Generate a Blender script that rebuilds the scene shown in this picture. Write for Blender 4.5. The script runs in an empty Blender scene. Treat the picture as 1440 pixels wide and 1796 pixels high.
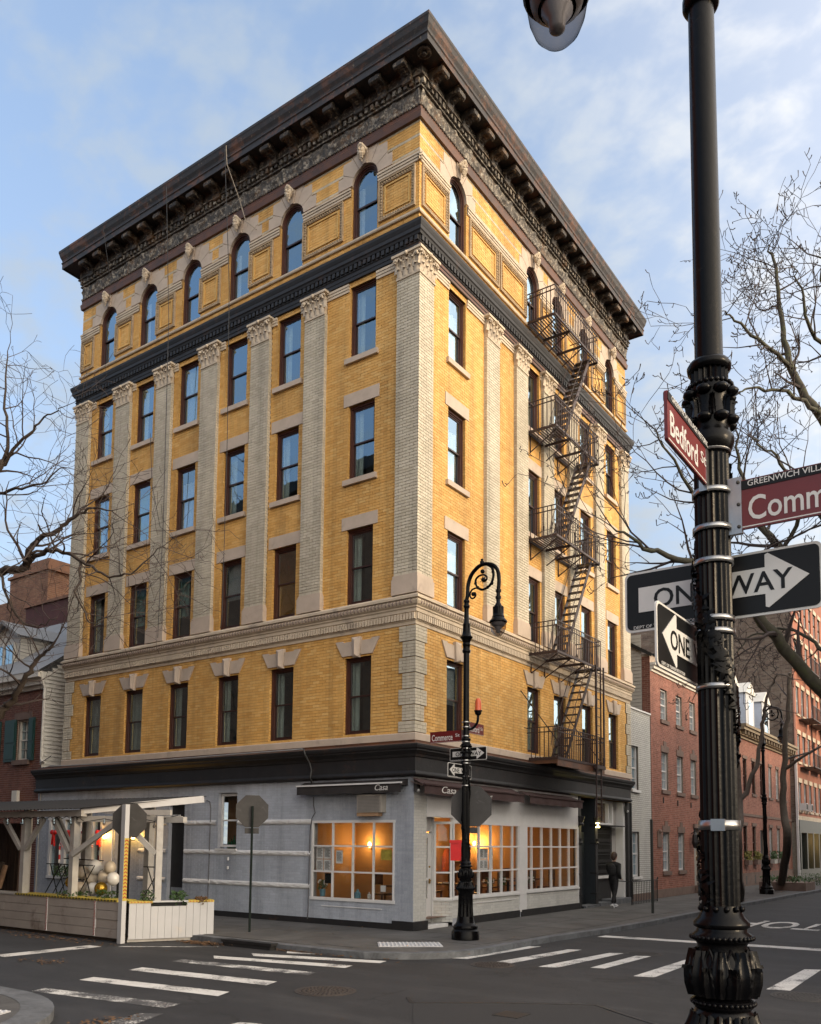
import bpy, math, random
import numpy as np
from mathutils import Vector, Matrix, noise as mnoise
random.seed(7); RS = np.random.RandomState(11)
PI = math.pi
S = 0.87                      # survey units -> metres
SC = bpy.context.scene
COL = SC.collection

# ------------------------------------------------------------------ camera
CAMP = (12.88395, -18.55878, 2.25)
yaw, pitch, roll = 0.6110639, 0.0897611, 0.0094369
d_ = Vector((-math.sin(yaw)*math.cos(pitch), math.cos(yaw)*math.cos(pitch), math.sin(pitch)))
r_ = Vector((math.cos(yaw), math.sin(yaw), 0)); u_ = r_.cross(d_)
cr, sr = math.cos(roll), math.sin(roll)
r2, u2 = r_*cr + u_*sr, u_*cr - r_*sr
cam = bpy.data.cameras.new('camera'); camo = bpy.data.objects.new('camera', cam); COL.objects.link(camo)
m = Matrix((r2, u2, -d_)).transposed().to_4x4(); m.translation = Vector(CAMP)*S
camo.matrix_world = m
cam.sensor_fit = 'HORIZONTAL'; cam.sensor_width = 36; cam.lens = 1513.215/1440*36
cam.shift_y = (1343.8-898)/1440; cam.clip_start = .05; cam.clip_end = 5000
SC.camera = camo

# ------------------------------------------------------------------ world, sun, exposure
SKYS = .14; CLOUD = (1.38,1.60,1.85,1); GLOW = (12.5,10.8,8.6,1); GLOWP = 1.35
SUN_EL, SUN_AZ = math.radians(16), math.radians(3)       # azimuth from +x towards +y
W = bpy.data.worlds.new('World'); SC.world = W; W.use_nodes = True
nt = W.node_tree; nt.nodes.clear()
N = nt.nodes.new; LK = nt.links.new
out = N('ShaderNodeOutputWorld'); bg = N('ShaderNodeBackground'); bg.inputs[1].default_value = SKYS
sky = N('ShaderNodeTexSky'); sky.sky_type = 'NISHITA'; sky.sun_disc = False
sky.sun_elevation = SUN_EL; sky.sun_rotation = PI/2 - SUN_AZ
sky.air_density = 1.0; sky.dust_density = .25; sky.ozone_density = 3.0
tc = N('ShaderNodeTexCoord'); sep = N('ShaderNodeSeparateXYZ'); LK(tc.outputs['Generated'], sep.inputs[0])
def math_(op, a, b=None, c=None, clamp=False, t=None):
    t = t or nt
    n = t.nodes.new('ShaderNodeMath'); n.operation = op; n.use_clamp = clamp
    for i, v in enumerate((a, b, c)):
        if v is None: continue
        if isinstance(v, (int, float)): n.inputs[i].default_value = v
        else: t.links.new(v, n.inputs[i])
    return n.outputs[0]
zz = math_('ADD', math_('MAXIMUM', sep.outputs[2], 0.0), 0.22)
cx = math_('DIVIDE', sep.outputs[0], zz); cy = math_('DIVIDE', sep.outputs[1], zz)
cmb = N('ShaderNodeCombineXYZ'); LK(cx, cmb.inputs[0]); LK(cy, cmb.inputs[1])
mp = N('ShaderNodeMapping'); mp.inputs['Rotation'].default_value = (0, 0, .6); mp.inputs['Scale'].default_value = (1.0, 1.15, 1)
LK(cmb.outputs[0], mp.inputs[0])
def wnoise(scale, detail, rough, dist):
    n = N('ShaderNodeTexNoise'); n.inputs['Scale'].default_value = scale; n.inputs['Detail'].default_value = detail
    n.inputs['Roughness'].default_value = rough; n.inputs['Distortion'].default_value = dist
    LK(mp.outputs[0], n.inputs['Vector']); return n.outputs['Fac']
n1 = wnoise(1.7, 3, .5, .2); n2 = wnoise(15.0, 4, .52, .15); n3 = wnoise(5.2, 4, .55, .2)
cl = math_('ADD', math_('MULTIPLY', n1, .30), math_('ADD', math_('MULTIPLY', n2, .66), math_('MULTIPLY', n3, .40)))
rmp = N('ShaderNodeMapRange'); rmp.inputs[1].default_value = .58; rmp.inputs[2].default_value = .88; rmp.interpolation_type = 'SMOOTHSTEP'
LK(cl, rmp.inputs[0])
hz = N('ShaderNodeMapRange'); hz.inputs[1].default_value = .80; hz.inputs[2].default_value = .0; hz.inputs[3].default_value = .40; hz.inputs[4].default_value = .88
hz.interpolation_type = 'SMOOTHSTEP'
LK(sep.outputs[2], hz.inputs[0])
fac = math_('ADD', math_('MULTIPLY', rmp.outputs[0], math_('SUBTRACT', .60, math_('MULTIPLY', hz.outputs[0], .42))), hz.outputs[0], clamp=True)
# warm glow added round the sun, spread out of view to light facades
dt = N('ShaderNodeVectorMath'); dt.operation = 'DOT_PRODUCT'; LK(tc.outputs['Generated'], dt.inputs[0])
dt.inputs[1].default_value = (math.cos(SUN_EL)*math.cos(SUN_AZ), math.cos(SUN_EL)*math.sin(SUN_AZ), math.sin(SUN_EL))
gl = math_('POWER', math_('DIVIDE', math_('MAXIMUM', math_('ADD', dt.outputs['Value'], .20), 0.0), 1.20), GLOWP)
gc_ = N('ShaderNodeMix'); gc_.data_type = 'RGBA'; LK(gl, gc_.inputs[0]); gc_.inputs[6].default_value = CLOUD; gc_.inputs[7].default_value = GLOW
mix = N('ShaderNodeMix'); mix.data_type = 'RGBA'
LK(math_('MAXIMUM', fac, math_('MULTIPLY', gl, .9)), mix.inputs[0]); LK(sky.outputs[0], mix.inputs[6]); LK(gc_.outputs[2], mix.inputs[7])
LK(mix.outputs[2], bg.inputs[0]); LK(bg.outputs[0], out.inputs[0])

sl = bpy.data.lights.new('sun', 'SUN'); sl.energy = .85; sl.angle = math.radians(10); sl.color = (1.0, .76, .48)
so = bpy.data.objects.new('sun', sl); COL.objects.link(so)
sd = Vector((math.cos(SUN_EL)*math.cos(SUN_AZ), math.cos(SUN_EL)*math.sin(SUN_AZ), math.sin(SUN_EL)))
so.rotation_euler = sd.to_track_quat('Z', 'Y').to_euler()
vs = SC.view_settings; vs.view_transform = 'Standard'; vs.look = 'None'; vs.gamma = 1; vs.use_curve_mapping = False
vs.exposure = 1.5
SC.cycles.max_bounces = 8; SC.cycles.transparent_max_bounces = 16; SC.cycles.caustics_reflective = False; SC.cycles.caustics_refractive = False
SC.cycles.use_denoising = True

# ------------------------------------------------------------------ mesh builder
class MB:
    def __init__(s): s.v = []; s.f = []; s.mi = []; s.c = None; s.smooth = False; s.cur = 0
    def add(s, vs, fs):
        o = len(s.v); s.v.extend(tuple(p) for p in vs)
        for f in fs: s.f.append(tuple(i+o for i in f)); s.mi.append(s.cur)
        return s
    def box(s, x0, x1, y0, y1, z0, z1):
        return s.add([(x0,y0,z0),(x1,y0,z0),(x1,y1,z0),(x0,y1,z0),(x0,y0,z1),(x1,y0,z1),(x1,y1,z1),(x0,y1,z1)],
                     [(0,3,2,1),(4,5,6,7),(0,1,5,4),(1,2,6,5),(2,3,7,6),(3,0,4,7)])
    def fb(s, F, u0, u1, d0, d1, z0, z1):             # box on a facade
        P = [F(u,d,z) for z in (z0,z1) for d in (d0,d1) for u in (u0,u1)]
        return s.add(P, [(0,1,3,2),(4,6,7,5),(0,4,5,1),(1,5,7,3),(3,7,6,2),(2,6,4,0)])
    def quad(s, a, b, c, d): return s.add([a,b,c,d], [(0,1,2,3)])
    def beam(s, a, b, w, h=None, up=(0,0,1)):          # box-section bar
        h = h or w; a = Vector(a); b = Vector(b); t = (b-a).normalized(); up = Vector(up)
        x = t.cross(up)
        if x.length < 1e-4: x = t.cross(Vector((1,0,0)))
        x.normalize(); y = x.cross(t); x *= w/2; y *= h/2
        P = [p+sx*x+sy*y for p in (a,b) for sx,sy in ((-1,-1),(1,-1),(1,1),(-1,1))]
        return s.add(P, [(0,1,2,3),(4,7,6,5),(0,4,5,1),(1,5,6,2),(2,6,7,3),(3,7,4,0)])
    def tube(s, pts, rad, seg=8, caps=True):
        pts = [Vector(p) for p in pts]; n = len(pts)
        if not hasattr(rad, '__len__'): rad = [rad]*n
        ref = None; rings = []
        for i, p in enumerate(pts):
            t = (pts[min(i+1,n-1)]-pts[max(i-1,0)]).normalized()
            if ref is None:
                ref = Vector((0,0,1)) if abs(t.z) < .9 else Vector((1,0,0))
            x = ref - t*ref.dot(t)
            if x.length < 1e-5: x = t.orthogonal()
            x.normalize(); y = t.cross(x); ref = x
            rings.append([p + rad[i]*(math.cos(a)*x+math.sin(a)*y) for a in (2*PI*k/seg for k in range(seg))])
        o = len(s.v)
        for R in rings: s.v.extend(tuple(q) for q in R)
        for i in range(n-1):
            for k in range(seg):
                k2 = (k+1) % seg
                s.f.append((o+i*seg+k, o+i*seg+k2, o+(i+1)*seg+k2, o+(i+1)*seg+k)); s.mi.append(s.cur)
        if caps:
            s.f.append(tuple(o+k for k in range(seg))[::-1]); s.mi.append(s.cur)
            s.f.append(tuple(o+(n-1)*seg+k for k in range(seg))); s.mi.append(s.cur)
        return s
    def lathe(s, prof, c=(0,0,0), seg=32, fl=None):    # prof: (r, z[, flute depth])
        o = len(s.v); n = len(prof)
        for p in prof:
            fd = p[2] if len(p) > 2 else 0
            for k in range(seg):
                a = 2*PI*k/seg; r = p[0]
                if fd and fl: r -= fd*(0.5-0.5*math.cos(a*fl))**.6
                s.v.append((c[0]+r*math.cos(a), c[1]+r*math.sin(a), c[2]+p[1]))
        for i in range(n-1):
            for k in range(seg):
                k2 = (k+1) % seg
                s.f.append((o+i*seg+k, o+i*seg+k2, o+(i+1)*seg+k2, o+(i+1)*seg+k)); s.mi.append(s.cur)
        return s
    def prism(s, poly, F, d0, d1):                     # poly in (u,z) extruded along d
        n = len(poly)
        P = [F(u,d0,z) for u,z in poly]+[F(u,d1,z) for u,z in poly]
        fs = [tuple(range(n)), tuple(range(n,2*n))[::-1]]+[(i,(i+1)%n,n+(i+1)%n,n+i) for i in range(n)]
        return s.add(P, fs)
    def sphere(s, c, r, seg=12, ring=8, sc=(1,1,1)):
        o = len(s.v)
        s.v.append((c[0],c[1],c[2]-r*sc[2]))
        for i in range(1,ring):
            t = PI*i/ring
            for k in range(seg):
                a = 2*PI*k/seg
                s.v.append((c[0]+r*sc[0]*math.sin(t)*math.cos(a), c[1]+r*sc[1]*math.sin(t)*math.sin(a), c[2]-r*sc[2]*math.cos(t)))
        s.v.append((c[0],c[1],c[2]+r*sc[2])); e = len(s.v)-1
        for k in range(seg):
            k2 = (k+1) % seg
            s.f.append((o,o+1+k2,o+1+k)); s.mi.append(s.cur)
            for i in range(ring-2):
                a = o+1+i*seg; s.f.append((a+k,a+k2,a+seg+k2,a+seg+k)); s.mi.append(s.cur)
            a = o+1+(ring-2)*seg; s.f.append((a+k,a+k2,e)); s.mi.append(s.cur)
        return s
    def grid(s, fn, nu, nv):
        o = len(s.v)
        for j in range(nv+1):
            for i in range(nu+1): s.v.append(tuple(fn(i/nu, j/nv)))
        for j in range(nv):
            for i in range(nu):
                a = o+j*(nu+1)+i; s.f.append((a,a+1,a+nu+2,a+nu+1)); s.mi.append(s.cur)
        return s
    def xf(s, M, start=0):
        s.v[start:] = [tuple(M @ Vector(p)) for p in s.v[start:]]; return s

FL = lambda u,d,z: (u,-d,z)          # Commerce side: u = x, d = outwards (-y)
FR = lambda u,d,z: (d,u,z)           # Bedford side: u = y, d = outwards (+x)

ORIG = {}
def mesh_of(name, mb, mats, origin=(0,0,0)):
    me = bpy.data.meshes.new(name)
    o = np.array(origin, float)
    v = (np.array(mb.v, float).reshape(-1,3)-o)*S
    me.from_pydata(v.tolist(), [], mb.f)
    for mt in (mats if isinstance(mats,(list,tuple)) else [mats]): me.materials.append(mt)
    if max(mb.mi or [0]) > 0: me.polygons.foreach_set('material_index', mb.mi)
    if mb.c is not None:
        at = me.color_attributes.new('bc', 'FLOAT_COLOR', 'POINT'); at.data.foreach_set('color', np.array(mb.c, np.float32).ravel())
    me.update()
    if mb.smooth:
        me.polygons.foreach_set('use_smooth', [True]*len(me.polygons))
        me.set_sharp_from_angle(angle=math.radians(mb.smooth if mb.smooth > 1 else 40))
    return me
def link(name, data, parent=None, loc=(0,0,0), kind=None, rot=None):
    """loc in survey units, world space"""
    o = bpy.data.objects.new(name, data); COL.objects.link(o)
    po = (0,0,0)
    if parent is not None: o.parent = parent; po = ORIG[parent.name]
    o.location = (Vector(loc)-Vector(po))*S; ORIG[o.name] = tuple(loc)
    if rot: o.rotation_euler = rot
    if kind: o['kind'] = kind
    return o
def obj(name, mb, mat, parent=None, kind=None, label=None):
    org = ORIG[parent.name] if parent is not None else (0,0,0)
    o = link(name, mesh_of(name, mb, mat, org), parent, org, kind)
    if label: o['label'] = label
    return o
def tag(o, label, cat, group=None):
    o['label'] = label; o['category'] = cat
    if group: o['group'] = group
    return o
def thing(name, loc, label, cat, group=None):
    return tag(link(name, None, None, loc), label, cat, group)
def solo(name, mb, mat, loc, label, cat, group=None):      # a thing that is one mesh
    o = link(name, mesh_of(name, mb, mat, loc), None, loc); return tag(o, label, cat, group)
def struct(name, mb, mat): return obj(name, mb, mat, None, 'structure')

# ------------------------------------------------------------------ materials
def new_mat(name):
    mt = bpy.data.materials.new(name); mt.use_nodes = True; t = mt.node_tree
    return mt, t, t.nodes['Principled BSDF']
def nz(t, scale, detail=4, rough=.6, vec=None, dist=0):
    n = t.nodes.new('ShaderNodeTexNoise'); n.inputs['Scale'].default_value = scale; n.inputs['Detail'].default_value = detail
    n.inputs['Roughness'].default_value = rough; n.inputs['Distortion'].default_value = dist
    t.links.new(vec if vec is not None else geo(t), n.inputs['Vector']); return n.outputs['Fac']
def geo(t): 
    g = t.nodes.get('GEO') or t.nodes.new('ShaderNodeNewGeometry'); g.name = 'GEO'; return g.outputs['Position']
def stretch(t, sx, sy, sz):
    n = t.nodes.new('ShaderNodeMapping'); n.inputs['Scale'].default_value = (sx,sy,sz); t.links.new(geo(t), n.inputs[0]); return n.outputs[0]
def ramp(t, f, stops):
    n = t.nodes.new('ShaderNodeValToRGB'); e = n.color_ramp.elements
    while len(e) < len(stops): e.new(.5)
    for el,(p,c) in zip(e, stops):
        el.position = p; el.color = (c,c,c,1) if isinstance(c,(int,float)) else (*c,1)
    t.links.new(f, n.inputs[0]); return n.outputs[0]
def mixc(t, f, a, b, mode='MIX'):
    n = t.nodes.new('ShaderNodeMix'); n.data_type = 'RGBA'; n.blend_type = mode
    for i,v in ((0,f),(6,a),(7,b)):
        if isinstance(v,(int,float)): n.inputs[i].default_value = v
        elif isinstance(v,tuple): n.inputs[i].default_value = (*v,1)
        else: t.links.new(v, n.inputs[i])
    return n.outputs[2]
def bump(t, b, h, strength, dist=.02):
    n = t.nodes.new('ShaderNodeBump'); n.inputs['Strength'].default_value = strength; n.inputs['Distance'].default_value = dist
    t.links.new(h, n.inputs['Height']); t.links.new(n.outputs[0], b.inputs['Normal'])
def plain(name, col, rough=.6, var=.15, scale=3.0, metal=0, bs=.0, bscale=60, spec=None, dirt=None):
    mt, t, b = new_mat(name)
    f = nz(t, scale, 5, .65)
    lo = tuple(c*(1-var) for c in col); hi = tuple(min(1,c*(1+var)) for c in col)
    c = ramp(t, f, [(.3,lo),(.7,hi)])
    if dirt:
        g = ramp(t, nz(t, dirt[1], 6, .7, dist=.6), [(dirt[2],0.0),(dirt[3],1.0)])
        c = mixc(t, g, c, dirt[0])
    t.links.new(c, b.inputs['Base Color']); b.inputs['Roughness'].default_value = rough; b.inputs['Metallic'].default_value = metal
    if spec is not None: b.inputs['Specular IOR Level'].default_value = spec
    if bs: bump(t, b, nz(t, bscale, 4, .7), bs, .01)
    return mt
def brick_mat(name, cols, light=None, rough=.75, stain=(.6,.75), stain_amt=.35):
    """bricks: attribute bc.r = random per brick, bc.g = light course"""
    mt, t, b = new_mat(name)
    a = t.nodes.new('ShaderNodeAttribute'); a.attribute_name = 'bc'
    sp = t.nodes.new('ShaderNodeSeparateColor'); t.links.new(a.outputs['Color'], sp.inputs[0])
    oi = t.nodes.new('ShaderNodeObjectInfo')
    r = math_('FRACT', math_('ADD', sp.outputs[0], math_('MULTIPLY', oi.outputs['Random'], sp.outputs[2], t=t), t=t), t=t)
    c = ramp(t, r, [(i/(len(cols)-1), q) for i,q in enumerate(cols)])
    if light: c = mixc(t, sp.outputs[1], c, light)
    g = nz(t, 26, 5, .7)
    c = mixc(t, .25, c, ramp(t, g, [(.3,.35),(.7,1.0)]), 'MULTIPLY')
    st = ramp(t, nz(t, 1.0, 6, .65, stretch(t, .55,.55,.22)), [(.35,1-stain_amt),(.65,1.0)])
    s2 = ramp(t, nz(t, 1.0, 7, .7, stretch(t, 2.6,2.6,.16)), [(.30,1-stain_amt),(.52,1.0)])
    c = mixc(t, 1.0, c, s2, 'MULTIPLY')
    c = mixc(t, 1.0, c, st, 'MULTIPLY')
    t.links.new(c, b.inputs['Base Color']); b.inputs['Roughness'].default_value = rough
    bump(t, b, g, .25, .006)
    return mt

YB = [(.72,.385,.095),(.80,.45,.125),(.84,.49,.15),(.75,.41,.105),(.87,.54,.185),(.78,.435,.118)]
WB = [(.60,.535,.415),(.68,.615,.48),(.57,.505,.385),(.71,.64,.51),(.64,.57,.445)]
RB = [(.33,.125,.083),(.40,.165,.115),(.27,.10,.068),(.44,.19,.135),(.36,.145,.10)]
M = {}
M['ybrick'] = brick_mat('yellow_brick', YB, (.66,.56,.40), stain_amt=.30)
M['wbrick'] = brick_mat('cream_brick', WB, stain_amt=.28)
M['rbrick'] = brick_mat('red_brick', RB)
M['dbrick'] = brick_mat('dark_red_brick', [tuple(c*.62 for c in q) for q in RB])
M['pbrick'] = brick_mat('painted_brick', [(.455,.50,.58),(.50,.545,.62),(.43,.475,.55),(.475,.52,.595)], stain_amt=.30, rough=.6)
M['wpbrick'] = brick_mat('white_painted_brick', [(.55,.55,.52),(.60,.60,.57),(.52,.52,.5)], stain_amt=.12)
M['ymortar'] = plain('yellow_mortar', (.25,.150,.062), .9, .3, 8)
M['wmortar'] = plain('grey_mortar', (.19,.165,.125), .9, .25, 8)
M['rmortar'] = plain('pale_mortar', (.34,.27,.22), .9, .25, 8)
M['pmortar'] = plain('painted_joint', (.32,.335,.375), .7, .15, 6)
M['stone'] = plain('limestone', (.52,.435,.33), .8, .14, 2.2, bs=.25, bscale=40, dirt=((.22,.18,.15),1.3,.55,.78))
M['stone2'] = plain('mauve_stone', (.47,.385,.31), .8, .12, 2.0, bs=.2, bscale=40, dirt=((.25,.20,.18),1.6,.58,.8))
M['brownstone'] = plain('brownstone', (.155,.105,.085), .85, .2, 3, bs=.2)
# weathered black cast iron with rust and flaking paint
def iron_mat(name, base, rust, flake, rp=(.56,.66), fp=(.63,.68), rough=.5):
    mt, t, b = new_mat(name)
    c = ramp(t, nz(t, 3, 6, .7), [(.3,tuple(q*.6 for q in base)),(.7,tuple(q*1.5 for q in base))])
    fr = ramp(t, nz(t, 2.2, 8, .72, dist=.4), [(rp[0],0.0),(rp[1],1.0)])
    c = mixc(t, fr, c, rust)
    ff = ramp(t, nz(t, 9, 7, .75, dist=.5), [(fp[0],0.0),(fp[1],1.0)])
    c = mixc(t, ff, c, flake)
    t.links.new(c, b.inputs['Base Color']); b.inputs['Roughness'].default_value = rough
    bump(t, b, nz(t, 22, 6, .7), .4, .01)
    return mt
M['iron'] = iron_mat('weathered_cornice', (.021,.018,.018), (.13,.052,.024), (.26,.21,.15), (.50,.66), (.60,.70), .6)
M['iron2'] = iron_mat('black_painted_iron', (.010,.0095,.0105), (.055,.028,.018), (.13,.125,.115), (.58,.74), (.66,.72), .6)
M['ironrust'] = iron_mat('rusty_brown_iron', (.065,.030,.018), (.12,.045,.018), (.10,.08,.06), (.42,.6), (.68,.74))
M['ornament'] = iron_mat('ornament_iron', (.055,.048,.042), (.12,.065,.03), (.36,.32,.26), (.52,.66), (.50,.62), .65)
M['bracket'] = iron_mat('bracket_iron', (.030,.025,.022), (.13,.07,.03), (.30,.24,.17), (.50,.64), (.54,.66), .6)  # lighter than the cornice iron: bracket highlights are put into the colour
M['frame'] = plain('brown_window_frame', (.060,.020,.013), .45, .2, 5)
M['frame_dark'] = plain('dark_sash', (.035,.015,.012), .4, .2, 5)
M['blackpaint'] = plain('black_enamel', (.0022,.0022,.0027), .27, .3, 8, bs=.14, bscale=30, spec=.13, dirt=((.012,.010,.009),11,.60,.70))
M['blackmatte'] = plain('black_matte', (.013,.013,.014), .5, .3, 6)
M['fe'] = plain('fire_escape_iron', (.028,.013,.011), .55, .35, 6, dirt=((.07,.028,.016),4,.55,.75))
M['whitepaint'] = plain('white_paint', (.60,.60,.60), .5, .06, 3, dirt=((.42,.38,.33),2.2,.62,.82))
M['whiteboard'] = plain('white_board', (.40,.41,.43), .55, .05, 2, dirt=((.50,.44,.37),1.6,.6,.85))
M['dirtyboard'] = plain('dirty_board', (.34,.31,.285), .7, .10, 2, bs=.15, dirt=((.12,.085,.065),.75,.52,.68))
M['greywood'] = plain('weathered_timber', (.36,.35,.335), .7, .12, 5, bs=.2, bscale=30, dirt=((.25,.22,.19),3,.58,.75))
M['asph'] = None
M['chrome'] = plain('galvanised_steel', (.36,.36,.36), .32, .12, 9, metal=1)
M['signback'] = plain('sign_back_aluminium', (.065,.063,.062), .7, .12, 4, spec=.1, dirt=((.12,.12,.12),5,.6,.8))
M['signblack'] = plain('sign_black', (.006,.006,.0065), .4, .2, 5, spec=.25)
M['signwhite'] = plain('sign_white', (.58,.57,.55), .35, .06, 5)
M['signbrown'] = plain('sign_maroon', (.125,.012,.012), .35, .1, 5)
M['redbox'] = plain('red_enamel', (.58,.012,.012), .3, .1, 5)
M['awning'] = plain('maroon_canvas', (.042,.020,.019), .85, .15, 5, bs=.3, bscale=8)
M['canvas_black'] = plain('charcoal_canvas', (.020,.017,.017), .85, .2, 5, bs=.2, bscale=8)
M['roofmetal'] = plain('corrugated_roof', (.017,.017,.018), .8, .15, 3)
M['siding'] = plain('white_clapboard', (.60,.58,.53), .6, .07, 2, dirt=((.36,.33,.28),1.4,.58,.8))
M['gsiding'] = plain('grey_clapboard', (.36,.35,.32), .6, .07, 2)
M['slate'] = plain('pale_metal_roof', (.24,.245,.25), .85, .08, 2)
M['shutter'] = plain('green_shutter', (.008,.045,.040), .5, .2, 4)
M['curtain'] = plain('grey_curtain', (.66,.70,.62), .9, .1, 4)
M['sheer'] = plain('white_curtain', (.62,.62,.62), .9, .1, 6)
M['teal'] = plain('pale_teal_blind', (.28,.46,.42), .9, .1, 3)
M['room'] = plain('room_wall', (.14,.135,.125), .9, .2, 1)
M['warmroom'] = plain('warm_plaster', (.38,.235,.12), .8, .08, 1.2)
M['wood'] = plain('dark_wood', (.11,.05,.025), .45, .3, 6)
M['pic'] = plain('picture_paper', (.55,.52,.45), .6, .2, 12)
M['paper'] = plain('menu_paper', (.72,.74,.80), .7, .04, 6)
M['bark'] = plain('bark_dark', (.050,.038,.031), .9, .3, 9, bs=.5, bscale=30)
M['bark2'] = plain('bark_green', (.060,.055,.038), .9, .35, 7, bs=.5, bscale=30, dirt=((.075,.085,.035),5,.5,.7))
M['twig'] = plain('twig', (.045,.033,.030), .85, .25, 5)
M['leaf'] = plain('green_leaf', (.035,.075,.020), .6, .4, 14)
M['litter'] = plain('dead_leaves', (.12,.065,.03), .9, .5, 20)
M['soil'] = plain('soil', (.03,.022,.016), .95, .3, 14, bs=.6, bscale=20)
M['balloon_w'] = plain('white_balloon', (.76,.75,.72), .25, .03, 3)
M['balloon_b'] = plain('beige_balloon', (.56,.49,.39), .3, .08, 9)
M['balloon_g'] = plain('gold_balloon', (.42,.26,.035), .25, .1, 3, metal=.75)
M['brass'] = plain('brass', (.45,.28,.09), .35, .1, 5, metal=1)
M['amber'] = plain('orange_lens', (.62,.11,.035), .3, .08, 4)
M['gold'] = plain('gold_print', (.50,.36,.05), .5, .1, 5)
M['skin'] = plain('skin', (.45,.27,.20), .55, .06, 6)
M['cloth_black'] = plain('black_cloth', (.008,.008,.009), .9, .3, 10)
M['hair'] = plain('dark_brown_hair', (.035,.018,.012), .7, .3, 20)
M['red'] = plain('red_ribbon', (.5,.015,.012), .5, .1, 5)
M['wire'] = plain('grey_cable', (.09,.09,.095), .5, .1, 5)
M['rope'] = plain('rope', (.34,.29,.23), .9, .1, 9)
M['blacktape'] = plain('black_tape', (.02,.018,.015), .6, .1, 9)
M['tapey'] = plain('yellow_tape', (.42,.33,.05), .6, .15, 9)
M['taper'] = plain('red_chevron', (.30,.035,.02), .6, .15, 9)
M['olive'] = plain('olive_paint', (.022,.025,.016), .5, .1, 3)
M['fruit'] = plain('lit_flowers', (.5,.42,.08), .6, .3, 9)

def glass_mat(name, tint, refl, base, wav=.012):
    mt = bpy.data.materials.new(name); mt.use_nodes = True; t = mt.node_tree; t.nodes.clear()
    o = t.nodes.new('ShaderNodeOutputMaterial'); mx = t.nodes.new('ShaderNodeMixShader')
    tr = t.nodes.new('ShaderNodeBsdfTransparent'); tr.inputs[0].default_value = (*tint,1)
    gl = t.nodes.new('ShaderNodeBsdfGlossy'); gl.inputs['Roughness'].default_value = .012; gl.inputs[0].default_value = (.62,.84,1,1)
    fr = t.nodes.new('ShaderNodeFresnel'); fr.inputs[0].default_value = 1.52
    gm = t.nodes.new('ShaderNodeNewGeometry')
    f = math_('MULTIPLY', math_('ADD', math_('MULTIPLY', fr.outputs[0], refl, t=t), base, clamp=True, t=t), math_('SUBTRACT', 1.0, gm.outputs['Backfacing'], t=t), t=t)
    b = t.nodes.new('ShaderNodeBump'); b.inputs['Strength'].default_value = .25; b.inputs['Distance'].default_value = wav
    t.links.new(nz(t, 1.6, 2, .5), b.inputs['Height'])
    t.links.new(b.outputs[0], gl.inputs['Normal'])
    t.links.new(f, mx.inputs[0]); t.links.new(tr.outputs[0], mx.inputs[1]); t.links.new(gl.outputs[0], mx.inputs[2]); t.links.new(mx.outputs[0], o.inputs[0])
    return mt
M['glass'] = glass_mat('window_glass', (.78,.82,.82), 3.4, .12)
M['shopglass'] = glass_mat('shop_glass', (.90,.90,.88), 1.0, .0, .006)
M['globe'] = glass_mat('lamp_globe_glass', (.60,.57,.56), 1.5, .07, .004)
def emit(name, col, st):
    mt, t, b = new_mat(name); b.inputs['Emission Color'].default_value = (*col,1); b.inputs['Emission Strength'].default_value = st
    b.inputs['Base Color'].default_value = (*col,1); return mt
M['bulb'] = emit('warm_bulb', (1,.55,.12), 14)
M['bulbw'] = emit('pale_yellow_lamp', (1,.86,.35), 6)
M['litshade'] = emit('lit_lampshade', (1,.40,.02), 1.3)
def lamp(loc, power, col=(1,.55,.18), r=.06, name='bulb_light'):
    l = bpy.data.lights.new(name, 'POINT'); l.energy = power; l.color = col; l.shadow_soft_size = r
    o = bpy.data.objects.new(name, l); COL.objects.link(o); o.location = Vector(loc)*S; return o

def asphalt():
    mt, t, b = new_mat('asphalt')
    f = nz(t, 240, 3, .8); c = ramp(t, f, [(.3,(.008,.0082,.0095)),(.62,(.021,.0215,.0245)),(.8,(.062,.063,.068))])
    p = ramp(t, nz(t, .42, 7, .66, dist=.7), [(.34,.62),(.5,.98),(.66,1.35)])
    c = mixc(t, 1.0, c, p, 'MULTIPLY')
    sp = ramp(t, nz(t, 2.6, 3, .5), [(.66,1.0),(.72,.62)]); c = mixc(t, 1.0, c, sp, 'MULTIPLY')          # oil drips
    dust = ramp(t, nz(t, 1.1, 8, .72, stretch(t,.35,1.4,1)), [(.50,0.0),(.72,.55)]); c = mixc(t, dust, c, (.050,.050,.051))
    v = t.nodes.new('ShaderNodeTexVoronoi'); v.feature = 'DISTANCE_TO_EDGE'; v.inputs['Scale'].default_value = .34
    w = t.nodes.new('ShaderNodeVectorMath'); w.operation = 'ADD'; nn = t.nodes.new('ShaderNodeTexNoise'); nn.inputs['Scale'].default_value = 1.6; nn.inputs['Detail'].default_value = 6
    t.links.new(geo(t), nn.inputs['Vector']); t.links.new(stretch(t,1,1,0), w.inputs[0]); t.links.new(nn.outputs['Color'], w.inputs[1]); t.links.new(w.outputs[0], v.inputs['Vector'])
    ck = ramp(t, v.outputs['Distance'], [(.0,.35),(.006,.5),(.012,1.0)])
    msk = ramp(t, nz(t, .6, 2, .5), [(.48,0.0),(.56,1.0)])
    c = mixc(t, msk, c, mixc(t, 1.0, c, ck, 'MULTIPLY'))
    t.links.new(c, b.inputs['Base Color']); b.inputs['Roughness'].default_value = .78
    bump(t, b, f, .5, .006); return mt
M['asph'] = asphalt()
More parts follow.
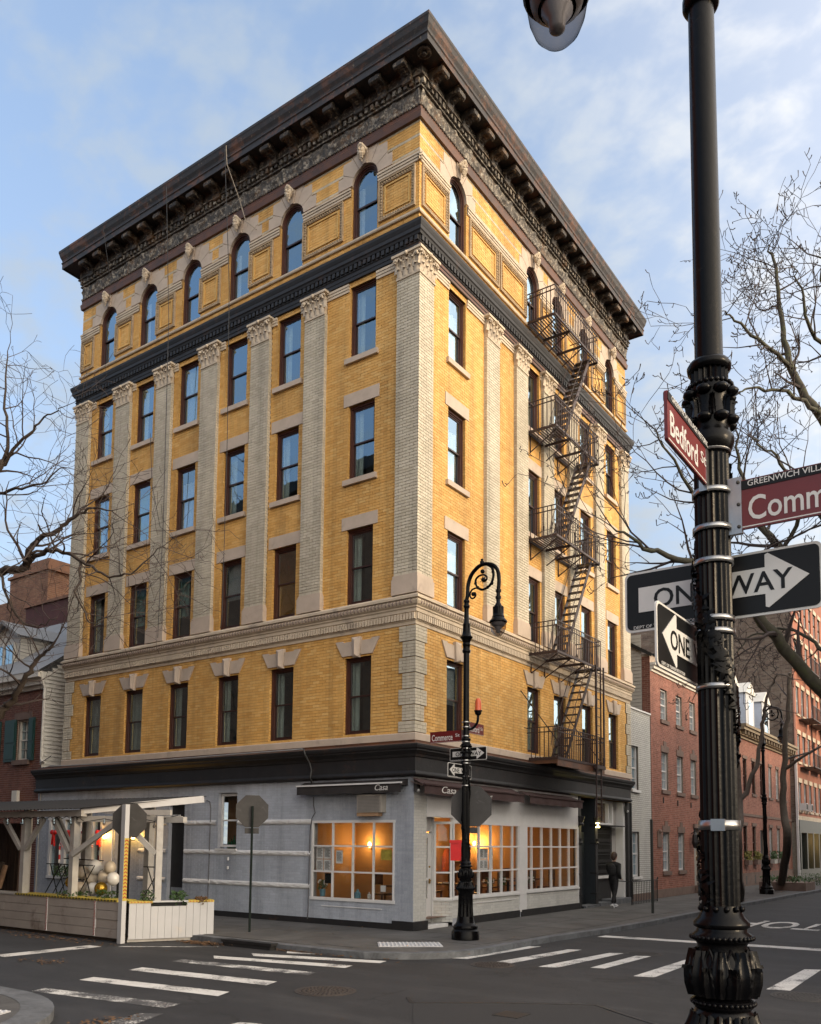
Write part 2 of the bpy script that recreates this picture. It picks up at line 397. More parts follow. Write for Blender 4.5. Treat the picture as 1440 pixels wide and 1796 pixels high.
def concrete(name, col, scale=1.0):
    mt, t, b = new_mat(name)
    f = nz(t, 90, 4, .7); c = ramp(t, f, [(.3,tuple(q*.78 for q in col)),(.7,tuple(q*1.18 for q in col))])
    g = ramp(t, nz(t, .9*scale, 7, .68, dist=.7), [(.34,.52),(.66,1.12)])
    c = mixc(t, 1.0, c, g, 'MULTIPLY')
    sp = ramp(t, nz(t, 14, 2, .5), [(.70,1.0),(.74,.55)])
    c = mixc(t, .6, c, sp, 'MULTIPLY')
    t.links.new(c, b.inputs['Base Color']); b.inputs['Roughness'].default_value = .85
    bump(t, b, f, .3, .004); return mt
M['walk'] = concrete('sidewalk_concrete', (.088,.085,.082))
M['kerb'] = concrete('kerb_granite', (.125,.133,.145), 3)
def roadpaint(name, keep):
    mt, t, b = new_mat(name)
    f = math_('ADD', math_('MULTIPLY', nz(t, 34, 5, .75), .55, t=t), math_('MULTIPLY', nz(t, 2.2, 4, .6), .5, t=t), t=t)
    w = ramp(t, f, [(keep,0.0),(keep+.05,1.0)])
    pc = ramp(t, nz(t, 3, 5, .7), [(.3,(.50,.49,.47)),(.7,(.66,.65,.62))])
    c = mixc(t, w, (.06,.06,.062), pc)
    t.links.new(c, b.inputs['Base Color']); b.inputs['Roughness'].default_value = .7
    return mt
M['paint'] = roadpaint('road_paint', .45)
M['paintw'] = roadpaint('worn_road_paint', .52)

# ------------------------------------------------------------------ brick fields
class Bricks(MB):
    def __init__(s): super().__init__(); s.V = []; s.C = []; s.keep = []
    def field(s, F, u0, u1, z0, z1, d0, d1, skips=(), ch=.0863, bl=.245, jt=.010, light=None, seed=0, shape=None):
        rs = np.random.RandomState(seed); n = max(1, round((z1-z0)/ch)); ch = (z1-z0)/n
        for i in range(n):
            a, b = z0+i*ch, z0+(i+1)*ch; zc = (a+b)/2
            iv = [(u0, u1)]
            if shape: iv = shape(zc)
            for k in skips:
                if k[2] < zc < k[3]:
                    nv = []
                    for p,q in iv:
                        if k[1] <= p or k[0] >= q: nv.append((p,q)); continue
                        if k[0] > p: nv.append((p,k[0]))
                        if k[1] < q: nv.append((k[1],q))
                    iv = nv
            off = (i % 2)*bl/2
            lt = 1.0 if (light and light(i, zc)) else 0.0
            for p,q in iv:
                if q-p < .02: continue
                ks = math.floor((p-u0-off)/bl); e = u0+off+ks*bl
                while e < q-1e-6:
                    x0, x1 = max(e,p), min(e+bl,q); e += bl
                    if x1-x0 < .03: continue
                    r = rs.rand()
                    s.keep.append((F, x0+jt/2 if x0 > p+1e-6 else x0, x1-jt/2 if x1 < q-1e-6 else x1, d0, d1+(rs.rand()-.5)*.003, a+jt/2, b-jt/2, r, lt))
        return s
    def bake(s, drop=()):
        drop = set(drop)
        for i, (F,x0,x1,d0,d1,a,b,r,lt) in enumerate(s.keep):
            if i in drop: continue
            o = len(s.v)
            s.v += [F(x0,d0,a),F(x1,d0,a),F(x1,d0,b),F(x0,d0,b),F(x0,d1,a),F(x1,d1,a),F(x1,d1,b),F(x0,d1,b)]
            s.f += [(o+4,o+5,o+6,o+7),(o,o+1,o+5,o+4),(o+2,o+3,o+7,o+6),(o+1,o+2,o+6,o+5),(o+3,o,o+4,o+7)]
            s.mi += [0]*5; s.C += [(r,lt,0,1)]*8
        s.c = s.C; return s
def cells(mb, F, u0, u1, z0, z1, d, holes):
    us = sorted({u0,u1,*[h for k in holes for h in k[:2] if u0 < h < u1]}); zs = sorted({z0,z1,*[h for k in holes for h in k[2:4] if z0 < h < z1]})
    for a,b in zip(us,us[1:]):
        for c,e in zip(zs,zs[1:]):
            m1,m2 = (a+b)/2,(c+e)/2
            if any(k[0] < m1 < k[1] and k[2] < m2 < k[3] for k in holes): continue
            mb.quad(F(a,d,c),F(b,d,c),F(b,d,e),F(a,d,e))
def reveal(mb, F, h, d0, d1):
    u0,u1,z0,z1 = h[:4]
    for a,b in (((u0,z0),(u0,z1)),((u0,z1),(u1,z1)),((u1,z1),(u1,z0)),((u1,z0),(u0,z0))):
        mb.quad(F(a[0],d0,a[1]),F(b[0],d0,b[1]),F(b[0],d1,b[1]),F(a[0],d1,a[1]))

def text(name, s, mat, parent, origin, xdir, ydir, size, width=None, shear=0, align='LEFT', ext=.003, bold=0, spacing=1.0):
    """flat lettering; origin/size in survey units"""
    cu = bpy.data.curves.new(name, 'FONT'); cu.body = s; cu.size = size; cu.extrude = ext; cu.shear = shear; cu.align_x = align; cu.offset = bold*size*.55; cu.space_character = spacing
    cu.resolution_u = 3
    to = bpy.data.objects.new('tmp', cu); COL.objects.link(to); bpy.context.view_layer.update()
    me = bpy.data.meshes.new_from_object(to.evaluated_get(bpy.context.evaluated_depsgraph_get())); bpy.data.objects.remove(to)
    n = len(me.vertices); a = np.zeros(n*3); me.vertices.foreach_get('co', a); a = a.reshape(-1,3)
    if width:
        w = a[:,0].max()-a[:,0].min(); k = width/w
        x0 = a[:,0].min() if align == 'LEFT' else (a[:,0].min()+a[:,0].max())/2
        a[:,0] = (a[:,0]-x0)*k
    X = np.array(Vector(xdir).normalized()); Y = np.array(Vector(ydir).normalized()); Z = np.cross(X,Y)
    w = (a[:,:1]*X+a[:,1:2]*Y+a[:,2:]*Z)
    org = np.array(origin)
    po = np.array(ORIG[parent.name]) if parent is not None else org
    me.vertices.foreach_set('co', ((w+org-po)*S).ravel()); me.materials.append(mat); me.update()
    return link(name, me, parent, tuple(po))
# ================================================================== ground
def poly_sheet(pts, z): return MB().add([(x,y,z) for x,y in pts], [tuple(range(len(pts)))])
ROADZ = -.14
struct('road', poly_sheet([(-900,-900),(900,-900),(900,900),(-900,900)], ROADZ), M['asph'])
def arc(cx, cy, r, a0, a1, n=12): return [(cx+r*math.cos(math.radians(a0+(a1-a0)*i/n)), cy+r*math.sin(math.radians(a0+(a1-a0)*i/n))) for i in range(n+1)]
def walk(name, outline, inner_off_pts, top=0.0, kname='kerb', kw=.17):
    """outline = kerb line (open polyline, street side); inner = closing points"""
    n = len(outline)
    k = MB()
    def off(i, dist):
        a = Vector(outline[max(i-1,0)]); b = Vector(outline[min(i+1,n-1)]); t = (b-a).normalized(); return (outline[i][0]-t.y*dist, outline[i][1]+t.x*dist)
    ins = [off(i, kw) for i in range(n)]
    for i in range(n-1):
        a,b = outline[i],outline[i+1]; c,e = ins[i],ins[i+1]
        k.quad((*a,ROADZ-.05),(*b,ROADZ-.05),(*b,top-.012),(*a,top-.012))
        k.quad((*a,top-.012),(*b,top-.012),(*e,top),(*c,top))
    struct(kname, k, M['kerb'])
    return ins
# NW corner walk (in front of the yellow building)
kerbNW = [(-60,-4.15),(-30,-4.15),(-14,-4.15),(-4,-4.15),(-2.2,-4.2)]+arc(1.0,-1.95,2.28,-92,0,10)+[(3.36,1.4),(3.62,4.1),(3.75,7.4),(3.8,17.4),(4.0,28),(4.2,34),(5.6,44),(9.5,60),(16,80)]
ins = walk('sidewalk', kerbNW, None)
# flags of the sidewalk: real slabs with recessed joints
struct('sidewalk', MB().add([(x,y,-.004) for x,y in ins]+[(-2,80,-.004),(-2,1.0,-.004),(-60,1.0,-.004)], [tuple(range(len(ins)+3))]), M['walk'])
SWB = thing('sidewalk_flags', (0,0,0), 'grey concrete sidewalk flags with dark joints round the corner shop', 'pavement')
del SWB['category'], SWB['label']; SWB['kind'] = 'structure'
fl = 0
def clipflag(x0,x1,y0,y1):
    mb = MB().box(x0+.008,x1-.008,y0+.008,y1-.008,-.03,.003+random.random()*.004)
    obj('paving_flag', mb, M['walk'], SWB)
for i in range(9):
    x1 = -.02-i*1.55; x0 = x1-1.55
    for y0,y1 in ((-1.95,-.05),(-3.93,-1.95)): clipflag(x0,x1,y0,y1)
for j in range(22):
    y0 = .05+j*1.6; y1 = y0+1.6
    for x0,x1 in ((.1,1.75),(1.75,3.1)): clipflag(x0,x1,y0,y1)
clipflag(-.02,1.3,-1.95,.03); clipflag(-.02,1.0,-3.7,-1.95); clipflag(1.3,2.9,-1.5,.03)
# opposite corners
kSW = [(-60,-11.15),(-20,-11.12),(-1,-11.02)]+arc(.4,-14.0,3.0,90,0,14)+[(3.4,-30),(3.4,-90)]
kSW = kSW[::-1]
ins = walk('sidewalk', kSW, None, kw=.42)
struct('sidewalk', MB().add([(x,y,-.004) for x,y in ins]+[(-60,-90,-.004)], [tuple(range(len(ins)+1))]), M['walk'])
kE = [(11.3,90),(11.3,0),(11.3,-3)]+[(11.6,-3.8),(13,-4.2),(60,-4.2)]
kE = kE[::-1]; kE = [(60,-4.2),(13.3,-4.2)]+arc(13.3,-2.2,2.0,270,180,8)+[(11.3,20),(11.3,45),(15,66),(22,84)]
kE = kE[::-1]
ins = walk('sidewalk', kE, None)
struct('sidewalk', MB().add([(x,y,-.004) for x,y in ins]+[(60,60,-.004)], [tuple(range(len(ins)+1))]), M['walk'])
kSE = [(60,-11.2),(13.2,-11.2)]+arc(13.2,-13.2,2.0,90,180,8)+[(11.2,-90)]
ins = walk('sidewalk', kSE, None)
struct('sidewalk', MB().add([(x,y,-.004) for x,y in ins]+[(60,-90,-.004)], [tuple(range(len(ins)+1))]), M['walk'])
# tactile pads: slab with domes
def tactile(name, c, ang, w, l, label):
    t = link(name, None, None, (*c,0)); t['kind'] = 'structure'
    mb = MB().box(-w/2,w/2,-l/2,l/2,-.02,.012); ca,sa = math.cos(ang),math.sin(ang)
    n1,n2 = int(w/.085), int(l/.085)
    dm = MB()
    for i in range(n1):
        for j in range(n2):
            x,y = -w/2+(i+.5)*w/n1, -l/2+(j+.5)*l/n2
            dm.lathe([(.028,.012),(.02,.024),(0,.026)], (x,y,0), 6)
    Mx = Matrix.Translation(Vector((*c,0))) @ Matrix.Rotation(ang,4,'Z')
    obj('pad_slab', mb.xf(Mx), M['whiteboard'], t); o = obj('pad_domes', dm.xf(Mx), M['whiteboard'], t, 'stuff')
tactile('tactile_paving', (1.66,-2.50), math.radians(39), 1.42, .78, '')
tactile('tactile_paving', (1.27,-12.78), math.radians(24), 1.8, .8, '')
# road markings
def mark(name, pts, mat='paint', z=ROADZ+.004):
    return struct(name, poly_sheet(pts, z), M[mat])
for pts, w in [([(-.5,-4.16),(2.12,-3.12),(2.41,-3.5),(-.2,-4.5)],0),([(-.75,-5.01),(2.25,-4.16),(2.33,-4.5),(-.4,-5.3)],0),
            ([(-1.08,-5.79),(2.12,-5.08),(2.21,-5.45),(-.75,-6.08)],0),([(-1.16,-6.55),(2.17,-6.24),(2.28,-6.59),(-1.07,-6.9)],1),
            ([(-.84,-7.8),(2.34,-7.45),(2.47,-7.85),(-.75,-8.17)],0),([(-.53,-9.07),(2.46,-8.67),(2.61,-9.05),(-.44,-9.42)],0),
            ([(-.13,-10.25),(2.66,-9.83),(2.75,-10.18),(-.05,-10.55)],1),([(2.77,-10.64),(3.05,-10.47),(3.32,-11.11),(2.94,-11.4)],1),
            ([(4.3,-10.2),(4.75,-10.1),(4.85,-11.5),(4.4,-11.6)],0)]:
    mark('crosswalk_stripe', pts, 'paintw' if w else 'paint')
for x0 in (3.02,4.05,5.05,5.93,7.0,8.15,9.32):
    sk = .25 if x0 < 5.5 else .02
    mark('crosswalk_stripe', [(x0,-2.95),(x0+sk+.02,.05),(x0+sk+.30,.2),(x0+.36,-2.85)] if x0 != 5.93 else [(5.93,-2.42),(5.97,-.05),(6.27,.08),(6.2,-2.35)])
mark('stop_line', [(3.75,3.1),(11.2,3.75),(11.2,4.3),(3.8,3.55)])
mark('stop_line', [(-4.65,-8.6),(-4.65,-6.3),(-4.2,-6.3),(-4.2,-8.6)][::1])
mark('kerb_line', [(-3.95,-5.95),(-2.2,-4.6),(-2.15,-4.7),(-3.9,-6.1)], 'paintw')
text('road_lettering', 'STOP', M['paint'], None, (8.65,11.3,ROADZ+.006), (-1,0,0), (0,-1,0), 3.6, 3.0, ext=0, bold=.03)['kind'] = 'structure'
def manhole(name, c, r, mat, label):
    mb = MB().lathe([(r*1.12,.0),(r*1.12,.006),(r,.006),(r,.002),(r*.97,.002),(r*.97,.008),(0,.008)], (c[0],c[1],ROADZ), 28)
    for k in range(5):
        for q in range(8+6*k):
            a = 2*PI*q/(8+6*k); rr = r*(.15+.17*k); mb.box(c[0]+rr*math.cos(a)-.018,c[0]+rr*math.cos(a)+.018,c[1]+rr*math.sin(a)-.018,c[1]+rr*math.sin(a)+.018,ROADZ+.008,ROADZ+.014)
    return solo(name, mb, mat, (c[0],c[1],ROADZ), label, 'manhole cover')
rust = plain('rusty_cast_iron', (.036,.029,.026), .7, .3, 9)
manhole('manhole_cover', (4.22,-3.27), .40, rust, 'rust brown round manhole cover in the road before the corner lamp post')
manhole('manhole_cover', (5.99,.41), .36, M['signback'], 'grey round manhole cover at the far ends of the crosswalk stripes')
manhole('manhole_cover', (3.6,-7.65), .45, rust, 'dark round manhole cover in the middle of the junction asphalt')
manhole('manhole_cover', (9.95,-3.35), .42, M['signback'], 'ribbed round manhole cover beside the black lamp post at the right')
# square asphalt patch with a small cover
struct('road_patch', poly_sheet([(5.3,-7.6),(7.6,-6.1),(8.9,-7.4),(6.4,-9.2)], ROADZ+.004), plain('patched_asphalt', (.017,.0172,.019), .85, .25, 30, bs=.3))
ts = MB(); P_ = [(5.0,-7.3),(5.3,-7.65),(6.5,-6.75),(7.6,-6.1),(8.3,-6.6),(9.4,-7.3)]
for a,b in zip(P_,P_[1:]): ts.beam((*a,ROADZ+.001),(*b,ROADZ+.001),.07,.014)
struct('tar_seam', ts, M['blackmatte'])
solo('valve_cover', MB().box(6.75,7.15,-7.75,-7.35,ROADZ,ROADZ+.012), M['blackmatte'], (6.95,-7.55,ROADZ), 'small square iron valve cover in the dark road patch', 'utility cover')
# gutter inlet and leaf litter
inl = thing('storm_drain', (-1.6,-4.2,ROADZ), 'dark kerb inlet of the storm drain left of the white ramp pad', 'storm drain')
obj('inlet_lintel', MB().box(-2.35,-.75,-4.42,-4.19,-.05,.008), M['blackmatte'], inl)
obj('inlet_mouth', MB().box(-2.3,-.8,-4.40,-4.2,ROADZ,-.05), M['cloth_black'], inl)
def litter(name, pts, label):
    mb = MB()
    for (x,y,sx,sy,n,z) in pts:
        for _ in range(n):
            a = random.gauss(x,sx); b = random.gauss(y,sy); r = .02+random.random()*.03; t = random.random()*PI
            h = z+random.random()*.03
            P = [(a+r*math.cos(t+q*PI/2)*(1,.55)[q%2], b+r*math.sin(t+q*PI/2)*(1,.55)[q%2], h+random.random()*.02) for q in range(4)]
            mb.add(P, [(0,1,2,3)])
    o = obj(name, mb, M['litter'], None, 'stuff'); o['label'] = label
litter('leaf_litter', [(-2.9,-4.45,.35,.12,420,ROADZ),(.0,-4.2,.8,.06,260,ROADZ),(1.5,-3.9,.5,.08,90,ROADZ),(-7,-6.0,1.5,.2,260,ROADZ),(-2.7,-8.5,.15,.15,40,ROADZ),(-3.3,-8.6,.3,.1,30,ROADZ),(2.9,-11.4,.1,.3,60,ROADZ),(-.2,-1,3,2,60,.0)], 'brown dead leaves lying along the gutter')

# ================================================================== the yellow corner building
B = thing('corner_building', (0,0,0), 'six storey yellow brick corner building with black cornices and cream pilasters', 'building')
LX, RY = 15.72, 15.60
WX = [-14.09,-11.77,-9.47,-7.15,-4.84,-1.95]; WY = [2.04,6.93,8.92,11.3,13.83]
ZW = [5.23, 8.94, 12.62, 16.28]; HW = 2.22; Z6 = 19.93; RA = .48; ZS = 21.69
PX = [-15.28,-12.88,-10.62,-8.32,-5.98,-3.70]; PY = [4.0,5.95,7.93,10.02,12.45,15.12]
def wins(cs): return [(c-.48,c+.48,z,z+HW) for c in cs for z in ZW]+[(c-.48,c+.48,Z6,ZS+RA+.03) for c in cs]
core = MB(); rev = MB()
for F,cs,a,b in ((FL,WX,-LX,0),(FR,WY,0,RY)):
    hs = wins(cs); cells(core, F, a, b, 4.0, 24.6, -.014, hs)
    for h in hs: reveal(core, F, h, -.014, -.3)
core.quad((-LX,.014,4),(-LX,15,4),(-LX,15,24.6),(-LX,.014,24.6)); core.quad((-.014,RY,4),(-15,RY,4),(-15,RY,24.6),(-.014,RY,24.6))
obj('wall', core, M['ymortar'], B)
yb = Bricks(); wb = Bricks(); sd = 1
OUTL = [(1.0,21.6,22.08),(.82,21.6,22.5),(.5,21.6,22.62)]
light6 = lambda i,z: (i % 5 == 0) and z > 21.6
for F,cs,ps,a,b in ((FL,WX,PX,-LX,0),(FR,WY,PY,.004,RY)):
    sk = wins(cs)
    for c in cs:
        sk += [(c-.65,c+.65,11.16,11.54),(c-.65,c+.65,14.86,15.22),(c-.6,c+.6,12.46,12.62),(c-.6,c+.6,16.12,16.28)]
        sk += [(c-w,c+w,z0,z1) for w,z0,z1 in OUTL]
    pl = [(p-.4,p+.4,8.9,18.65) for p in ps]+([(-.65,.2,8.9,18.65)] if F is FL else [(-.2,.6,8.9,18.65)])
    yb.field(F,a,b,5.18,8.11,-.02,0,sk,seed=sd); yb.field(F,a,b,8.92,18.65,-.02,0,sk+pl,seed=sd+1)
    yb.field(F,a,b,19.54,22.72,-.02,0,sk,seed=sd+2,light=light6); sd += 10
# brick returns inside the left and near reveals of the openings
for F,cs in ((FL,WX),(FR,WY)):
    for (a,b,z0,z1) in wins(cs):
        for uu,sg in ((a,1),(b,-1)):
            G = (lambda uu,sg,F: (lambda u,d,z: F(uu+sg*d,-u,z)))(uu,sg,F)
            yb.field(G, .004, .14, z0, min(z1,21.6), -.004, .006, seed=int(abs(uu)*100+z0*7)%9999, bl=.14)
cp = np.array(CAMP)
near = sorted([i for i,k in enumerate(yb.keep) if k[2]-k[1] > .2 and k[4] < .01 and k[5] < 8.2], key=lambda i: np.linalg.norm(np.array(yb.keep[i][0](yb.keep[i][1],0,yb.keep[i][5]))-cp))[:300]
yb.bake(near); o = obj('brickwork', yb, M['ybrick'], B, 'stuff')
q = yb.keep[near[0]]
def unit_brick(F):
    w,h = .245-.011, .0856-.011
    mb = MB(); mb.v = [F(x,d,z) for d,x,z in ((-.02,0,0),(-.02,w,0),(-.02,w,h),(-.02,0,h),(0,0,0),(0,w,0),(0,w,h),(0,0,h))]
    mb.f = [(4,5,6,7),(0,1,5,4),(2,3,7,6),(1,2,6,5),(3,0,4,7)]; mb.mi = [0]*5; mb.c = [(.1,0,1,1)]*8
    return mesh_of('brick', mb, M['ybrick'])
ubm = {FL: unit_brick(FL), FR: unit_brick(FR)}
for i in near:
    k = yb.keep[i]; link('brick', ubm[k[0]], B, k[0](k[1],0,k[5]))

def ring_path(o, xl, yr, kl=.58, kr=.43):
    return [(-xl-kl*o, .4), (-xl-kl*o, -o), (o,-o), (o, yr+kr*o), (-.4, yr+kr*o)]
def wrap(mb, prof, xl=LX, yr=RY, kl=.58, kr=.43, closed=False):
    rows = [[(x,y,z) for x,y in ring_path(o,xl,yr,kl,kr)] for o,z in prof]
    for a,b in zip(rows, rows[1:]):
        for i in range(len(a)-1): mb.quad(a[i],a[i+1],b[i+1],b[i])
    return mb
# ---- top cornice
tc_ = MB()
wrap(tc_, [(-.01,22.61),(.09,22.61),(.12,22.79),(.07,22.86),(.07,22.99)])
obj('architrave_moulding', tc_, M['ironrust'], B)
tc_ = MB(); wrap(tc_, [(.02,22.98),(.085,22.99),(.085,23.02)])
obj('frieze_bed', wrap(tc_, [(.05,23.02),(.05,23.5),(.13,23.5),(.13,23.55),(.09,23.55),(.09,23.74),(.22,23.76),(.22,23.80),(.16,23.82),(.16,24.12)]), M['ornament'], B)
bd = MB()
for F,a,b in ((FL,-LX-.05,.1),(FR,-.1,RY+.03)):
    n = int((b-a)/.11)
    for i in range(n):
        u = a+(i+.5)*(b-a)/n; bd.cur = 0; P = F(u,.085,23.0); bd.sphere(P,.045,6,4)
obj('bead_moulding', bd, M['ornament'], B, 'stuff')
fr = MB(); rs = np.random.RandomState(3)
def frz(F,a,b,d0,z0,z1,per,amp):
    n = int((b-a)/.035); mrows = 12
    def fn(i,j):
        u = a+(b-a)*i; v = j
        ph = (u/per)%1.0
        sw = .5+.42*math.sin(ph*PI); e1 = math.exp(-((v-(1-.62*math.sin(ph*PI)))/.16)**2)   # festoon
        ro = math.exp(-(((ph-.5)/.1)**2+((v-.62)/.22)**2))+math.exp(-((min(ph,1-ph)/.06)**2))*(.4+.6*v)
        nn = mnoise.noise(Vector((u*9,v*4,d0)))*.5+mnoise.noise(Vector((u*23,v*9,3)))*.35
        return F(u, d0+amp*max(0,(e1*.8+ro*.8+nn*.6)*min(1,8*v,8*(1-v))), z0+(z1-z0)*v)
    fr.grid(fn, n, mrows)
frz(FL,-LX-.03,.05,.052,23.03,23.49,.865,.075); frz(FR,-.05,RY+.02,.052,23.03,23.49,.865,.075)
fr.smooth = 60; obj('ornamental_frieze', fr, M['ornament'], B)
dn = MB()
for F,a,b in ((FL,-LX-.05,.12),(FR,-.16,RY+.03)):
    n = int((b-a)/.2)
    for i in range(n): u = a+(i+.5)*(b-a)/n; dn.fb(F,u-.055,u+.055,.085,.2,23.56,23.72)
obj('dentil_row', dn, M['ornament'], B, 'stuff')
ct = MB(); wrap(ct, [(.16,24.12),(.70,24.10),(.70,24.06),(.73,24.06),(.73,24.24),(.76,24.27),(.755,24.31),(.72,24.33),(.74,24.40),(.80,24.50),(.835,24.62),(.855,24.66),(.855,24.74),(.82,24.755),(.3,24.86),(-.1,24.9)])
obj('crown_cornice', ct, M['iron'], B)
obj('roof', MB().quad((-LX,0.1,24.88),(-.1,.1,24.88),(-.1,RY,24.88),(-LX,RY,24.88)), M['blackmatte'], B)
md = MB()
prof = [(0,.0),(.05,-.015),(.09,.0),(.11,.05),(.10,.10),(.13,.15),(.22,.185),(.32,.185),(.40,.15),(.455,.17),(.475,.22),(.46,.27),(.42,.29),(.42,.30),(0,.30)]
Fm = lambda u,d,z: (u,-d,z)
P = [(d*1.0,z) for d,z in prof]
n = len(P)
for u0,u1 in ((-.12,.12),):
    md.add([(u0,-d,z) for d,z in P]+[(u1,-d,z) for d,z in P], [tuple(range(n)),tuple(range(n,2*n))[::-1]]+[(i,(i+1)%n,n+(i+1)%n,n+i) for i in range(n)])
md.box(-.15,.15,-.50,0,.30,.325); md.box(-.135,.135,-.48,0,.325,.345)
for sgn in (-1,1):
    md.tube([(sgn*.12,-.39,.225),(sgn*.145,-.39,.225)],.075,10); md.tube([(sgn*.12,-.045,.05),(sgn*.14,-.045,.05)],.045,8)
for k in range(5):     # leaf under the bracket
    md.sphere((0,-.14-.07*k,.14+.012*k),.05,6,4,(1.5,1,.5))
md.xf(Matrix.Diagonal((1.28,1.1,1.3,1)))
mdm = mesh_of('modillion', md, M['bracket'])
xs_mod = [-.30-.865*k for k in range(18)]
for x in xs_mod: link('modillion', mdm, B, (x,-.16,23.67))
for k in range(18): link('modillion', mdm, B, (.16,.32+.865*k,23.67), rot=(0,0,PI/2))
# soffit rosettes between the modillions and at the corner
link('rosette', mesh_of('rosette', MB().lathe([(.2,0),(.21,-.05),(.16,-.07),(.14,-.03),(.07,-.03),(.06,-.12),(0,-.13)], (0,0,0), 18), M['ornament']), B, (.42,-.42,24.10))
# ---- mid cornice
mc = MB(); wrap(mc, [(-.01,18.64),(.07,18.64),(.07,18.74),(.085,18.75),(.085,18.86),(.11,18.88),(.11,18.90),(.09,18.91),(.09,19.06),(.14,19.08),(.16,19.14),(.19,19.17),(.19,19.27),(.205,19.30),(.235,19.38),(.24,19.46),(.22,19.48),(.08,19.55),(-.01,19.56)], kl=1.2, kr=1.6)
obj('mid_cornice', mc, M['iron2'], B)
obj('rust_fascia', MB().fb(FR,-.075,RY+.1,.04,.0745,18.655,18.735).fb(FR,-.09,RY+.1,.04,.0895,18.765,18.845), M['ironrust'], B)
dn = MB()
for F,a,b in ((FL,-LX-.08,.09),(FR,-.08,RY+.12)):
    n = int((b-a)/.165)
    for i in range(n): u = a+(i+.5)*(b-a)/n; dn.fb(F,u-.05,u+.05,.085,.15,18.92,19.055)
obj('dentil_row', dn, M['iron2'], B, 'stuff')
lg = MB(); wrap(lg, [(-.01,19.82),(.05,19.82),(.07,19.85),(.07,19.90),(.04,19.925),(-.01,19.93)], kl=.3)
obj('sill_ledge', lg, M['stone'], B)
# ---- belt course
bc = MB(); wrap(bc, [(-.01,8.10),(.03,8.10),(.03,8.20),(.05,8.20),(.05,8.42),(.09,8.43),(.09,8.52),(.12,8.54),(.12,8.58),(.17,8.62),(.205,8.70),(.17,8.76),(.23,8.77),(.23,8.84),(.19,8.86),(.10,8.925),(-.01,8.93)], kl=.4, kr=.4)
obj('belt_course', bc, M['stone'], B)
dn = MB(); eg = MB()
for F,a,b in ((FL,-LX-.03,.05),(FR,-.05,RY+.03)):
    n = int((b-a)/.1)
    for i in range(n): u = a+(i+.5)*(b-a)/n; dn.fb(F,u-.033,u+.033,.05,.11,8.23,8.40)
    n = int((b-a)/.12)
    for i in range(n): u = a+(i+.5)*(b-a)/n; eg.sphere(F(u,.175,8.69),.055,6,5,(.8,.8,1.25))
obj('dentil_row', dn, M['stone'], B, 'stuff'); obj('egg_and_dart_moulding', eg, plain('egg_stone', (.27,.21,.18), .8, .2, 3), B, 'stuff')
bb = MB(); wrap(bb, [(-.01,4.985),(.07,4.985),(.07,5.16),(.04,5.185),(-.01,5.19)], kl=.3, kr=.3)
obj('stone_band', bb, M['stone2'], B)
# ---- pilasters
def capital():
    mb = MB()
    for j in range(4):
        z0,z1 = .0+j*.15,.15+j*.15; w0 = .385+.004*j; mb.box(-w0,w0,-.12-.01*j,.0,z0,z1)
    mb.box(-.40,.40,-.15,0,-.03,.03)
    mb.box(-.50,.50,-.25,.0,.61,.68); mb.box(-.46,.46,-.21,.0,.585,.61)
    def leaf(u,z,h,w,dd):
        def fn(i,j):
            t = j; a = (i-.5)*w*(1.0-.55*t**2)*(1+.16*math.sin(t*19))
            out = .13+dd*(.25*t+.9*max(0,t-.55)**1.4*2.2); zz = z+h*(t if t < .85 else .85-(t-.85)*1.2)
            return (u+a, -(out+.03*math.cos((i-.5)*PI)), zz)
        mb.grid(fn, 4, 9)
    for k in range(4): leaf(-.29+.193*k,.03,.30,.19,.09)
    for k in range(5): leaf(-.385+.1925*k,.18,.36,.17,.12)
    for sg in (-1,1):
        sp = [(sg*(.36+(.095-.011*q)*math.cos(q*.75)), -.20-.004*q, .50+(.095-.011*q)*math.sin(q*.75)) for q in range(9)]
        mb.tube(sp, [.03-.002*q for q in range(9)], 6); mb.sphere((sg*.36,-.23,.5),.045,6,5)
        mb.tube([(sg*.10,-.15,.28),(sg*.16,-.18,.45),(sg*.30,-.20,.585)],[.02,.025,.03],6)
        sp = [(sg*(.09+(.06-.008*q)*math.cos(q*.8)), -.19, .52+(.06-.008*q)*math.sin(q*.8)) for q in range(7)]
        mb.tube(sp,.018,6)
    mb.sphere((0,-.235,.62),.065,8,6)
    mb.smooth = 50
    return mb
capm = mesh_of('capital', capital(), M['stone'])
pm = MB().box(-.40,.40,-.10,0,9.40,17.98); pmm = mesh_of('pilaster', pm, M['wmortar'])
plm = mesh_of('plinth', MB().box(-.455,.455,-.165,.0,8.93,9.36).box(-.44,.44,-.15,0,9.36,9.41).box(-.42,.42,-.135,0,9.41,9.46), M['stone2'])
def pil_bricks(parent, F, a, b, side_lo, side_hi, seed):
    w = Bricks(); w.field(F,a,b,9.46,17.96,.095,.12,jt=.014,seed=seed)
    for uu,sg,on in ((a,-1,side_lo),(b,1,side_hi)):
        if on:
            G = lambda u,d,z,uu=uu,sg=sg: F(uu+sg*d, u, z)
            w.field(G,.0,.108,9.46,17.96,-.008,.005,seed=seed+50,bl=.11)
    w.bake(); obj('pilaster_brickwork', w, M['wbrick'], parent, 'stuff')
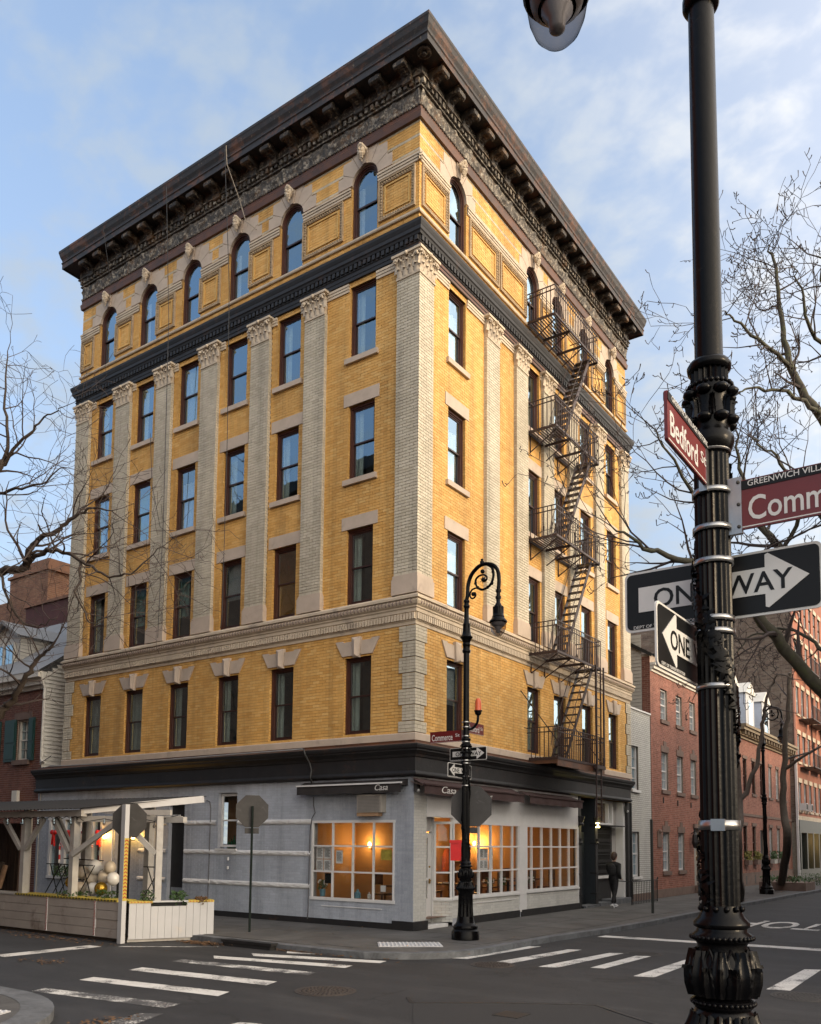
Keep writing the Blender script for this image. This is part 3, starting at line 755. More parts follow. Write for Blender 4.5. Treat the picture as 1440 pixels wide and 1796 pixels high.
def pilaster(F, c, lo, hi, seed, cap=True):
    rt = None if F is FL else (0,0,PI/2)
    p = link('pilaster', pmm, B, F(c,0,0), rot=rt)
    ORIG[p.name] = F(c,0,0)
    q = link('pilaster_brickwork', None); bpy.data.objects.remove(q)
    # sub-parts are built in the pilaster's own frame
    w = Bricks(); w.field(FL,-.40,.40,9.46,17.96,.095,.12,jt=.014,seed=seed)
    for uu,sg,on in ((-.40,-1,lo),(.40,1,hi)):
        if on: w.field(lambda u,d,z,uu=uu,sg=sg: FL(uu+sg*d,u,z),.0,.108,9.46,17.96,-.008,.005,seed=seed+50,bl=.11)
    w.bake(); o = bpy.data.objects.new('brickwork', mesh_of('brickwork', w, M['wbrick'])); COL.objects.link(o); o.parent = p; o['kind'] = 'stuff'
    for nm,me,z in (('capital',capm,17.96),('plinth',plm,0)):
        o = bpy.data.objects.new(nm, me); COL.objects.link(o); o.parent = p; o.location = (0,0,z*S)
for i,c in enumerate(PX): pilaster(FL, c, i==0, True, 100+i)
for i,c in enumerate(PY): pilaster(FR, c, True, i==5, 200+i)
# corner pilaster
cpo = obj('corner_pilaster', MB().box(-.65,.10,-.10,0,9.40,17.98).box(-.01,.10,0,.60,9.40,17.98), M['wmortar'], B)
w = Bricks(); w.field(FL,-.65,.12,9.46,17.96,.095,.12,jt=.014,seed=301); w.field(FR,-.115,.60,9.46,17.96,.095,.12,jt=.014,seed=302); w.field(lambda u,d,z: FR(.60+d,u,z),.0,.10,9.46,17.96,-.008,.005,seed=303,bl=.11)
obj('brickwork', w.bake(), M['wbrick'], cpo, 'stuff')
obj('plinth', MB().box(-.70,.165,-.165,0,8.93,9.36).box(0,.165,0,.65,8.93,9.36).box(-.68,.145,-.145,0,9.36,9.46).box(0,.145,0,.63,9.36,9.46), M['stone2'], cpo)
for F,c,zo in ((FL,-.265,0),(FR,.245,.004)):
    link('capital', capm, cpo, (F(c,0,0)[0],F(c,0,0)[1],17.96+zo), rot=None if F is FL else (0,0,PI/2))
# small fluted imposts beside the capitals
im = MB()
def imp(F,a,b):
    for k in range(3): im.fb(F,a,b,.0,.04+.012*k,18.36+.085*k,18.43+.085*k)
allp = {FL:(PX+[-.26],WX),FR:([.24]+PY,WY)}
for F in (FL,FR):
    ps,cs = allp[F]
    for c in cs:
        lo = max([p for p in ps if p < c],default=None); hi = min([p for p in ps if p > c],default=None)
        if lo is not None: imp(F,lo+.42,c-.5)
        if hi is not None: imp(F,c+.5,hi-.42)
for a,b in ((4.42,5.53),): imp(FR,a,b)
obj('impost_moulding', im, M['stone'], B)
# ---- lintels, sills, keystones, quoins
def shared(name, F, mb, mat): 
    return mesh_of(name, mb, mat)
lin = mesh_of('lintel', MB().box(-.645,.645,-.022,.01,0,.37), M['stone2']); sil = mesh_of('window_sill', MB().box(-.60,.60,-.09,.2,0,.155), M['stone2'])
key = MB()
for a,b in ((-.78,-.52),(-.515,-.26),(-.255,-.155),(.155,.255),(.26,.515),(.52,.78)):
    k = lambda u: u*.68 if abs(u) > .2 else u*.85
    za,zb = (.38,.38)
    zt = .44 if abs(a)+abs(b) > 1.2 else .40
    P = [(k(a),0.),(k(b),0.),(b,zt),(a,zt)]
    key.prism(P, FL, -.01, .045)
key.prism([(-.10,-.07),(.10,-.07),(.155,.50),(-.155,.50)], FL, -.01, .10); key.add([(-.10,-.10,-.07),(.10,-.10,-.07),(.155,-.10,.50),(-.155,-.10,.50),(0,-.17,.0),(0,-.17,.40)],[(0,1,4),(1,2,5,4),(2,3,5),(3,0,4,5)])
keym = mesh_of('keystone_lintel', key, M['stone2'])
for F,cs in ((FL,WX),(FR,WY)):
    rt = None if F is FL else (0,0,PI/2)
    for c in cs:
        for z in (11.16,14.85): link('lintel', lin, B, F(c,0,z), rot=rt)
        for z in (12.465,16.125): link('window_sill', sil, B, F(c,0,z), rot=rt)
        link('keystone_lintel', keym, B, F(c,0,7.48), rot=rt)
zq = [8.08,7.65,7.22,6.79,6.36,5.93,5.50,5.19]
for k in range(7):
    z1,z0 = zq[k]-.005,zq[k+1]+.012; wq = .50 if k%2==0 else .38
    Q = obj('quoin', MB().box(-wq,.03,-.03,0,z0,z1).box(-.02,.03,0,wq,z0,z1), M['wmortar'], B)
    w = Bricks(); w.field(FL,-wq,.045,z0,z1,.025,.045,seed=400+k); w.field(FR,-.04,wq,z0,z1,.025,.045,seed=420+k); obj('brickwork', w.bake(), M['wbrick'], Q, 'stuff')
    Q = obj('quoin', MB().box(-LX-.03,-LX+wq,-.03,0,z0,z1), M['wmortar'], B)
    w = Bricks(); w.field(FL,-LX-.03,-LX+wq,z0,z1,.025,.045,seed=440+k); obj('brickwork', w.bake(), M['wbrick'], Q, 'stuff')
    Q = obj('quoin', MB().box(0,.03,RY-wq,RY+.03,z0,z1), M['wmortar'], B)
    w = Bricks(); w.field(FR,RY-wq,RY+.03,z0,z1,.025,.045,seed=460+k); obj('brickwork', w.bake(), M['wbrick'], Q, 'stuff')
# ---- sixth storey: voussoirs, masks, panels, impost bands
def routl(t, hw=1.0):
    best = 0
    for w,z0,z1 in OUTL:
        w = min(w,hw); dx,dz = math.cos(t),math.sin(t)
        c = []
        if abs(dx) > 1e-6: c.append(w/abs(dx))
        if dz > 1e-6: c.append((z1-ZS)/dz)
        best = max(best, min(c))
    return best
def voussoirs():
    out = []
    for a0,a1 in ((0,30),(30,62),(62,81),(99,118),(118,150),(150,180)):
        mb = MB(); g = .6
        ts = [math.radians(a0+g+(a1-a0-2*g)*i/14) for i in range(15)]
        pin = [(RA*math.cos(t),RA*math.sin(t)) for t in ts]; po = [(routl(t)*math.cos(t),routl(t)*math.sin(t)) for t in ts]
        for i in range(14):
            mb.prism([pin[i],pin[i+1],po[i+1],po[i]], FL, -.2, .012)
        out.append(mesh_of('voussoir', mb, M['stone2']))
    mb = MB()
    ts = [math.radians(81.5+17*i/8) for i in range(9)]
    for i in range(8):
        mb.prism([(RA*math.cos(ts[i]),RA*math.sin(ts[i])),(RA*math.cos(ts[i+1]),RA*math.sin(ts[i+1])),(1.02*math.cos(ts[i+1]),1.02),(1.02*math.cos(ts[i]),1.02)], FL, -.2, .05)
    out.append(mesh_of('keystone', mb, M['stone2']))
    return out
vsm = voussoirs()
def mask():
    mb = MB(); mb.sphere((0,-.14,.30),.15,14,10,(.82,.72,1.15))
    mb.sphere((0,-.26,.29),.035,8,6,(.7,.9,1.5))                          # nose
    for sg in (-1,1):
        mb.sphere((sg*.055,-.235,.345),.035,8,6,(1.3,.6,.5)); mb.sphere((sg*.055,-.232,.318),.02,6,5)   # brow, eye
        mb.sphere((sg*.06,-.22,.255),.04,8,6,(1,.8,.9)); mb.sphere((sg*.13,-.13,.33),.04,6,5,(.6,.8,1.4))
        for k in range(4): mb.sphere((sg*(.05+.025*k),-.20+.03*k,.43-.035*k),.055,7,5)          # hair curls
        mb.sphere((sg*.045,-.235,.222),.03,6,5,(1.5,.8,.6))
    mb.sphere((0,-.2,.46),.06,8,6)
    for k in range(5): mb.sphere((0,-.215+.02*k,.19-.05*k),.075-.011*k,8,6,(1,.7,1))            # beard
    for sg in (-1,1):
        for k in range(3): mb.sphere((sg*(.06-.01*k),-.2+.02*k,.17-.05*k),.045,6,5)
    mb.smooth = 60; return mb
mkm = mesh_of('mask_keystone', mask(), M['stone'])
for F,cs in ((FL,WX),(FR,WY)):
    rt = None if F is FL else (0,0,PI/2)
    for c in cs:
        for me in vsm: link(me.name.split('.')[0], me, B, F(c,0,ZS), rot=rt)
        link('mask_keystone', mkm, B, F(c,.04,22.16), rot=rt)
bands = {FL:[(-LX-.03,WX[0]-.52)]+[(WX[i]+.5,WX[i+1]-.5) for i in range(5)]+[(WX[5]+.5,.08)], FR:[(-.075,WY[0]-.5)]+[(WY[i]+.5,WY[i+1]-.5) for i in range(4)]+[(WY[4]+.5,RY+.03)]}
for F in (FL,FR):
    for a,b in bands[F]:
        mb = MB()
        for k in range(3): mb.fb(F,a,b,-.01,.04+.018*k,21.37+.08*k,21.435+.08*k)
        mb.fb(F,a,b,-.01,.025,21.36,21.60); obj('impost_band', mb, M['stone'], B)
pans = {FL:[(-15.70,-14.90),(-13.62,-12.58),(-11.29,-10.27),(-9.03,-8.0),(-6.67,-5.6),(-4.34,-2.73),(-1.40,-.12)], FR:[(.10,1.48),(2.66,4.48),(4.58,6.40),(7.50,8.36),(9.48,10.74),(11.9,13.22),(14.42,15.50)]}
mold = plain('terracotta_moulding', (.36,.27,.17), .8, .25, 8)
for F in (FL,FR):
    for a,b in pans[F]:
        z0,z1 = 20.07,21.31; mb = MB()
        for r in ((a,b,z1-.04,z1),(a,b,z0,z0+.04),(a,a+.04,z0+.04,z1-.04),(b-.04,b,z0+.04,z1-.04)): mb.fb(F,r[0],r[1],-.01,.065,r[2],r[3])
        for r in ((a+.04,b-.04,z1-.13,z1-.04),(a+.04,b-.04,z0+.04,z0+.13),(a+.04,a+.13,z0+.13,z1-.13),(b-.13,b-.04,z0+.13,z1-.13)): mb.fb(F,r[0],r[1],-.01,.03,r[2],r[3])
        def lobes(p0,p1):
            L = math.dist(p0,p1); n = max(2,int(L/.085))
            for i in range(n):
                t = (i+.5)/n; mb.sphere(F(p0[0]+(p1[0]-p0[0])*t,.035,p0[1]+(p1[1]-p0[1])*t),.034,5,4)
        lobes((a+.05,z1-.085),(b-.05,z1-.085)); lobes((a+.05,z0+.085),(b-.05,z0+.085)); lobes((a+.085,z0+.13),(a+.085,z1-.13)); lobes((b-.085,z0+.13),(b-.085,z1-.13))
        o = obj('panel_frame', mb, mold, B)
        mb = MB(); a2,b2,y0,y1 = a+.2,b-.2,z0+.2,z1-.2
        for r in ((a2,b2,y1-.035,y1),(a2,b2,y0,y0+.035),(a2,a2+.035,y0+.035,y1-.035),(b2-.035,b2,y0+.035,y1-.035)): mb.fb(F,r[0],r[1],-.01,.035,r[2],r[3])
        obj('inner_fillet', mb, plain('yellow_terracotta',(.56,.36,.12),.7,.1,4), o)

# ---- sash windows (shared meshes; sub-parts frame > sash, pane, curtain, room)
def rect_frame(mb, u0,u1,z0,z1,w,d0,d1,wb=None):
    wb = wb or w
    mb.fb(FL,u0,u1,d0,d1,z1-w,z1); mb.fb(FL,u0,u1,d0,d1,z0,z0+wb); mb.fb(FL,u0,u0+w,d0,d1,z0+wb,z1-w); mb.fb(FL,u1-w,u1,d0,d1,z0+wb,z1-w)
wf = MB(); rect_frame(wf,-.48,.48,0,HW,.06,-.22,-.085,.05); rect_frame(wf,-.42,.42,.05,HW-.06,.035,-.22,-.12)
wfm = mesh_of('window', wf, M['frame'])
s1 = MB(); rect_frame(s1,-.385,.385,HW/2-.02,HW-.095,.045,-.18,-.145); s2 = MB(); rect_frame(s2,-.385,.385,.085,HW/2+.03,.045,-.215,-.181,.07)
sm1 = mesh_of('upper_sash', s1, M['frame_dark']); sm2 = mesh_of('lower_sash', s2, M['frame_dark'])
def pane_mesh(u0,u1,z0,z1,d):
    c = ((u0+u1)/2,-d,(z0+z1)/2); mb = MB().fb(FL,u0,u1,d-.006,d,z0,z1)
    return mesh_of('pane', mb, M['glass'], c), c
p1,c1 = pane_mesh(-.34,.34,HW/2+.025,HW-.14,-.16); p2_,c2 = pane_mesh(-.34,.34,.155,HW/2-.015,-.196)
def curtain_mesh(u0,u1,z0,z1,mat,amp=.02,fr=9):
    mb = MB(); mb.grid(lambda i,j: (u0+(u1-u0)*i, .29+amp*math.sin(i*fr*PI), z0+(z1-z0)*j), 24, 1); mb.smooth = 80
    return mesh_of('curtain', mb, M[mat])
CUR = {'strip': curtain_mesh(-.40,-.13,.0,HW,'curtain',.02,3),'sheer': curtain_mesh(-.4,.4,.0,1.75,'sheer',.03,8),'teal': curtain_mesh(-.4,.4,0,HW-.3,'teal',.005),'full': curtain_mesh(-.4,.4,0,HW,'curtain',.02,7),'half': curtain_mesh(-.4,.4,1.0,HW,'sheer',.0),'tealstrip': curtain_mesh(-.4,.05,.8,HW,'teal',.02,4)}
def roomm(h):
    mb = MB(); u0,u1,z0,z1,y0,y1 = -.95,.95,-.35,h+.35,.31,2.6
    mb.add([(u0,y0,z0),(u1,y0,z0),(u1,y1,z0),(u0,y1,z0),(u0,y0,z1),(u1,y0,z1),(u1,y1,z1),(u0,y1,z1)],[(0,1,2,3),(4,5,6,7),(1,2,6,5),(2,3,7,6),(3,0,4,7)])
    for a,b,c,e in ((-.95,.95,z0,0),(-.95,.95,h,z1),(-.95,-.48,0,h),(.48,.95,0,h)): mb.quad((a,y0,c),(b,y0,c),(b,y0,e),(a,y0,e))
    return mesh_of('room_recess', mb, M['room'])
room_r = roomm(HW)
# arched set
HS = ZS-Z6
def archpoly(r, zb, n=18): return [(-r,zb)]+[(r*math.cos(PI-PI*i/n), HS+r*math.sin(PI-PI*i/n)) for i in range(n+1)]+[(r,zb)]
def archring(mb, r0, r1, zb, d0, d1, n=18):
    a = archpoly(r0,zb,n); b = archpoly(r1,zb,n)
    for i in range(len(a)-1): mb.prism([a[i],a[i+1],b[i+1],b[i]], FL, d0, d1)
wa = MB(); archring(wa,.48,.42,0,-.22,-.07); archring(wa,.42,.385,0,-.22,-.115); wa.fb(FL,-.42,.42,-.22,-.1,0,.05)
wam = mesh_of('arched_window', wa, M['frame'])
s3 = MB(); archring(s3,.385,.34,1.08,-.18,-.145); s3.fb(FL,-.385,.385,-.18,-.145,1.03,1.08); sm3 = mesh_of('upper_sash', s3, M['frame_dark'])
s4 = MB(); rect_frame(s4,-.385,.385,.05,1.09,.045,-.215,-.181,.07); sm4 = mesh_of('lower_sash', s4, M['frame_dark'])
pa = MB().prism(archpoly(.345,1.08), FL, -.166, -.16); p3c = (0,.16,1.5); p3 = mesh_of('pane', pa, M['glass'], p3c)
p4,c4 = pane_mesh(-.34,.34,.12,1.045,-.196)
CURA = curtain_mesh(-.40,-.2,.0,HS,'sheer',.015,3)
def put(name, me, parent, loc, rot=None):
    o = bpy.data.objects.new(name, me); COL.objects.link(o); o.parent = parent; o.location = Vector(loc)*S
    if rot: o.rotation_euler = rot
    return o
def window(F, c, z0, cur, arched=False):
    rt = None if F is FL else (0,0,PI/2)
    o = link('arched_window' if arched else 'window', wam if arched else wfm, B, F(c,0,z0), rot=rt)
    a,b = (sm3,sm4) if arched else (sm1,sm2)
    put('upper_sash', a, o, (0,0,0)); put('lower_sash', b, o, (0,0,0))
    for me,cc in ((p3,p3c),(p4,c4)) if arched else ((p1,c1),(p2_,c2)):
        put('pane', me, o, cc, (math.radians(random.gauss(0,.22)),0,math.radians(random.gauss(0,.22))))
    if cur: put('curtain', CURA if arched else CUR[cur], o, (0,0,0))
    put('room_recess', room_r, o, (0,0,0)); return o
tabL = {0:['full','full','strip','strip','strip','strip'],1:['strip','tealstrip','tealstrip','half',None,'strip'],2:['strip','teal','sheer','strip','strip','strip'],3:['strip','strip','full',None,'strip','strip']}
tabR = {0:['half','full','full','strip','full'],1:['sheer','strip','full','strip',None],2:['sheer','strip','half','half','strip'],3:['sheer','strip','strip','half','half']}
for F,cs,tab in ((FL,WX,tabL),(FR,WY,tabR)):
    for i,c in enumerate(cs):
        for f in range(4):
            o = window(F, c, ZW[f], tab[f][i])
            if F is FL and f == 1 and i == 4:
                put('lit_lampshade', mesh_of('lit_lampshade', MB().lathe([(.42,.25),(.38,.75),(.30,1.15),(.2,1.3)],(.30,.85,0),20), M['litshade']), o, (0,0,0)); o['label'] = 'window with a glowing orange lampshade inside'
        window(F, c, Z6, 'strip' if i % 2 else None, True)
# ================================================================== ground floor
GL = 17.22
hl = [(-3.52,-.60,.70,2.86),(-7.40,-6.57,2.05,3.76),(-9.72,-8.95,.10,3.44),(-12.5,-11.62,.1,3.05),(-16.3,-13.2,.95,3.05)]
gw = MB(); cells(gw, FL, -GL, 0, 0, 4.04, -.012, hl)
for h in hl: reveal(gw, FL, h, -.012, -.25)
hr = [(1.94,5.85,.76,2.88),(6.35,10.32,.78,2.88),(.62,1.94,0,3.0),(10.39,15.56,0,4.04)]
cells(gw, FR, 0, RY, 0, 4.04, -.012, hr)
for h in hr[:2]: reveal(gw, FR, h, -.012, -.12)
gw.quad((-GL,0,0),(-GL,6,0),(-GL,6,4.9),(-GL,0,4.9)); gw.quad((-GL,-.01,4.9),(-LX,-.01,4.9),(-LX,6,4.9),(-GL,6,4.9))
obj('shopfront_wall', gw, M['pmortar'], B)
pb = Bricks()
pb.field(FL,-GL,0,.0,4.02,-.02,0,hl,seed=501,ch=.079,bl=.235,jt=.006)
o = obj('painted_brickwork', pb.bake(), M['pbrick'], B, 'stuff')
pb = Bricks()
pb.field(FR,.003,.62,.0,4.02,-.02,0,seed=502,ch=.079,bl=.235,jt=.006)
pb.field(lambda u,d,z: (-u,.62+d,z),.0,.55,.0,3.0,-.02,0,seed=503,ch=.079,bl=.235,jt=.006)
pb.field(FR,1.94,5.85,.2,.70,-.02,0,seed=504,ch=.079,bl=.235,jt=.006); pb.field(FR,6.35,10.36,.2,.70,-.02,0,seed=505,ch=.079,bl=.235,jt=.006)
Fd = lambda u,d,z: (-.45+u*.815+d*.58, 1.62+u*.58-d*.815, z)      # angled entry bay, u 0..0.55
pb.field(Fd,0,.55,.1,.72,-.02,0,seed=506,ch=.079,bl=.235,jt=.006)
obj('painted_brickwork', pb.bake(), M['wpbrick'], B, 'stuff')
# rough-faced stone courses on the Commerce side
def rough(a,b,z,seed):
    mb = MB(); n = int((b-a)/.035)
    def fn(i,j):
        u = a+(b-a)*i; t = j*PI; k = mnoise.noise(Vector((u*5,j*3+seed,seed)))*.7+mnoise.noise(Vector((u*14,j*6,seed)))*.5
        edge = math.sin(t)
        blk = abs(((u*1.0+seed*.37) % 1.45)-.72)/.72; br = 1-.6*(blk > .985)
        return (u, -(edge**.5*(.045+.035*k)*br), z-.075+.15*j+.02*k*edge)
    mb.grid(fn, n, 8); mb.smooth = 70
    obj('rough_stone_course', mb, M['whitepaint'], B)
for z,sd in ((1.02,1),(1.94,2),(2.85,3)):
    b = -4.72+1.2; rough(-8.90,(-7.45 if z > 2.5 else b),z,sd)
    if z > 2.5: rough(-6.50,b,z,sd+9)
    rough(-11.2,-9.78,z,sd+20)
# black base course
bs = MB()
bs.box(-9.0+.05,-.62,-.025,.0,0,.16); bs.box(-.64,.05,-.05,.0,0,.235); bs.box(.0,.05,0,.64,0,.235); bs.box(-11.6,-9.75,-.025,0,0,.16); bs.box(-GL,-12.52,-.025,0,0,.16)
bs.box(-.3,.03,2.2,5.86,0,.21); bs.box(-.3,.03,6.0,10.36,0,.21)
obj('black_base', bs, M['iron2'], B)
# ground-floor cornice, closes under the stone band
gc = MB(); wrap(gc, [(-.01,4.02),(.09,4.02),(.14,4.04),(.165,4.07),(.165,4.10),(.12,4.15),(.10,4.17),(.10,4.52),(.13,4.54),(.15,4.60),(.23,4.68),(.25,4.69),(.25,4.72),(.29,4.76),(.305,4.82),(.305,4.85),(.26,4.87)], xl=GL, yr=15.36, kl=.3, kr=.0)
obj('shop_cornice', gc, M['iron2'], B)
gc = MB(); wrap(gc, [(.27,4.865),(.06,4.93),(.06,4.985),(-.01,4.986)], xl=GL, yr=15.36, kl=.3, kr=0)
obj('cornice_flashing', gc, M['ironrust'], B)
gc = MB()
for k in range(9):
    gc.fb(FL,-16.9+k*1.85,-15.25+k*1.85,.095,.112,4.23,4.25)
# Bedford-side upper plaster and posts
pl = MB(); pl.fb(FR,1.94,10.36,-.1,.012,2.90,4.02); pl.fb(FR,.62,1.94,-.1,.006,3.0,4.02); pl.fb(FR,5.86,6.34,-.1,.02,.15,2.90); pl.fb(FR,10.33,10.39,-.1,.015,.2,2.90)
pl.fb(FR,1.90,5.88,-.1,.045,.70,.755); pl.fb(FR,6.32,10.38,-.1,.045,.72,.775)
obj('shop_plaster', pl, M['whitepaint'], B)
# recessed moulded panels below the windows (thin ledges)
lm = MB(); lm.fb(FR,2.6,5.6,.0,.02,.555,.58); lm.fb(FL,-3.1,-1.0,.0,.02,.50,.52); obj('panel_ledge', lm.box(0,0,0,0,0,0) if False else lm, M['whitepaint'], B, 'stuff')
# ---- shop windows
def shopwin(F, us, zs, d, parent, mw=.045, label=None, d1=.02):
    mb = MB(); u0,u1,z0,z1 = us[0],us[-1],zs[0],zs[-1]
    mb.fb(F,u0-.02,u1+.02,d,d1+.01,z0-.03,z0+.05); mb.fb(F,u0-.02,u1+.02,d,d1,z1-.05,z1+.02)
    for i,u in enumerate(us): 
        w = .06 if i in (0,len(us)-1) else mw; uu = u+(.03 if i == 0 else -.03 if i == len(us)-1 else 0)
        mb.fb(F,uu-w/2,uu+w/2,d,d1-.006,z0+.05,z1-.05)
    for z in zs[1:-1]: mb.fb(F,u0+.05,u1-.05,d+.005,d1-.01,z-mw/2,z+mw/2)
    o = obj('shop_window', mb, M['whitepaint'], parent, label=label)
    for i in range(len(us)-1):
        for j in range(len(zs)-1):
            obj('pane', MB().fb(F,us[i]+.01,us[i+1]-.01,d+.012,d+.018,zs[j]+.01,zs[j+1]-.01), M['shopglass'], o)
    return o
shopwin(FL,[-3.52,-2.74,-2.02,-1.31,-.60],[.70,1.46,2.17,2.86],-.05,B,label='twelve pane shop window beside the corner pier')
shopwin(FR,[1.94,2.66,3.38,4.07,4.74,5.43,5.85],[.76,1.48,2.19,2.88],-.06,B,label='wide shop window behind the corner lamp post')
shopwin(FR,[6.35,6.74,7.47,8.19,8.89,9.60,10.32],[.78,1.48,2.19,2.88],-.06,B,label='wide shop window under the shorter awning')
shopwin(Fd,[.02,.53],[.72,1.46,2.17,2.86],-.05,B)
ent = MB(); ent.box(-.62,-.5,.62,1.62,3.0,3.05); ent.box(-1.2,.0,.62,1.94,2.98,3.0); ent.box(-.6,.0,.6,1.7,.0,.09); ent.box(-.56,-.44,1.58,1.66,.09,3.0)
obj('entry_lobby', ent, M['whitepaint'], B)
dr = MB(); dr.box(-.54,-.50,.55,.70,.1,2.55); dr.box(-.54,-.50,1.42,1.58,.1,2.55); dr.box(-.54,-.50,.70,1.42,.1,.75); dr.box(-.54,-.50,.70,1.42,2.42,2.55); dr.box(-.54,-.50,.70,1.42,1.25,1.32); dr.box(-.54,-.50,1.04,1.08,.75,2.42)
dr.box(-.54,-.50,.55,1.58,2.6,3.0)
do = obj('shop_door', dr, M['whitepaint'], B, label='white glazed shop door set back behind the corner pier')
obj('pane', MB().box(-.525,-.52,.70,1.42,.75,2.42), M['shopglass'], do)
obj('handle', MB().tube([(-.5,1.50,1.24),(-.44,1.50,1.24),(-.44,1.40,1.23)],.016,6).lathe([(.0,.05),(.03,.05),(.035,-.08),(0,-.08)],(-.49,1.5,1.24),8).sphere((-.49,1.5,1.62),.03,8,6), M['brass'], do)
# ---- small window on the Commerce side, doors and far windows
def casement(F,u0,u1,z0,z1,parent,mat='whitepaint',d=-.16,glass='shopglass',bars=1):
    mb = MB(); f = F
    for r in ((u0,u1,z1-.07,z1),(u0,u1,z0,z0+.07),(u0,u0+.07,z0+.07,z1-.07),(u1-.07,u1,z0+.07,z1-.07)): mb.fb(f,r[0],r[1],d,d+.05,r[2],r[3])
    zm = (z0+z1)/2; mb.fb(f,u0+.07,u1-.07,d,d+.04,zm-.025,zm+.025)
    o = obj('window', mb, M[mat], parent)
    obj('pane', MB().fb(f,u0+.07,u1-.07,d+.012,d+.018,z0+.07,z1-.07), M[glass], o); return o
w_ = casement(FL,-7.38,-6.59,2.1,3.74,B)
sm = MB(); sm.box(-7.44,-6.53,-.06,.12,1.99,2.05); obj('window_sill', sm, M['whitepaint'], B)
obj('stained_wood_liner', MB().quad((-7.6,.6,1.9),(-6.2,.6,1.9),(-6.2,.6,3.9),(-7.6,.6,3.9)), plain('brown_liner',(.20,.115,.065),.7,.15,4), w_)
d2 = MB(); d2.box(-9.72,-8.95,.15,.2,.1,3.44); d2.box(-9.72,-8.95,.10,.15,2.85,2.90); dd = obj('side_door', d2, M['blackmatte'], B, label='black side door left of the rough stone courses')
obj('kick_plate', MB().box(-9.66,-9.0,.13,.149,.12,.78), plain('grey_kick',(.20,.22,.25),.5,.1,5), dd); obj('handle', MB().sphere((-9.02,.12,1.30),.035,8,6), M['brass'], dd)
obj('house_number_plate', MB().box(-9.62,-9.25,.08,.1,2.98,3.12), M['whitepaint'], dd)
d3 = MB(); d3.box(-12.5,-11.62,.15,.2,.1,3.05); obj('side_door', d3, M['blackmatte'], B, label='black door between the two lit wall lanterns')
pl2 = MB()
for x in (-16.3,-15.55,-15.4,-14.65,-14.5,-13.75,-13.2): pl2.box(x-.06,x+.06,-.05,.1,.95,3.05)
pl2.box(-16.4,-13.1,-.06,.1,3.0,3.12); pl2.box(-16.4,-13.1,-.06,.1,.88,.98); pl2.box(-13.1,-12.6,-.04,.0,.2,3.1)
o = obj('dining_window', pl2, M['whitepaint'], B)
obj('pane', MB().box(-16.3,-13.2,.05,.06,.98,3.0), M['glass'], o)
rb = MB().add([(-16.4,.3,.3),(-12.9,.3,.3),(-12.9,3,.3),(-16.4,3,.3),(-16.4,.3,3.3),(-12.9,.3,3.3),(-12.9,3,3.3),(-16.4,3,3.3)],[(0,1,2,3),(4,5,6,7),(1,2,6,5),(2,3,7,6),(3,0,4,7)])
obj('room_recess', rb, M['room'], o)
# ---- Bedford-side end bay: iron columns, house door, gate, white panel
def column(y, w):
    c = MB(); c.fb(FR,y-w/2,y+w/2,-.2,.02,0,4.02)
    for z,h in ((.45,.05),(1.2,.06),(2.3,.06),(2.95,.10)): c.fb(FR,y-w/2-.02,y+w/2+.02,-.2,.05,z,z+h)
    c.lathe([(.11,2.96),(.14,3.02),(.10,3.08),(.14,3.2),(.17,3.3),(.0,3.32)], (.03,y,0), 10)
    c.lathe([(.07,2.3),(.09,2.34),(.06,2.4),(.075,2.5)], (.03,y,0), 10)
    return c
for y,w in ((10.5,.2),(12.0,.22)): obj('iron_column', column(y,w), M['iron2'], B)
dk = MB(); dk.fb(FR,10.6,11.9,-.62,-.55,0.05,4.02); dk.fb(FR,11.2,11.85,-.5,-.42,.1,2.75); dk.fb(FR,10.6,11.9,-.6,.1,-.01,.07); dk.box(-.6,-.02,10.58,10.62,0,4.02); dk.box(-.6,-.02,11.88,11.92,0,4.02); dk.fb(FR,11.1,11.15,-.55,-.35,.1,4.0)
ho = obj('house_door', dk, plain('dark_slate_paint',(.018,.023,.028),.45,.15,5), B, label='dark recessed house door beside the lit square lamp')
obj('door_leaf', MB().fb(FR,10.66,11.08,-.55,-.5,.1,2.35), M['blackmatte'], ho)
ew = MB(); ew.fb(FR,12.12,15.3,-.45,-.35,0,4.02); obj('end_bay_wall', ew, plain('pale_grey_paint',(.40,.39,.38),.6,.08,2,dirt=((.3,.28,.25),2,.6,.8)), B)
tr = MB()
for r in ((12.3,14.2,3.06,3.13),(12.3,14.2,3.9,4.0),(12.3,12.4,3.13,3.9),(14.1,14.2,3.13,3.9),(13.7,13.76,3.13,3.9)): tr.fb(FR,r[0],r[1],-.35,-.2,r[2],r[3])
tr.fb(FR,12.3,12.42,-.35,-.15,.2,1.1); tr.fb(FR,12.3,14.2,-.35,-.15,1.0,1.1); tr.fb(FR,14.85,15.05,-.35,-.05,.0,4.0)
o = obj('transom_window', tr, M['whitepaint'], B); obj('pane', MB().fb(FR,12.4,14.1,-.34,-.33,3.13,3.9), M['shopglass'], o)
obj('lit_shade', MB().fb(FR,12.4,13.7,-.349,-.345,3.13,3.9), plain('tan_shade',(.22,.13,.08),.8,.1,4), o)
hd = MB(); hd.fb(FR,12.1,14.75,-.3,.1,3.0,3.04); obj('door_canopy', hd, M['iron2'], B)
gt = MB()
for k in range(22): u = 12.38+k*.082; gt.fb(FR,u,u+.018,-.26,-.24,1.12,2.98)
for z in (1.12,1.5,1.9,2.3,2.7,2.96): gt.fb(FR,12.36,14.14,-.262,-.238,z,z+.025)
for k in range(20):
    u = 12.42+k*.082
    for z in (1.2,1.6,2.0,2.4,2.75): gt.fb(FR,u,u+.05,-.25,-.235,z,z+.12)
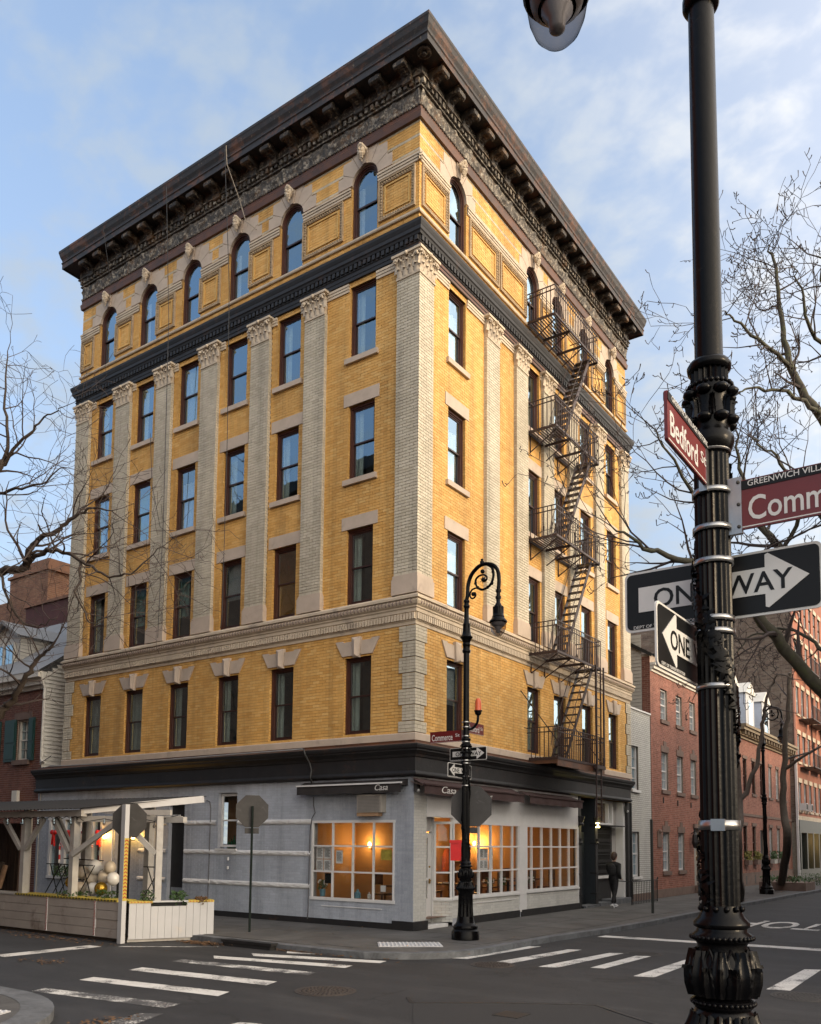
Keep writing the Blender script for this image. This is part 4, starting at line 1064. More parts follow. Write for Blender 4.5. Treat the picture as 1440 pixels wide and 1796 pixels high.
g = obj('security_gate', gt, M['blackmatte'], B, 'stuff'); obj('gate_backing', MB().fb(FR,12.34,14.16,-.34,-.32,1.1,3.0), M['blackmatte'], B)
obj('cellar_hatch', MB().fb(FR,12.5,14.1,-.34,-.28,.15,.98), M['blackmatte'], B)
st = MB(); st.fb(FR,12.1,15.1,-.35,.12,0,.12); st.fb(FR,10.65,11.85,-.3,.16,0,.09); st.fb(FR,13.1,15.1,-.3,.2,.0,.2); obj('doorstep', st, M['kerb'], B)
obj('downpipe', MB().fb(FR,15.08,15.30,-.05,.06,.0,4.0).tube([(.05,15.45,.1),(.05,15.45,4.0)],.05,8), M['iron2'], B)
# ---- restaurant interior
rm = MB()
X0,X1,Y0,Y1,Z0,Z1 = -4.4,-.14,.27,10.5,.25,3.5
rm.quad((X0,Y0,Z0),(X1,Y0,Z0),(X1,Y1,Z0),(X0,Y1,Z0)); rm.quad((X0,Y0,Z1),(X1,Y0,Z1),(X1,Y1,Z1),(X0,Y1,Z1)); rm.quad((X0,Y0,Z0),(X0,Y1,Z0),(X0,Y1,Z1),(X0,Y0,Z1)); rm.quad((X0,Y1,Z0),(X1,Y1,Z0),(X1,Y1,Z1),(X0,Y1,Z1))
rm.box(-4.4,-2.2,3.1,3.2,Z0,Z1)
obj('dining_room', rm, M['warmroom'], B)
obj('floor_boards', MB().box(X0,X1,Y0,Y1,Z0,Z0+.01), M['wood'], B)
def sconce(loc, out, power, label):
    t = thing('wall_sconce', loc, label, 'wall lamp', 'lit wall lamps inside the restaurant'); o = Vector(out); p = Vector(loc)
    obj('backplate', MB().beam(p+o*.0, p+o*.03, .08,.14), M['brass'], t)
    obj('arm', MB().tube([p+o*.02, p+o*.12+Vector((0,0,-.05)), p+o*.15], .012,6), M['brass'], t)
    obj('bulb', MB().sphere(p+o*.15+Vector((0,0,.09)),.055,10,8,(1,1,1.7)), M['bulb'], t)
    lamp(p+o*.22+Vector((0,0,.12)), power)
sconce((-4.38,7.15,2.2),(1,0,0),30,'glowing wall lamp seen through the wide window behind the corner lamp post')
sconce((-4.38,10.2,2.2),(1,0,0),30,'glowing wall lamp seen through the window under the shorter awning')
sconce((-4.38,4.6,2.2),(1,0,0),12,'glowing wall lamp seen through the narrow angled entry window')
sconce((-3.7,3.08,2.12),(0,-1,0),12,'glowing wall lamp seen through the twelve pane window left of the pier')
def picture(name, F3, label):
    mb = MB(); 
def frame_pic(loc, n, w, h, label, tilt=0):
    t = thing('framed_picture', loc, label, 'picture'); p = Vector(loc); n = Vector(n); s_ = n.cross(Vector((0,0,1))).normalized()
    G = lambda u,d,z: tuple(p+s_*u+n*d+Vector((0,0,z)))
    mb = MB()
    for r in ((-w/2,w/2,h/2-.05,h/2),(-w/2,w/2,-h/2,-h/2+.05),(-w/2,-w/2+.05,-h/2+.05,h/2-.05),(w/2-.05,w/2,-h/2+.05,h/2-.05)): mb.fb(G,r[0],r[1],0,.04,r[2],r[3])
    obj('frame', mb, M['wood'], t); obj('print', MB().fb(G,-w/2+.05,w/2-.05,.0,.02,-h/2+.05,h/2-.05), M['pic'], t)
frame_pic((-4.39,5.35,2.0),(1,0,0),1.0,.7,'dark framed picture on the orange wall left of the red call box')
frame_pic((-2.6,3.09,1.75),(0,-1,0),.42,.5,'small framed print below the lamp in the twelve pane window')
frame_pic((-4.39,9.2,1.9),(1,0,0),.5,.7,'framed picture at the far end of the dining room')
coat = solo('hanging_coat', MB().lathe([(.02,.0),(.10,-.05),(.17,-.3),(.2,-.9),(.12,-.92),(0,-.9)],(-4.2,8.2,2.1),10), plain('rust_cloth',(.22,.05,.03),.9,.2,6), (-4.2,8.2,2.1), 'dark red coat hanging on the orange dining room wall', 'coat')
def table(x,y,label):
    t = thing('dining_table', (x,y,.26), label, 'table', 'tables inside the restaurant')
    obj('table_top', MB().box(x-.42,x+.42,y-.42,y+.42,1.02,1.07), M['wood'], t); obj('pedestal', MB().lathe([(.28,.26),(.28,.3),(.05,.34),(.05,1.02)],(x,y,0),10), M['blackmatte'], t)
    obj('napkin', MB().box(x-.15,x+.12,y-.2,y-.1,1.07,1.10), M['paper'], t)
def chair(x,y,a,label):
    t = thing('dining_chair', (x,y,.26), label, 'chair', 'chairs inside the restaurant'); Mx = Matrix.Translation(Vector((x,y,0))) @ Matrix.Rotation(a,4,'Z')
    obj('seat', MB().box(-.24,.24,-.24,.24,.76,.81).xf(Mx), M['wood'], t)
    obj('backrest', MB().box(-.24,.24,.2,.24,1.05,1.40).xf(Mx), M['wood'], t)
    for sx in (-.21,.21):
        for sy,h in ((-.21,.76),(.21,1.38)): obj('leg', MB().box(sx-.02,sx+.02,sy-.02,sy+.02,.26,h).xf(Mx), M['wood'], t)
for x,y,w_ in ((-1.3,3.9,'nearest the red call box'),(-1.4,5.6,'beside the white window post'),(-1.4,7.7,'under the shorter awning, left'),(-1.5,9.4,'under the shorter awning, right'),(-1.6,1.8,'behind the twelve pane window')):
    table(x,y,'square dark restaurant table '+w_); chair(x-.7,y,PI/2,'dark chair inside of the table '+w_); chair(x+.7,y,-PI/2,'dark chair on the street side of the table '+w_)
# things in the windows
def sheet(name, F, u, z, w, h, d, label, cat, mat='paper', lines=0):
    t = thing(name, F(u,d,z), label, cat); obj('sheet', MB().fb(F,u-w/2,u+w/2,d,d+.006,z-h/2,z+h/2), M[mat], t)
    if lines:
        mb = MB()
        for k in range(lines): zz = z+h/2-.06-(h-.1)*k/lines; mb.fb(F,u-w*.38,u+w*(.2+.15*((k*7)%3)/2),d+.006,d+.008,zz-.006,zz+.006)
        obj('printed_lines', mb, M['signback'], t, 'stuff')
k = 0
for u,z,a in ((-3.26,1.98,'upper left'),(-2.98,1.98,'upper right'),(-3.26,1.62,'lower left'),(-2.98,1.62,'lower right')):
    sheet('menu_page', FL, u, z, .25, .34, -.075, 'white menu page taped inside the twelve pane window, %s of four' % a, 'menu', lines=9)
sheet('menu_page', FL, -2.55, 1.87, .24, .36, -.075, 'single white menu page in the second column of the twelve pane window', 'menu', lines=9)
sheet('small_painting', FL, -.93, 1.95, .36, .28, -.08, 'small framed seascape sign in the right column of the twelve pane window', 'sign', 'fruit'); 
sheet('blue_sign', FL, -2.95, 1.27, .24, .28, -.075, 'small dark blue sign at the bottom left of the twelve pane window', 'sign', 'signblack')
sheet('white_card', FL, -1.02, 1.05, .17, .17, -.075, 'small white card low in the right column of the twelve pane window', 'card')
for i,u in enumerate((3.66,3.9,4.2)):
    for z in (1.98,1.66): sheet('menu_page', FR, u, z, .235, .31, -.085, '%s %s of six white menu pages in the wide window by the lamp post' % ('upper' if z > 1.8 else 'lower', ('left','middle','right')[i]), 'menu', lines=8)
for o in [o for o in COL.objects if o.get('category') == 'menu' and 'wide window' in o['label']]: o['group'] = 'menu pages in the wide window'
sheet('sticker', FR, 2.85, 1.62, .16, .24, -.085, 'white sticker with a green mark beside the red call box', 'sticker'); sheet('sticker', FR, 2.9, 1.25, .22, .22, -.085, 'white and blue sticker low beside the corner lamp post', 'sticker')
def bottle(x,y,z,h,r,mat,label,cat='bottle',grp=None):
    return solo('bottle', MB().lathe([(0,0),(r,0),(r,h*.6),(r*.4,h*.75),(r*.35,h),(0,h)],(x,y,z),8), mat, (x,y,z), label, cat, grp)
gg = plain('green_bottle',(.02,.09,.05),.2,.2,5); bg_ = plain('blue_vase',(.10,.22,.30),.3,.2,5)
for i,(x,h) in enumerate(((-7.2,.22),(-7.08,.30),(-6.97,.40),(-6.86,.32),(-6.75,.24))): bottle(x,.3,2.06,h,.045,gg,('leftmost','second from left','tallest and middle','second from right','rightmost')[i]+' green glass bottle on the sill of the small side window','bottle','bottles on the side window sill')
def posy(x,y,z,label,pot):
    t = thing('potted_plant', (x,y,z), label, 'potted plant'); obj('pot', MB().lathe([(0,0),(.07,0),(.09,.2),(.0,.2)],(x,y,z),10), pot, t)
    mb = MB()
    for _ in range(90):
        a = random.random()*2*PI; r = random.random()*.17; h = .2+random.random()*.25; c = Vector((x+r*math.cos(a),y+r*math.sin(a)*.6,z+h)); s_ = .035
        u = Vector((random.gauss(0,1),random.gauss(0,1),random.gauss(0,1))).normalized()*s_; v = u.orthogonal().normalized()*s_*.6
        mb.add([c-u,c-v,c+u,c+v],[(0,1,2,3)])
    obj('foliage', mb, M['leaf'], t, 'stuff')
    mb = MB()
    for _ in range(9): mb.sphere((x+random.gauss(0,.09),y+random.gauss(0,.05),z+.3+random.random()*.15),.03,6,4)
    obj('flowers', mb, M['sheer'], t, 'stuff')
posy(-3.2,.14,.76,'white flowers in a blue pot at the left end of the twelve pane window',bg_)
posy(-.24,4.4,.8,'leafy plant with pale flowers low in the wide window by the lamp post',M['wood'])
posy(-.24,5.2,.8,'leafy plant low in the wide window next to the white post',M['wood'])
posy(-.24,7.1,.8,'leafy plant low in the window under the shorter awning',M['wood'])
bottle(-1.95,.15,.76,.24,.09,bg_,'pale blue jar on the sill of the twelve pane window','jar'); bottle(-1.55,.15,.76,.18,.05,M['sheer'],'small white candle holder on the sill of the twelve pane window','candle holder')

# ---- awnings, air conditioner, cameras
def awning(F, u0, u1, dep, mat, label, zt=4.0, zl=3.80, zb=3.56, barm='whitepaint'):
    t = thing('awning', F((u0+u1)/2,0,zl), label, 'awning'); mb = MB(); n = 26
    mb.grid(lambda i,j: F(u0+(u1-u0)*i, .02+dep*j, zt-.02-(zt-zl)*j+.012*math.sin(i*23)*math.sin(j*PI)), n, 4)
    obj('canvas_top', mb, mat, t)
    mb = MB(); mb.grid(lambda i,j: F(u0+(u1-u0)*i, dep+.012*math.sin(i*41)*j+.01*math.sin(i*17)*j, zl-(zl-zb)*j+(.012*math.sin(i*29)*j)), 60, 4); mb.smooth = 80
    v = obj('valance', mb, mat, t)
    obj('front_bar', MB().fb(F,u0-.02,u1+.02,dep-.03,dep+.025,zl-.005,zl+.035), M[barm], t)
    for u in (u0+.02,u1-.04): obj('arm', MB().beam(F(u,.0,zt-.12),F(u,dep-.05,zl-.02),.035), M['chrome'], t)
    obj('end_cap', MB().prism([(0,0)],F,0,0) if False else MB().add([F(u1,.02,zt-.02),F(u1,dep,zl),F(u1,dep,zl-.06),F(u1,.02,zt-.2)],[(0,1,2,3)]), mat, t)
    return t
a1 = awning(FL,-3.82,-.18,.34,M['canvas_black'],'charcoal awning with white front bar above the twelve pane window',3.98,3.83,3.59)
text('lettering','Casa',M['signwhite'],a1,(-1.02,-.352,3.655),(1,0,0),(0,0,1),.23,.42,shear=.25)
a2 = awning(FR,-.18,5.35,.46,M['awning'],'long maroon awning lettered Casa behind the corner lamp post',4.0,3.78,3.54,'awning')
text('lettering','Casa',M['signwhite'],a2,(.478,.62,3.60),(0,1,0),(0,0,1),.26,.70,shear=.25)
text('lettering','magic  cooking',M['signwhite'],a2,(.478,1.42,3.60),(0,1,0),(0,0,1),.13,1.9,shear=.25)
a3 = awning(FR,5.72,9.75,.46,M['awning'],'shorter maroon awning beside the dark house door',3.98,3.78,3.54,'awning')
ac = thing('air_conditioner',(-1.31,-.2,2.98),'beige boxed air conditioner on the wall above the twelve pane window','air conditioner')
obj('casing', MB().box(-1.73,-.90,-.22,.0,3.08,3.56), plain('beige_casing',(.30,.28,.25),.6,.1,5), ac)
mb = MB()
for k in range(11): mb.box(-1.68,-.95,-.235,-.22,3.11+k*.038,3.135+k*.038)
obj('louvres', mb, plain('grey_louvre',(.20,.19,.18),.6,.1,5), ac, 'stuff'); obj('timber_shelf', MB().box(-1.74,-1.02,-.2,0,2.98,3.075), plain('raw_timber',(.30,.19,.11),.8,.2,6), ac)
def camera_box(p,label):
    t = thing('security_light', p, label, 'security light'); x,y,z = p
    obj('housing', MB().box(x-.06,x+.06,y-.08,y+.05,z-.1,z+.14), M['signback'], t); obj('lens', MB().sphere((x+.05,y-.03,z-.08),.05,8,6), M['whitepaint'], t)
camera_box((.09,.02,3.72),'grey wall light with white lens on top of the corner pier')
camera_box((.05,15.0,3.72),'small white security camera under the far right end of the shop cornice')
dl = thing('door_lamp',(.0,11.98,3.0),'small square lit lamp over the dark house door','wall lamp')
obj('box', MB().box(.03,.12,11.9,12.06,2.92,3.10), M['bulbw'], dl); obj('back', MB().box(.0,.03,11.87,12.09,2.89,3.13), M['blackmatte'], dl); lamp((.2,11.9,2.95),4,(1,.8,.3))
# cables and conduits
def cable(pts,r,mat,label,cat='cable',name='cable'):
    return solo(name, MB().tube(pts,r,6), M[mat], pts[0], label, cat)
cable([(-15.9,-.40,4.95),(-15.0,-.37,4.93),(-10,-.36,4.88),(-6,-.35,4.90),(-3.9,-.35,4.90),(-3.62,-.36,4.90)],.022,'slate','pale grey conduit running along the top of the black shop cornice','conduit','conduit')
cable([(-3.6,-.34,4.9),(-3.55,-.33,4.75),(-3.5,-.18,4.5),(-3.45,-.15,4.3),(-3.45,-.2,4.1),(-3.45,-.1,3.9)],.030,'blackmatte','black bent pipe crossing the shop cornice above the left end of the charcoal awning','pipe','pipe')
cable([(-15.9,-.40,4.95),(-16.5,-.35,4.9),(-16.75,-.3,5.1),(-16.2,-.2,5.35)],.018,'wire','loop of grey cable at the left end of the shop cornice')
cable([(-7.9,-.03,3.55),(-7.75,-.03,3.5),(-7.7,-.03,3.3),(-7.72,-.03,.05)],.016,'wire','thin grey pipe down the white wall left of the small side window','conduit','conduit')
cable([(-3.45,-.03,3.55),(-3.42,-.06,3.3),(-3.36,-.06,3.1),(-3.5,-.03,2.95),(-3.56,-.03,2.6),(-3.58,-.03,.3),(-3.6,-.03,.12)],.016,'wire','grey cable falling beside the left edge of the twelve pane window')
cable([(-7.0,-.86,24.6),(-7.0,-.80,24.0),(-6.85,-.35,23.0),(-6.7,-.2,22.3),(-6.3,-.1,21.9)],.016,'rope','pale rope hanging over the cornice above the third arched window from the corner','rope','rope')
cable([(-7.05,-.87,24.5),(-7.05,-.5,20.0),(-7.1,-.35,15),(-7.15,-.3,9.3),(-7.2,-.32,8.9)],.011,'blackmatte','dark cable hanging the full height of the facade above the small side window')
cable([(-9.9,-.87,24.5),(-10.0,-.5,20.0),(-10.15,-.3,13),(-10.25,-.28,9.0)],.011,'blackmatte','dark cable hanging down the facade near the fourth pilaster from the left')
cable([(-13.4,-.87,24.45),(-13.4,-.5,22.8)],.009,'blackmatte','short dark cable hanging from the cornice near its left end')
cable([(-11.2,-.16,16.4),(-11.0,-.16,14.5),(-10.5,-.15,12.9),(-9.3,-.14,12.0)],.009,'blackmatte','dark cable slanting across the pilaster beside the teal window blind')
for p,lab in (((-6.85,-.05,1.72),'upper of two white wall taps under the small side window'),((-6.85,-.05,1.45),'lower of two white wall taps under the small side window')):
    solo('wall_tap', MB().lathe([(.0,0),(.03,0),(.03,.07),(0,.07)],p,8).sphere(p,.035,8,6), M['whitepaint'], p, lab, 'tap')

# ================================================================== fire escape on the Bedford side
FE = thing('fire_escape', (.5,8.2,5.05), 'rust black iron fire escape with five landings zigzagging down the right facade', 'fire escape')
PZ = [5.05,8.50,12.34,16.06,19.92]; YA,YB_,DP = 6.42,10.0,1.08; SX0,SX1 = .38,.88
slat = mesh_of('slat', MB().fb(FR,-1.79,1.79,-.016,.016,0,.03), M['fe'])
bal = mesh_of('baluster', MB().box(-.011,.011,-.011,.011,0,.97), M['fe'])
rung = mesh_of('ladder_rung', MB().fb(FR,-.21,.21,-.012,.012,-.012,.012), M['fe'])
for i,z in enumerate(PZ):
    top = i == 4
    yb = YB_+(.25 if i == 0 else 0)
    mb = MB()
    for d in (.06,DP): mb.fb(FR,YA,yb,d-.02,d+.02,z-.07,z+.0)
    for y in (YA,YA+1.2,YB_-1.3,yb): mb.fb(FR,y-.02,y+.02,.02,DP,z-.085,z-.005)
    pf = obj('landing', mb, M['fe'], FE); ORIG[pf.name] = ORIG[FE.name]
    for k in range(11):
        d = .08+k*.098
        if i > 0 and SX0-.06 < d < SX1+.06:         # stairwell opening
            for a,b in ((YA,7.9),(9.75,yb)):
                obj('slat', MB().fb(FR,a,b,d-.016,d+.016,z-.005,z+.02), M['fe'], pf)
        else: obj('slat', MB().fb(FR,YA,yb,d-.016,d+.016,z-.005,z+.02), M['fe'], pf)
    rl = MB()
    for zz in (.98,.82):
        rl.fb(FR,YA-.2,YA+.015,-.0,.01,z+zz-.015,z+zz+.015) if zz > .9 else None
        rl.fb(FR,YA-.015,YA+.015,0,DP,z+zz-.014,z+zz+.014); rl.fb(FR,yb-.015,yb+.015,0,DP,z+zz-.014,z+zz+.014); rl.fb(FR,YA,yb,DP-.014,DP+.014,z+zz-.015,z+zz+.015)
    ro = obj('railing', rl, M['fe'], FE); ORIG[ro.name] = ORIG[FE.name]
    for k in range(27):
        y = YA+.02+(yb-YA-.04)*k/26; link('baluster', bal, ro, (DP,y,z))
    for k in range(1,7):
        for y in (YA,yb): link('baluster', bal, ro, (DP*k/7,y,z))
    for y in (YA+.25,YA+1.25,YB_-1.2,YB_-.3):
        bk = MB()
        bk.beam((DP-.1,y,z-.06),(.02,y,z-.62),.03); bk.beam((.03,y,z-.06),(.03,y,z-.64),.03)
        if i > 0: obj('bracket', bk, M['fe'], FE)
    if i == 0:
        fs = MB(); fs.fb(FR,YA,yb,DP-.03,DP,z-.28,z-.07); fs.fb(FR,YA,YA+.03,.0,DP-.03,z-.2,z-.07); fs.fb(FR,YA+.02,yb,.0,DP-.03,z-.09,z-.072); obj('fascia', fs, M['ironrust'], FE)
        for a,b in (((.02,5.95,z+2.15),(DP,7.35,z+.05)),((.02,8.6,z+2.1),(DP,10.05,z+.05))): obj('tie_rod', MB().tube([a,b],.018,6), M['fe'], FE)
    if not top:
        z1 = PZ[i+1]; ya,yb2 = 7.45,9.72; sm_ = MB()
        sgs = []
        for d in (SX0,SX1): sgs.append(obj('stair_stringer', MB().beam((d,ya,z+.02),(d,yb2,z1),.02,.14), M['fe'], FE))
        n = 12 if z1-z < 3.6 else 13
        for k in range(n):
            t = (k+.7)/n; y = ya+(yb2-ya)*t; zz = z+(z1-z)*t
            obj('stair_step', MB().box(SX0+.01,SX1-.01,y-.10,y+.10,zz-.012,zz+.018), M['fe'], FE)
        hr_ = MB()
        for d in (SX0-.02,SX1+.02):
            hr_.tube([(d,ya-.0,z+.5),(d,ya+.1,z+.9),(d,yb2-.15,z1+.55),(d,yb2,z1+.3)],.013,5)
            hr_.tube([(d,ya+.75,z+1.15),(d,ya+.75,z+1.9)],.01,5)
        obj('stair_handrail', hr_, M['fe'], FE)
# drop ladder with guide rails
ld = MB()
for y in (9.35,9.78): ld.fb(FR,y-.02,y+.02,1.13,1.17,3.1,8.5)
lo_ = obj('ladder_rail', ld, M['fe'], FE); ORIG[lo_.name] = ORIG[FE.name]
gd = MB()
for y in (9.25,9.9): gd.fb(FR,y-.025,y+.025,1.19,1.24,4.7 if y < 9.5 else 4.9,8.5)
gd.fb(FR,9.2,9.95,1.12,1.25,4.88,5.0); gd.lathe([(.05,5.0),(.06,5.2),(.05,5.3),(.0,5.32)],(1.2,9.9,0),8); obj('ladder_guide', gd, M['fe'], FE)
for k in range(17): link('ladder_rung', rung, lo_, (1.15,9.565,3.3+k*.31))
# ================================================================== street lamps (one model, three posts)
def spline(pts, n=6):
    P = [Vector(p) for p in pts]; out = []
    for i in range(len(P)-1):
        p0,p1,p2,p3 = P[max(i-1,0)],P[i],P[i+1],P[min(i+2,len(P)-1)]
        for k in range(n):
            t = k/n; out.append(.5*((2*p1)+(-p0+p2)*t+(2*p0-5*p1+4*p2-p3)*t*t+(-p0+3*p1-3*p2+p3)*t**3))
    out.append(P[-1]); return out
KX = 1.2
cx_ = lambda a,b: ((a-397)*.002535*KX, 0, 9.11-(b-115)*.0027)
LMP = {}
mb = MB().lathe([(0,0),(.33,0),(.33,.20),(.31,.23),(.285,.25),(.295,.30),(.28,.345),(.245,.37),(.215,.42),(.19,.55)],seg=32); mb.lathe([(.19,.55,.012),(.178,.75,.018),(.172,1.08,.018),(.178,1.13,0)],seg=96,fl=16)
mb.lathe([(.178,1.13),(.185,1.14),(.215,1.17),(.222,1.21),(.20,1.24),(.16,1.30),(.145,1.33)],seg=40)
for k in range(26):
    a = 2*PI*k/26; mb.sphere((.214*math.cos(a),.214*math.sin(a),1.205),.03,6,4)
for k in range(22):      # leaf skirt above the drum
    a = 2*PI*k/22
    mb.grid(lambda i,j,a=a: ((.15+.075*(1-j)**1.5+.012*math.sin(i*PI))*math.cos(a+(i-.5)*.26),(.15+.075*(1-j)**1.5+.012*math.sin(i*PI))*math.sin(a+(i-.5)*.26),1.19+.15*j+.02*math.sin(i*PI)),4,5)
mb.smooth = 45; LMP['base'] = mb
mb = MB().lathe([(.145,1.33),(.15,1.35),(.132,1.37),(.15,1.39),(.152,1.42),(.122,1.435),(.142,1.46),(.160,1.50),(.162,1.55),(.146,1.62),(.120,1.69),(.128,1.705),(.15,1.72),(.15,1.74),(.125,1.76),(.122,1.775),(.138,1.785),(.138,1.805),(.115,1.83),(.10,1.86),(.095,1.89)],seg=40)
rs = np.random.RandomState(5)
def acan(mb, a0, z, h, w, rfun, d):
    def fn(i,j):
        e = abs(i-.5)*2; lob = 1-.16*abs(math.sin(j*PI*3.5))*e
        aa = a0+(i-.5)*w*(1.0-.62*j**2.2)*lob; r = rfun(z+h*min(j,.95))+.012+d*max(0,j-.62)**1.4*3.2+.014*math.exp(-((i-.5)/.07)**2)-.010*e**2+.004*math.cos(e*9)
        return (r*math.cos(aa), r*math.sin(aa), z+h*(j if j < .90 else .90-(j-.90)*1.4))
    mb.grid(fn, 12, 14)
rv = lambda z: float(np.interp(z,[1.43,1.5,1.55,1.62,1.69],[.14,.16,.162,.146,.12]))
for k in range(8): acan(mb,2*PI*k/8+.2,1.44,.265,.86,rv,.016)
for k in range(8): acan(mb,2*PI*(k+.5)/8+.2,1.44,.175,.60,lambda z: rv(z)+.006,.03)
for k in range(8):
    a = 2*PI*(k+.5)/8+.2
    for sg in (-1,1): mb.tube([((.150-.02*q/8)*math.cos(a+sg*(.05+.10*math.sin(q*.55))),(.150-.02*q/8)*math.sin(a+sg*(.05+.10*math.sin(q*.55))),1.58+.014*q) for q in range(8)],[.010-.0006*q for q in range(8)],5)
for k in range(36):
    a = 2*PI*k/36
    for z,r in ((1.405,.15),(1.73,.15)): mb.sphere((r*math.cos(a),r*math.sin(a),z),.013,6,4)
    if k % 3 == 0: mb.sphere((.103*math.cos(a),.103*math.sin(a),1.875),.016,6,4)
mb.smooth = 60; LMP['vase'] = mb
mb = MB().lathe([(.094,1.87,.008),(.0925,3,.008),(.090,4.29,.008)],seg=120,fl=20); mb.smooth = 60; LMP['fluted_shaft'] = mb
mb = MB(); n = 150
for k in range(n):
    t = k/n; z = 1.92+2.33*t; a0 = 1.0-t*2*PI*1.55
    for q in range(3):
        a = a0+rs.randn()*.16; zz = z+rs.randn()*.03; r = .095-.004*t+rs.rand()*.008
        tw = rs.rand()*PI; L = .035+.02*rs.rand(); Wd = .011
        def fn(i,j):
            u = (i-.5)*2*L*(1); v = (j-.5)*2*Wd*math.sin(i*PI)
            du = u*math.cos(tw+.7)-v*math.sin(tw+.7); dz = u*math.sin(tw+.7)+v*math.cos(tw+.7)
            rr = r+.012*math.sin(i*PI)+.01*i
            return (rr*math.cos(a+du/.095), rr*math.sin(a+du/.095), zz+dz)
        mb.grid(fn,3,2)
mb.smooth = 60; LMP['garland'] = mb
mb = MB().lathe([(.09,4.28),(.105,4.30),(.120,4.34),(.122,4.37),(.105,4.40),(.10,4.43),(.112,4.46),(.105,4.5),(.098,4.54),(.1,4.58),(.112,4.62),(.116,4.65),(.104,4.67),(.097,4.68)],seg=40)
mb.lathe([(.098,4.68,.014),(.098,4.75,.014)],seg=80,fl=20); mb.lathe([(.098,4.75),(.112,4.76),(.116,4.785),(.104,4.805),(.074,4.815)],seg=40)
for z,r,n in ((4.46,.112,8),(4.615,.112,8)):
    for k in range(n): a = 2*PI*k/n; mb.sphere((r*math.cos(a),r*math.sin(a),z),.042,8,6,(1,1,.62))
for k in range(8): acan(mb,2*PI*(k+.5)/8,4.47,.13,.5,lambda z: .098,.02)
for k in range(26): a = 2*PI*k/26; mb.sphere((.114*math.cos(a),.114*math.sin(a),4.66),.014,6,4)
mb.smooth = 60; LMP['capital'] = mb
mb = MB().lathe([(.074,4.81),(.070,6.9),(.09,6.91),(.10,6.93),(.10,6.97),(.085,6.99),(.088,7.08),(.096,7.09),(.096,7.13),(.085,7.15),(.10,7.2),(.125,7.25),(.155,7.28),(.155,7.30),(.12,7.33),(.10,7.42),(.085,7.58),(.09,7.6),(.088,7.63),(.062,7.66),(.055,8.0),(.06,8.02),(.078,8.05),(.078,8.09),(.06,8.11),(.06,8.16),(.075,8.18),(.07,8.22),(.045,8.24),(0,8.24)],seg=32); mb.smooth = 45; LMP['upper_shaft'] = mb
mb = MB().tube(spline([cx_(*p) for p in ((397,440),(405,400),(412,300),(440,220),(490,165),(545,140),(610,150),(660,185),(688,240),(695,320),(690,400),(688,490))]),.048,10)
for t in ((690,410),(688,470)): p = cx_(*t); mb.lathe([(.0,.03),(.068,.03),(.068,-.03),(0,-.03)],p,12)
p = cx_(540,112); mb.lathe([(.05,-.06),(.055,0),(.03,.02),(.035,.06),(0,.08)],p,8); mb.smooth = 50; LMP['crook'] = mb
mb = MB().tube(spline([cx_(*p) for p in ((590,150),(630,185),(645,250),(630,320),(595,358),(545,372),(505,350),(483,310),(485,265),(515,240),(555,238),(582,258),(583,285),(560,300),(540,285))]),[.036-.0002*k for k in range(85)],8)
mb.tube(spline([cx_(*p) for p in ((490,345),(450,355),(430,385),(432,420),(455,438),(480,420),(478,392),(460,388))]),.022,7)
for p in ((552,282),(545,205),(460,398)): mb.sphere(cx_(*p),.055,8,6)
for k in range(7):
    a = k*2*PI/7; q = cx_(552,282); mb.tube([q,(q[0]+.09*math.cos(a),0,q[2]+.09*math.sin(a))],[.022,.006],5)
for p in ((640,225),(632,330),(500,345),(590,360),(480,300)): mb.sphere(cx_(*p),.045,6,5,(1,.6,1))
mb.smooth = 60; LMP['scroll'] = mb
lx = cx_(688,490)[0]
mb = MB().lathe([(0,8.18),(.05,8.17),(.05,8.02),(.065,8.0),(.09,7.95),(.115,7.88),(.125,7.75),(.14,7.69),(.15,7.68),(.145,7.66),(.17,7.62),(.205,7.585),(.215,7.57),(.215,7.545),(.20,7.53)],(lx,0,0),28)
for k in range(10): a = 2*PI*k/10; mb.box(lx+.118*math.cos(a)-.01,lx+.118*math.cos(a)+.01,.118*math.sin(a)-.01,.118*math.sin(a)+.01,7.72,7.93)
mb.smooth = 40; LMP['luminaire_hood'] = mb
mb = MB().lathe([(.192,7.54),(.190,7.47),(.175,7.38),(.145,7.30),(.10,7.245),(.05,7.215),(0,7.205)],(lx,0,0),32); mb.smooth = 80; LMP['globe'] = mb
mb = MB().lathe([(.10,7.5),(.10,7.42),(.055,7.36),(.05,7.30),(.03,7.28),(0,7.27)],(lx,0,0),20); mb.lathe([(.175,7.53),(.16,7.47),(.12,7.44)],(lx,0,0),24); mb.smooth = 50; LMP['lamp_reflector'] = mb
lmats = {k:M['blackpaint'] for k in LMP}; lmats['globe'] = M['globe']; lmats['lamp_reflector'] = plain('frosted_reflector',(.34,.35,.37),.35,.1,6,metal=.3)
LMM = {k:mesh_of(k,v,lmats[k]) for k,v in LMP.items()}
def street_lamp(loc, ang, label, z0=0):
    t = thing('street_lamp', loc, label, 'street lamp', 'black ornate street lamps'); t.rotation_euler = (0,0,ang)
    ids = {}
    for k,me in LMM.items():
        o = bpy.data.objects.new(k, me); COL.objects.link(o); ids[k] = o
        if k == 'lamp_reflector': o.parent = ids['globe']
        else: o.parent = t
        if k in ('vase','garland'): pass
    return t
CL = (2.08,-.80); NL = (11.627,-13.97)
lampC = street_lamp((*CL,0), 0, 'black ornate crook lamp post at the kerb in front of the Casa corner shop')
lampN = street_lamp((*NL,.06), PI, 'large black ornate lamp post close by at the right, carrying the big Commerce sign')
lampF = street_lamp((2.93,25.67,0), 0, 'distant black crook lamp post before the red brick row at the right')

